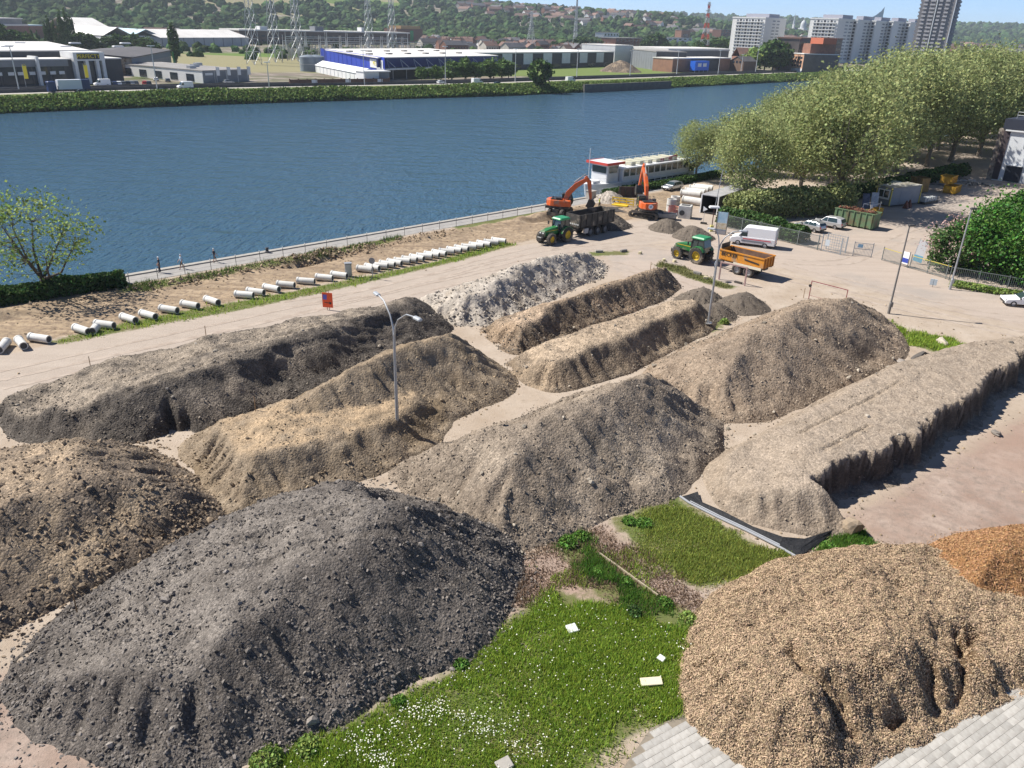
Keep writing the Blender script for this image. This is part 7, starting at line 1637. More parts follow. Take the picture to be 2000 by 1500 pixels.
# skips, cabin, yard stores
def skip(label, loc, rz, L, w, h, m, ribs=6, load=None):
    t = thing('skip_container', label, 'container', loc, rz); open_box(MB(), -L/2, L/2, -w/2, w/2, .15, h).build('tub', m, t)
    for i in range(ribs):
        for sy in (-1, 1): MB().box((-L/2+.3+i*(L-.6)/(ribs-1), (w/2+.06)*sy, h/2+.08), (.14, .12, h-.15)).build('rib', m, t)
    for sy in (-1, 1): MB().box((0, (w/2+.02)*sy, h+.03), (L+.1, .16, .12)).build('rim_rail', m, t)
    for i in range(3): MB().box(((L/2+.06), -w/2+.4+i*(w-.8)/2, h/2+.08), (.12, .14, h-.15)).build('end_rib', m, t)
    if load is not None:
        g = np.random.default_rng(3); N = 160; P = np.stack([g.uniform(-L*.45, L*.45, N), g.uniform(-w*.42, w*.42, N), h-.25+g.random(N)*.5], -1); link('scrap_load', scatter_mesh('scrap_load', *ico(9, .4), P, np.stack([g.uniform(.1, .5, N), g.uniform(.05, .2, N), g.uniform(.03, .12, N)], -1), rand_rot(N, g, 1), load, g.random(N)), None, t, kind='stuff')
    return t
skip('green rusty scrap container full of scrap beside the parked estate car', (*sn(118.4, 50.6), 0), TH+R(92), 6.0, 2.4, 2.3, mat('rusty_green', (.12, .20, .10), .8, (.16, .11, .06), .9, mix=(.45, .7)), 7, mat('scrap_rust', (.17, .07, .04), .9, attr=('shade', .5, 1.8)))
skip('small yellow skip, upper of the two stacked near the debris', (*sn(161.2, 53.4), 1.5), TH+R(5), 3.4, 2.0, 1.4, mat('skip_yellow', (.55, .32, .02), .7, (.42, .22, .03), 1.5), 4)
skip('small yellow skip on the ground, lower of the two stacked', (*sn(160.6, 52.2), 0), TH+R(5), 3.6, 2.0, 1.4, mat('skip_yellow', (.55, .32, .02), .7), 4)
skip('brown yellow upright container left of the stacked yellow skips', (*sn(156.4, 56.6), 0), TH+R(70), 2.6, 2.0, 2.6, mat('skip_ochre', (.32, .2, .06), .8, (.16, .1, .05), 1), 4)
t = thing('site_cabin', 'grey box site cabin with yellow framed end and white double window', 'cabin', (*sn(140.6, 53.9), 0), TH-R(14)); MB().box((0, 0, 1.75), (7.6, 2.8, 2.9)).build('box_body', mat('cabin_grey', (.26, .28, .30), .7, (.2, .22, .24), .5), t); MB().box((0, 0, 3.25), (7.8, 3.0, .12)).build('roof', mat('cabin_roof', (.4, .39, .36), .8, (.25, .22, .15), .8), t)
[MB().box((x, y, 1.75), (.16, .16, 3.0)).build('corner_post', ytop, t) for x in (-3.82, 3.82) for y in (-1.42, 1.42)]; MB().box((-3.84, 0, 2.0), (.06, 2.3, 1.6)).build('end_panel', wpaint, t); [MB().box((-3.89, y, 2.1), (.06, .8, 1.1)).build('window', cglass, t) for y in (-.5, .5)]; MB().box((-.2, -1.42, 1.55), (2.4, .05, 1.9)).build('door', mat('cabin_door', (.22, .25, .28), .7), t); [MB().lathe([(.42, -.12), (.42, .12)], (x, 0, .42), 12, 'y').build('wheel', rubber, t) for x in (-2.6, 2.6)]
t = thing('yellow_platform', 'yellow machine platform with railing behind the rusty container', 'machine', (*sn(125.2, 51.6), 0), TH-R(10)); MB().box((0, 0, .8), (2.6, 1.4, 1.1), bev=.05).build('box_body', mat('skip_yellow', (.55, .32, .02), .7), t); MB().box((2.0, 0, .9), (.9, 1.2, 1.3)).build('engine_box', mat('skip_yellow', (.55, .32, .02), .7), t); [MB().tube([(x, y, 1.3), (x, y, 2.3)], .04, 5).build('rail_post', wpaint, t) for x in (-1.2, 1.2) for y in (-.65, .65)]; MB().tube([(-1.2, -.65, 2.3), (1.2, -.65, 2.3), (1.2, .65, 2.3), (-1.2, .65, 2.3), (-1.2, -.65, 2.3)], .04, 5).build('rail', wpaint, t)
t = thing('leaning_boards', 'dark and white advertising boards leaning before the cabin', 'boards', (*sn(131.5, 54.6), 0), TH-R(40)); MB().box((-.7, 0, 1.4), (1.2, .08, 2.6), 0, R(-10)).build('dark_board', mat('dark_poster', (.03, .04, .09), .5, (.1, .12, .2), 2), t); MB().box((.7, -.1, 1.5), (1.2, .08, 2.8), 0, R(-12)).build('white_board', mat('pale_poster', (.55, .58, .62), .5, (.3, .33, .4), 3), t)
t = thing('covered_load', 'pale covered load on pallets behind the cabin', 'load', (*sn(148.5, 57.8), 0), TH); MB().box((0, 0, 1.4), (2.2, 2.0, 2.2), bev=.35).build('cover', mat('pale_cover', (.34, .36, .3), .9), t); MB().box((0, 0, .15), (2.4, 2.2, .3)).build('pallet', mat('pallet_wood', (.25, .18, .11), .9), t)
t = thing('stored_kerbs', 'row of pale stored blocks on pallets right of the cabin', 'blocks', (*sn(146.5, 51.0), 0), TH-R(8)); [MB().box((-1.6+i*.8, 0, .75), (.6, 1.0, .7), bev=.04).build('block', mat('pale_block', (.42, .43, .42), .9), t) for i in range(5)]; MB().box((0, 0, .2), (4.2, 1.4, .35)).build('pallet', blackm, t)
t = thing('traffic_cones', 'two rusty brown A-frames standing before the cabin', 'frames', (*sn(139.0, 51.4), 0), TH); [MB().prism([(x-.4, -.4), (x+.4, -.4), (x+.4, .4), (x-.4, .4)], 0, 1.3, [(x-.08, -.08), (x+.08, -.08), (x+.08, .08), (x-.08, .08)]).build('frame', mat('rust_brown', (.16, .06, .04), .8), t) for x in (-.6, .7)]
# branches and pipes heap
g = np.random.default_rng(8); t = thing('scrap_branch_heap', 'heap of grey branches and pipes below the white building', 'debris heap', (*sn(172, 54.5), 0))
for i in range(46):
    a = g.uniform(0, 6.3); x, y = g.normal(0, 3.2), g.normal(0, 1.6); L_ = g.uniform(1.5, 5); zz_ = max(.1, 1.5-.25*math.hypot(x, y))*g.uniform(.3, 1)
    MB().tube([(x-math.cos(a)*L_/2, y-math.sin(a)*L_/2, max(.06, zz_-g.uniform(0, .6))), (x, y, zz_+.1), (x+math.cos(a)*L_/2, y+math.sin(a)*L_/2, max(.06, zz_-g.uniform(-.3, .6)))], g.uniform(.04, .1), 5).build('branch', [mat('grey_branch', (.28, .27, .25), .9), mat('dark_branch', (.07, .065, .06), .9), galv][i % 3], t)
# white building at the right edge
A = Vector((*sn(184.2, 53.0), 0)); t = thing('white_workshop', 'white workshop with dark roof parapet cut off by the right edge', 'building', A, TH-R(90))
bw_ = mat('workshop_white', (.70, .72, .74), .7, (.62, .64, .66), .4)
MB().box((14, 9, 5.0), (28, 18, 10)).build('wall', bw_, t); MB().box((14, 9, 11.0), (28.6, 18.6, 1.9)).build('parapet', mat('workshop_dark', (.025, .03, .05), .6), t); MB().box((14.3, -.2, 9.8), (28, .5, .25)).build('eave', wpaint, t)
MB().box((-.5, .6, 5.0), (1.0, 1.2, 10)).build('corner_pier', mat('flaking_wall', (.36, .31, .25), .95, (.12, .09, .08), .9, mix=(.42, .58)), t); MB().box((.6, -.06, 5.0), (1.2, .1, 9.6)).build('drain_recess', mat('recess_dark', (.06, .045, .05), .9), t)
for i in range(4): MB().box((5.5+i*5.2, -.06, 7.6), (2.8, .12, 1.7)).build('window', mat('shutter_grey', (.3, .32, .35), .6), t)
MB().box((3.6, -.06, 1.6), (3.0, .1, 3.0)).build('dark_door', mat('door_navy', (.02, .025, .04), .6), t); MB().box((3.6, -.3, 3.3), (3.4, .5, .12)).build('door_canopy', wpaint, t)
b = MB(); [b.tube([(1+i*3, 2, 11.9), (1+i*3, 2, 13.2)], .05, 5) for i in range(9)]; [b.tube([(1, 2, z), (25, 2, z)], .05, 5) for z in (12.6, 13.2)]; b.build('roof_railing', galv, t); MB().box((4, .2, 11.2), (2.6, .6, .8)).build('roof_unit', wpaint, t)
bush_mass('workshop_bush', 'small bush against the white workshop wall', 'bush', [sn(183.0, 46.0), sn(183.0, 44.0)], 1.8, 3.0, 1200, .3, shrub_leaf, 9)

# black membrane with its pipe edge
t = thing('black_membrane', 'black plastic sheet with a rolled pipe edge at the foot of the sheer bank', 'sheet', (*at(1450, 1030)[:2], 0)); c0 = at(1450, 1030)
out = [at(*q) for q in ((1328, 972), (1345, 984), (1400, 1012), (1460, 1040), (1520, 1070), (1558, 1092), (1600, 1062), (1625, 1044))]; inn = [at(*q) for q in ((1362, 966), (1368, 985), (1412, 1006), (1470, 1034), (1528, 1056), (1570, 1058), (1600, 1050), (1625, 1042))]
b = MB(); v = []; g = np.random.default_rng(2)
for o_, i_ in zip(out, inn): v += [(o_[0]-c0[0], o_[1]-c0[1], .06), ((o_[0]+i_[0])/2-c0[0], (o_[1]+i_[1])/2-c0[1], .10+.10*g.random()), (i_[0]-c0[0], i_[1]-c0[1], .2+.1*g.random())]
b.add(v, [(3*i+k, 3*i+k+1, 3*i+4+k, 3*i+3+k) for i in range(len(out)-1) for k in (0, 1)]); b.build('sheet', mat('black_plastic', (.014, .015, .017), .6, (.03, .03, .032), 3, .05, 6, spec=.25), t)
MB().tube([(o_[0]-c0[0], o_[1]-c0[1], .1) for o_ in out[:6]], .075, 8).build('edge_pipe', mat('pipe_grey', (.30, .31, .33), .5), t, True)
MB().tube([(out[i][0]-c0[0]+.12, out[i][1]-c0[1]+.14, .1) for i in range(1, 5)], .05, 8).build('edge_pipe', galv, t, True)
# boulders, slabs and boards
def boulder(label, px, py, sz, m, sc=(1, .8, .75), cat='boulder', seed=1):
    c = at(px, py); v, f = ico(seed, .22, 2); me = raw_mesh('boulder', v*sz*np.array(sc), f, m); o = link('boulder', me, None); o.location = (c[0], c[1], sz*sc[2]*.55+max(0, zheap(c[0], c[1]))); o.rotation_euler = (.1, .2, seed); return tag(o, label, cat)
boulder('large tan boulder lying in the weeds beside the sheer bank', 1662, 1040, .62, mat('tan_boulder', (.36, .27, .18), .9, (.24, .19, .14), 2, .03, 6), seed=3)
for i, (px, py, sz) in enumerate(((1575 - 0, 0, 0),)): pass
bl = [('long dark boulder in the row behind the large right heap', 1795, 703, .75, (1.5, .6, .55)), ('flat pale boulder in the grass behind the large right heap', 1840, 672, .6, (1.4, .7, .5)), ('small grey boulder at the end of the large right heap', 1760, 715, .42, (1.1, .8, .6)), ('small dark boulder left of the long one', 1735, 728, .36, (1, .8, .6)), ('dark stone lying alone on the red ground', 1945, 848, .38, (1.3, .7, .5))]
for i, (l, px, py, sz, sc) in enumerate(bl): boulder(l, px, py, sz, [dark_rock, pale_rock][i % 2], sc, seed=10+i)
for l, px, py, w, d, h, m, rz in (('white square slab lying in the lawn below the weeds', 1117, 1231, .5, .5, .08, wpaint, 20), ('small white slab lying tilted in the lawn', 1291, 1289, .3, .34, .07, wpaint, 50), ('cream board lying in the lawn near the chip heap', 1272, 1334, .95, .42, .05, mat('cream_board', (.68, .6, .42), .7), 3), ('grey slab at the bottom edge of the lawn', 985, 1497, .6, .5, .1, concrete, 30)):
    c = at(px, py); tag(MB().box((0, 0, h/2+.1), (w, d, h), bev=.02).build('slab', m), l, 'slab'); o = bpy.data.objects[-1] if False else COL.objects[-1]; o.location = (c[0], c[1], 0); o.rotation_euler = (R(6), R(-5), R(rz))
t = thing('timber_edge', 'long thin timber edging lying between the weeds and bare soil', 'timber', (*at(1170, 1082)[:2], 0)); q0 = at(1170, 1082); q1 = at(1285, 1165); [MB().box(((q1[0]-q0[0])*(i+.5)/3, (q1[1]-q0[1])*(i+.5)/3, .06), (math.hypot(q1[0]-q0[0], q1[1]-q0[1])/3-.03, .08, .12), heading(q0, q1)).build('timber', mat('old_timber', (.36, .3, .21), .9), t) for i in range(3)]
for i, (px, py, l) in enumerate(((1170, 493, 'concrete block on the yard behind the sand heap, the largest'), (1218, 492, 'dark beam block lying behind the sand heap'), (1250, 496, 'small yellowish block right of the dark beam'), (1297, 510, 'yellowish block at the left end of the grass island'), (1317, 512, 'small block next to the first on the grass island'), (1362, 536, 'green weathered block in the grass island'), (1378, 545, 'leaning pale block at the right end of the grass island'))):
    c = at(px, py); t = tag(MB().box((0, 0, .16), (1.0 if i in (0, 1, 5) else .5, .35, .32), bev=.04).build('yard_block', [concrete, darkpost, mat('yellow_stone', (.5, .44, .28), .9)][0 if i in (0,) else (1 if i in (1, 5) else 2)]), l, 'block'); t.location = (c[0], c[1], 0); t.rotation_euler = (0, 0, R(10+i*25))
for i, (px, py, l) in enumerate(((403, 660, 'thin stake at the foot of the long dark bank by the road'), (178, 722, 'thin stake at the left end of the long dark bank'), (505, 850, 'short stake in the left slope of the tan heap'), (153, 1205, 'short wooden stake in the slate heap'), (1270, 530, 'thin stake behind the lumpy windrow'), (1569, 582, 'thin stake left of the dark red goal'))):
    c = at(px, py); z_ = max(0, zheap(c[0], c[1])); t = tag(MB().tube([(0, 0, -.1), (0, .02, 1.1), (0, .02, 1.16)], [.035, .035, .01], 6).build('marker_stake', mat('stake_wood', (.3, .2, .11), .9)), l, 'stake'); t.location = (c[0], c[1], z_)

# paving tiles at the lower right: each its own piece
PAV = wpts([(1270, 1425), (1345, 1392), (1500, 1450), (1700, 1440), (1800, 1415), (1900, 1350), (2010, 1310), (2150, 1270), (2200, 1600), (1150, 1600)])
pm = mat('paving_tile', (.46, .44, .40), .9, (.35, .325, .29), 2.5, .003, 40, rand=(.82, 1.1)); tm = MB().box((0, 0, .03), (.47, .31, .06)).mesh('paving_tile'); tm.materials.append(pm)
bed = struct('paving_bed', MB().prism([(p[0], p[1]) for p in PAV], .045, .06).mesh('paving_bed'), mat('joint_sand', (.26, .22, .17), 1, (.2, .17, .13), 4)); n_ = 0
for i in range(-60, 60):
    for j in range(-80, 80):
        lx, ly = (i+.5*(j % 2))*.48, j*.32; a_ = R(32); x = 14+lx*math.cos(a_)-ly*math.sin(a_); y = 23+lx*math.sin(a_)+ly*math.cos(a_)
        px, py = proj((x, y, .07))
        if not (1200 < px < 2030 and py < 1525): continue
        if poly_sd(np.array([x]), np.array([y]), PAV)[0][0] < .25 or float(K.H(np.array([x]), np.array([y]))[0]) > .12: continue
        if n_ >= 290: continue
        o = bpy.data.objects.new('paving_tile', tm); COL.objects.link(o); o.parent = bed; o.location = (x, y, .045+random.uniform(-.006, .006)); o.rotation_euler = (random.uniform(-.01, .01), random.uniform(-.01, .01), a_); n_ += 1

# pylons and switchyard
pyl = mat('pylon_steel', (.50, .52, .53), .5, (.4, .42, .43), .1, metal=.3)
def pylon(label, px, py, H, bw=3.0, tw=.8, m=pyl, arms=True, red=False, th=.26):
    b0 = fa(px, py); t = thing('lattice_pylon', label, 'pylon', b0, TH+R(20)); N = 11; mb = MB(); mr = MB()
    lv = [H*(1-(1-i/N)**1.25) for i in range(N+1)]
    def c(i): w = bw+(tw-bw)*min(1, lv[i]/(H*.8)); return [(sx*w, sy*w, lv[i]) for sx, sy in ((-1, -1), (1, -1), (1, 1), (-1, 1))]
    for i in range(N):
        A_, B_ = c(i), c(i+1); q = mr if (red and i % 2) else mb
        for k in range(4):
            k2 = (k+1) % 4; q.beam(A_[k], B_[k], th); q.beam(A_[k], B_[k2], th*.6); q.beam(A_[k2], B_[k], th*.6); q.beam(B_[k], B_[k2], th*.5)
    mb.build('lattice', m, t)
    if red: mr.build('red_lattice', mat('pylon_red', (.5, .06, .04), .6), t)
    if arms:
        for z, w in ((H*.72, 8), (H*.84, 9.5), (H*.95, 6.5)):
            a = MB()
            for s_ in (-1, 1): a.beam((0, -tw, z), (s_*w, 0, z+.4), th*.7).beam((0, tw, z), (s_*w, 0, z+.4), th*.7).beam((0, 0, z+1.8), (s_*w, 0, z+.4), th*.6).beam((s_*w, 0, z+.4), (s_*w, 0, z-1.8), th*.5)
            a.build('cross_arm', m, t)
for i, (px, py, H, l) in enumerate(((497, 126, 62, 'lattice pylon at the right end of the white hall'), (538, 122, 64, 'first lattice pylon from the left in the switchyard'), (583, 120, 64, 'second lattice pylon from the left in the switchyard'), (722, 112, 64, 'lattice pylon behind the blue store, the left of two'), (767, 111, 64, 'lattice pylon behind the blue store, the right of two'))): pylon(l, px, py, H)
pylon('lattice pylon behind the retail strip, wholly in view', 1036, 102, height_of(fa(1036, 102), 22), 4.5); pylon('slender tall mast rising from the trees behind the retail strip', 1122, 98, 60, 2.2, .6, arms=False, th=.4); pylon('red and white lattice pylon left of the white tower blocks', 1373, 112, height_of(fa(1373, 112), 4), 5.0, .8, red=True, th=.45)
gm_ = mat('gantry_steel', (.5, .5, .5), .6)
go = ['first', 'second', 'third', 'fourth', 'fifth', 'sixth', 'seventh', 'eighth']
for r_, (py, h, pxs) in enumerate(((114, 11, (555, 590, 628, 668, 708, 748, 788, 826)), (104, 12, (560, 600, 640, 680, 720, 760, 800)))):
    for i, px in enumerate(pxs[:-1]):
        A, B = fa(px, py), fa(pxs[i+1]-3, py); t, L = frame(A, B, '%s steel gantry from the left in the %s row of the switchyard' % (go[i], ['front', 'back'][r_]), 'switchyard_gantry', 'gantry', 'switchyard gantries')
        for x in (0, L): MB().beam((x-.8, 0, 0), (x, 0, h), .35).beam((x+.8, 0, 0), (x, 0, h), .35).tube([(x, 0, h), (x, 0, h+4)], .15, 5).build('mast', gm_, t)
        MB().beam((0, 0, h), (L, 0, h), .45).beam((0, 0, h-1.2), (L, 0, h-1.2), .3).build('beam', gm_, t); a = MB()
        for k_ in range(4): a.tube([(L*(k_+.5)/4, 0, h-1.2), (L*(k_+.5)/4, 0, h-3.6)], .2, 5)
        a.build('insulators', mat('insulator', (.25, .2, .17), .4), t)
g = np.random.default_rng(4); N = 420; px = g.uniform(545, 830, N); py = g.uniform(100, 119, N); b = MB()
for a_, c_ in zip(px, py):
    p = fa(a_, c_); h = g.uniform(2.5, 6.5); b.box((p[0], p[1], FZ+h/2), (.4, .4, h)).box((p[0], p[1], FZ+h), (1.6, .5, .35), TH)
tag(b.build('switchgear', mat('switchgear_grey', (.36, .35, .33), .7), kind='stuff'), 'crowd of insulator posts and switchgear in the switchyard', 'switchgear')
# far vehicles
dkc = [mat('car_dark', (.02, .025, .035), .3), wpaint, mat('car_grey', (.12, .13, .14), .35), mat('car_red', (.42, .03, .03), .35), mat('car_blue', (.03, .05, .14), .35), spaint]
fc = [(216, 167, 0, 'black'), (225, 166.6, 4, 'dark blue'), (233, 166.2, 1, 'white'), (241, 166, 2, 'grey'), (250, 165.6, 0, 'black'), (258, 165.4, 5, 'silver'), (266, 165.2, 2, 'grey'), (283, 165.6, 3, 'red'), (291, 165.8, 0, 'black')]
for i, (px, py, ci, cn) in enumerate(fc): car('%s car in the shop car park, %s from the left in the row' % (cn, ord_[i]), fa(px, py), TH+R(75), dkc[ci], 'hatch', group='cars in the shop car park', parts=False)
for i, (px, py, ci, l) in enumerate(((305, 158, 1, 'white car parked along the fence of the white showroom, front'), (320, 152, 5, 'silver car parked along the fence of the white showroom, middle'), (328, 160, 2, 'grey car at the showroom entrance'), (300, 148, 4, 'dark blue car parked along the showroom, farthest'), (447, 163, 5, 'silver car before the grey showroom panels'), (973, 166, 0, 'dark car on the far road near the round bank tree'), (862, 163.5, 1, 'white car on the far road before the blue store'), (320, 181, 0, 'dark car driving on the far road below the showroom'), (165, 183, 0, 'dark car just behind the blue and white lorry'))): car(l, fa(px, py), TH+(0 if i > 3 else 1.3), dkc[ci], 'hatch', group='far cars', parts=False)
for px, py, l in ((200, 168, 'white van parked at the white portal'), (362, 173, 'white delivery van on the far road'), (932, 164, 'white van on the far road right of the blue store'), (1114, 160, 'small pale van on the far road near the old quay wall')): car(l, fa(px, py), TH+(R(180) if px < 900 else 0), wpaint, 'van', 'van', parts=False)
t = thing('lorry', 'lorry with dark blue cab and pale box on the far road', 'lorry', fa(134, 180), TH+math.pi); MB().box((5.0, 0, 2.0), (2.6, 2.4, 3.2), bev=.2).build('cab', mat('lorry_blue', (.01, .03, .12), .4), t); MB().box((-.6, 0, 2.5), (7.4, 2.5, 3.0)).build('box_body', mat('lorry_white', (.62, .65, .7), .5), t); MB().box((-5.6, 0, 2.5), (2.6, 2.5, 3.0)).build('rear_box', mat('lorry_blue', (.01, .03, .12), .4), t); MB().box((0, 0, .85), (12, 1.2, .3)).build('chassis', blackm, t); MB().box((6.25, 0, 2.5), (.1, 2.0, 1.1)).build('windscreen', cglass, t)
for x in (4.8, -2.5, -4.0, -5.6):
    for sy in (-1, 1): wheel(t, x, 1.05*sy, .5, .35, gsteel, rubber, seg=12)
for x in (-5.5, 3.1): pass
cone('rubble_mound', 'tan rubble mound beside the grey box building across the river', 1208, 143, 15, 8.5, brown, brown_st, 140, 300)

# lawn grass, daisies, weeds
def blades(name, label, n, seed, hmin, hmax, m, box_, dens, wid=.022):
    g = np.random.default_rng(seed); x = g.uniform(box_[0], box_[2], n*3); y = g.uniform(box_[1], box_[3], n*3)
    k = dens(x, y) > g.random(n*3); x, y = x[k][:n], y[k][:n]; N = len(x); z = ground_z(x, y); hh = g.uniform(hmin, hmax, N)*(.6+.8*np.clip(fbm(x, y, .6, 3, seed)+.5, 0, 1)); a = g.random(N)*6.283; l = g.uniform(.0, .55, N)*hh; la = g.random(N)*6.283
    w = wid*g.uniform(.7, 1.6, N); v = np.empty((N, 3, 3)); v[:, 0] = np.stack([x-np.cos(a)*w, y-np.sin(a)*w, z], -1); v[:, 1] = np.stack([x+np.cos(a)*w, y+np.sin(a)*w, z], -1); v[:, 2] = np.stack([x+np.cos(la)*l, y+np.sin(la)*l, z+hh], -1)
    return tag(link(name, raw_mesh(name, v.reshape(-1, 3), np.arange(N*3).reshape(-1, 3), m, False, [('shade', 'FACE', g.random(N))]), None, kind='stuff'), label, 'grass')
grass_m = mat('grass_blade', (.29, .39, .06), .6, attr=('shade', .55, 1.6, .475, .53), trans=.35, spec=.25)
def onheap(x, y):
    k = np.zeros(x.shape, bool)
    for hp in HEAPS:
        x0, y0, x1, y1 = hp.box; i_ = (x > x0) & (x < x1) & (y > y0) & (y < y1)
        if i_.any(): k[i_] |= hp.H(x[i_], y[i_]) > .1
    return k
def lawn_d(P, base=1.0, bare=.0, ns=.5):
    def f(x, y):
        d = poly_sd(x, y, P)[0]; q = d + 1.3*fbm(x, y, .6, 4, 77); v = sstep(-.3, .9, q)*(1-bare*sstep(.05, .35, fbm(x, y, ns, 3, 78))); v[onheap(x, y)] = 0; return v*base
    return f
def bbx(P, m=1.0): a = np.array(P); return (a[:, 0].min()-m, a[:, 1].min()-m, a[:, 0].max()+m, a[:, 1].max()+m)
blades('lawn_grass', 'bright green grass of the front lawn between slate heap and chip heap', 95000, 1, .08, .26, grass_m, bbx(LAWN1), lawn_d(LAWN1, 1, .6, .4))
blades('upper_lawn_grass', 'green grass of the upper lawn at the foot of the sheer bank', 42000, 2, .08, .24, mat('grass_blade_dry', (.28, .33, .075), .6, attr=('shade', .55, 1.6, .47, .53), trans=.35, spec=.25), bbx(LAWN2), lawn_d(LAWN2, 1, .75, .5))
blades('weedy_grass', 'patchy weeds between the two lawns', 20000, 3, .1, .32, mat('weed_blade', (.11, .22, .035), .6, attr=('shade', .5, 1.6, .475, .525), trans=.3, spec=.25), bbx(LAWN3), lawn_d(LAWN3, 1, .95, .7))
blades('pipe_strip_grass', 'narrow grass strip under the row of pipes', 26000, 4, .12, .4, grass_m, bbx(STRIPG), lawn_d(STRIPG, 1, .2), .035)
blades('quay_edge_grass', 'grass tufts along the promenade edge', 14000, 5, .15, .5, mat('tuft_blade', (.10, .15, .035), .6, attr=('shade', .5, 1.6), trans=.3), bbx(QG), lawn_d(QG, 1, .5), .04)
blades('bank_end_grass', 'grass around the boulders behind the large right heap', 7000, 6, .12, .4, grass_m, bbx(GR_R), lawn_d(GR_R, 1, .6), .035)
blades('island_grass', 'dry grass on the small island beside the orange trailer', 5000, 7, .08, .3, mat('dry_blade', (.2, .2, .07), .7, attr=('shade', .5, 1.5), trans=.3), bbx(ISLE), lawn_d(ISLE, 1, .3), .035)
blades('boulder_weeds_grass', 'low weeds around the tan boulder', 9000, 8, .1, .3, MATS['weed_blade'], bbx(LAWN4), lawn_d(LAWN4, 1, .2))
g = np.random.default_rng(21); N = 9000; bb = bbx(LAWN1); x = g.uniform(bb[0], bb[2], N*3); y = g.uniform(bb[1], bb[3], N*3); k = (lawn_d(LAWN1)(x, y) > .6) & (g.random(N*3) < .05+.95*sstep(.12, .5, fbm(x, y, .55, 3, 90))*sstep(0, .3, fbm(x, y, .22, 2, 94)+.15)); x, y = x[k][:2300], y[k][:2300]; N = len(x)
tv = np.array([(-.5, -.5, 0), (.5, -.5, 0), (.5, .5, 0), (-.5, .5, 0), (0, 0, .25)]); tf = np.array([(0, 1, 4), (1, 2, 4), (2, 3, 4), (3, 0, 4)])
tag(link('daisies', scatter_mesh('daisies', tv, tf, np.stack([x, y, ground_z(x, y)+g.uniform(.14, .26, N)], -1), g.uniform(.025, .06, N)[:, None]*np.ones((1, 3)), rand_rot(N, g, .5), mat('daisy', (.75, .74, .62), .7), g.random(N)), None, kind='stuff'), 'white daisies scattered in drifts over the front lawn', 'flowers')
wd = [(1110, 1062, 1.3, .5), (1135, 1050, 1.1, .45), (1240, 1200, .9, .5), (1345, 1215, 1.2, .5), (1370, 1232, 1.1, .5), (1300, 1180, .9, .4), (1225, 1140, .8, .4), (1165, 1120, .8, .4), (1260, 1025, 1.3, .4), (1230, 1020, 1.0, .35), (1620, 1075, 1.2, .45), (1690, 1075, 1.1, .4), (520, 1490, 1.6, .6), (600, 1465, 1.3, .55), (780, 1375, .8, .35), (900, 1300, .8, .35), (1415, 632, 1.0, .7)]
for i, (px, py, w_, h_) in enumerate(wd):
    c = at(px, py); lab = ['left tall weed clump at the foot of the broad heap', 'right tall weed clump at the foot of the broad heap', 'dark round weed between the two lawns', 'weed clump at the tip of the chip heap, left', 'weed clump at the tip of the chip heap, right', 'weed in the middle of the bare patch', 'small weed along the timber edging', 'small weed near the upper end of the edging', 'weed patch at the top of the upper lawn, right', 'weed patch at the top of the upper lawn, left', 'weed clump left of the tan boulder', 'weed clump right below the tan boulder', 'leafy clump at the bottom edge of the slate heap, left', 'leafy clump at the bottom edge of the slate heap, right', 'small clump between stones at the slate foot', 'small clump at the upper slate foot', 'light green bush at the foot of the second double lamp'][i]
    bush_mass('weed_clump', lab, 'weeds', [(c[0]-w_*.4, c[1]), (c[0]+w_*.4, c[1]+.1)], w_, h_*.65, int(420*w_), .1 if py > 900 else .16, fresh_leaf if i in (3, 4, 12, 13, 16) else shrub_leaf if i == 2 else MATS['weed_blade'], 50+i)
blades('dry_weeds', 'brown dry weeds on the bare patch between the lawns', 16000, 9, .06, .22, mat('dry_weed_blade', (.26, .18, .12), .9, attr=('shade', .5, 1.5), trans=.2), bbx(DRY), lawn_d(DRY, .9, .5, .6))
blades('straggling_grass', 'straggling grass around the edges of the bare patch', 9000, 10, .08, .26, grass_m, bbx(DRY), lambda x, y: lawn_d(DRY)(x, y)*sstep(.05, .3, fbm(x, y, .45, 3, 55)))
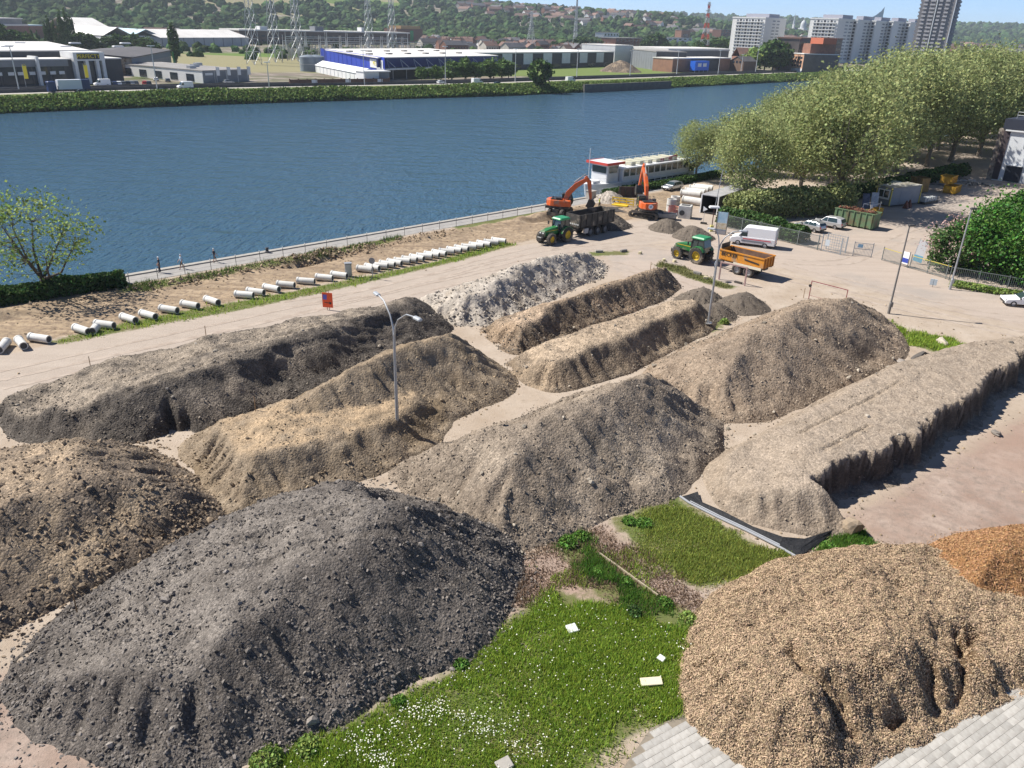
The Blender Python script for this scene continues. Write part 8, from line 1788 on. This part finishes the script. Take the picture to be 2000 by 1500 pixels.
# loose stones on the open ground
g = np.random.default_rng(61); N = 9000; s_ = g.uniform(5, 110, N); n_ = g.uniform(0, 86, N); x, y = sn(s_, n_); md = ground_masks(x, y); dens = np.where(md[3] > 0, .02, np.where(md[2] > 0, 1.0, .5))*np.where(md[0] > 0, .1, 1)*(md[4] < -3)
k = g.random(N) < dens; x, y = x[k], y[k]; N = len(x); sz = .03+.16*g.random(N)**4
tag(link('loose_stones', scatter_mesh('loose_stones', *ROCKT[1], np.stack([x, y, ground_z(x, y)+sz*.15], -1), sz[:, None]*np.array([[.6, .5, .4]])*g.uniform(.7, 1.3, (N, 3)), rand_rot(N, g, .6), tan_st, g.random(N)), None, kind='stuff'), 'loose stones scattered over the bare ground', 'stones')
# rubble ridge along the promenade
s_ = np.concatenate([g.normal(m_, w_, q) for m_, w_, q in ((43, 1.6, 260), (47, 1.8, 320), (52, 1.6, 180), (34, 4, 160), (27, 5, 200), (58, 3, 120), (64, 3, 80))]); n_ = 82.6+g.normal(0, .7, len(s_)); x, y = sn(s_, n_); N = len(x); sz = .06+.3*g.random(N)**3
tag(link('rubble_ridge', scatter_mesh('rubble_ridge', *ROCKT[2], np.stack([x, y, ground_z(x, y)+sz*.2+.25*g.random(N)], -1), sz[:, None]*np.array([[.6, .5, .4]])*g.uniform(.7, 1.3, (N, 3)), rand_rot(N, g, .8), tan_st, g.random(N)), None, kind='stuff'), 'broken rubble ridge along the dug strip by the promenade', 'rubble')
# haze over the valley
hz = MB().box((500, 3000, 95), (9000, 9000, 204)).build('haze', None); hz['kind'] = 'stuff'; tag(hz, 'faint blue haze over the valley', 'haze')
hm_ = bpy.data.materials.new('haze'); hm_.use_nodes = True; nt = hm_.node_tree; nt.nodes.remove(nt.nodes['Principled BSDF']); pv = nt.nodes.new('ShaderNodeVolumePrincipled'); pv.inputs['Color'].default_value = (.80, .90, 1.0, 1); pv.inputs['Density'].default_value = 0.0001; pv.inputs['Anisotropy'].default_value = 0.2
nt.links.new(pv.outputs[0], nt.nodes['Material Output'].inputs['Volume']); hz.data.materials.append(hm_)
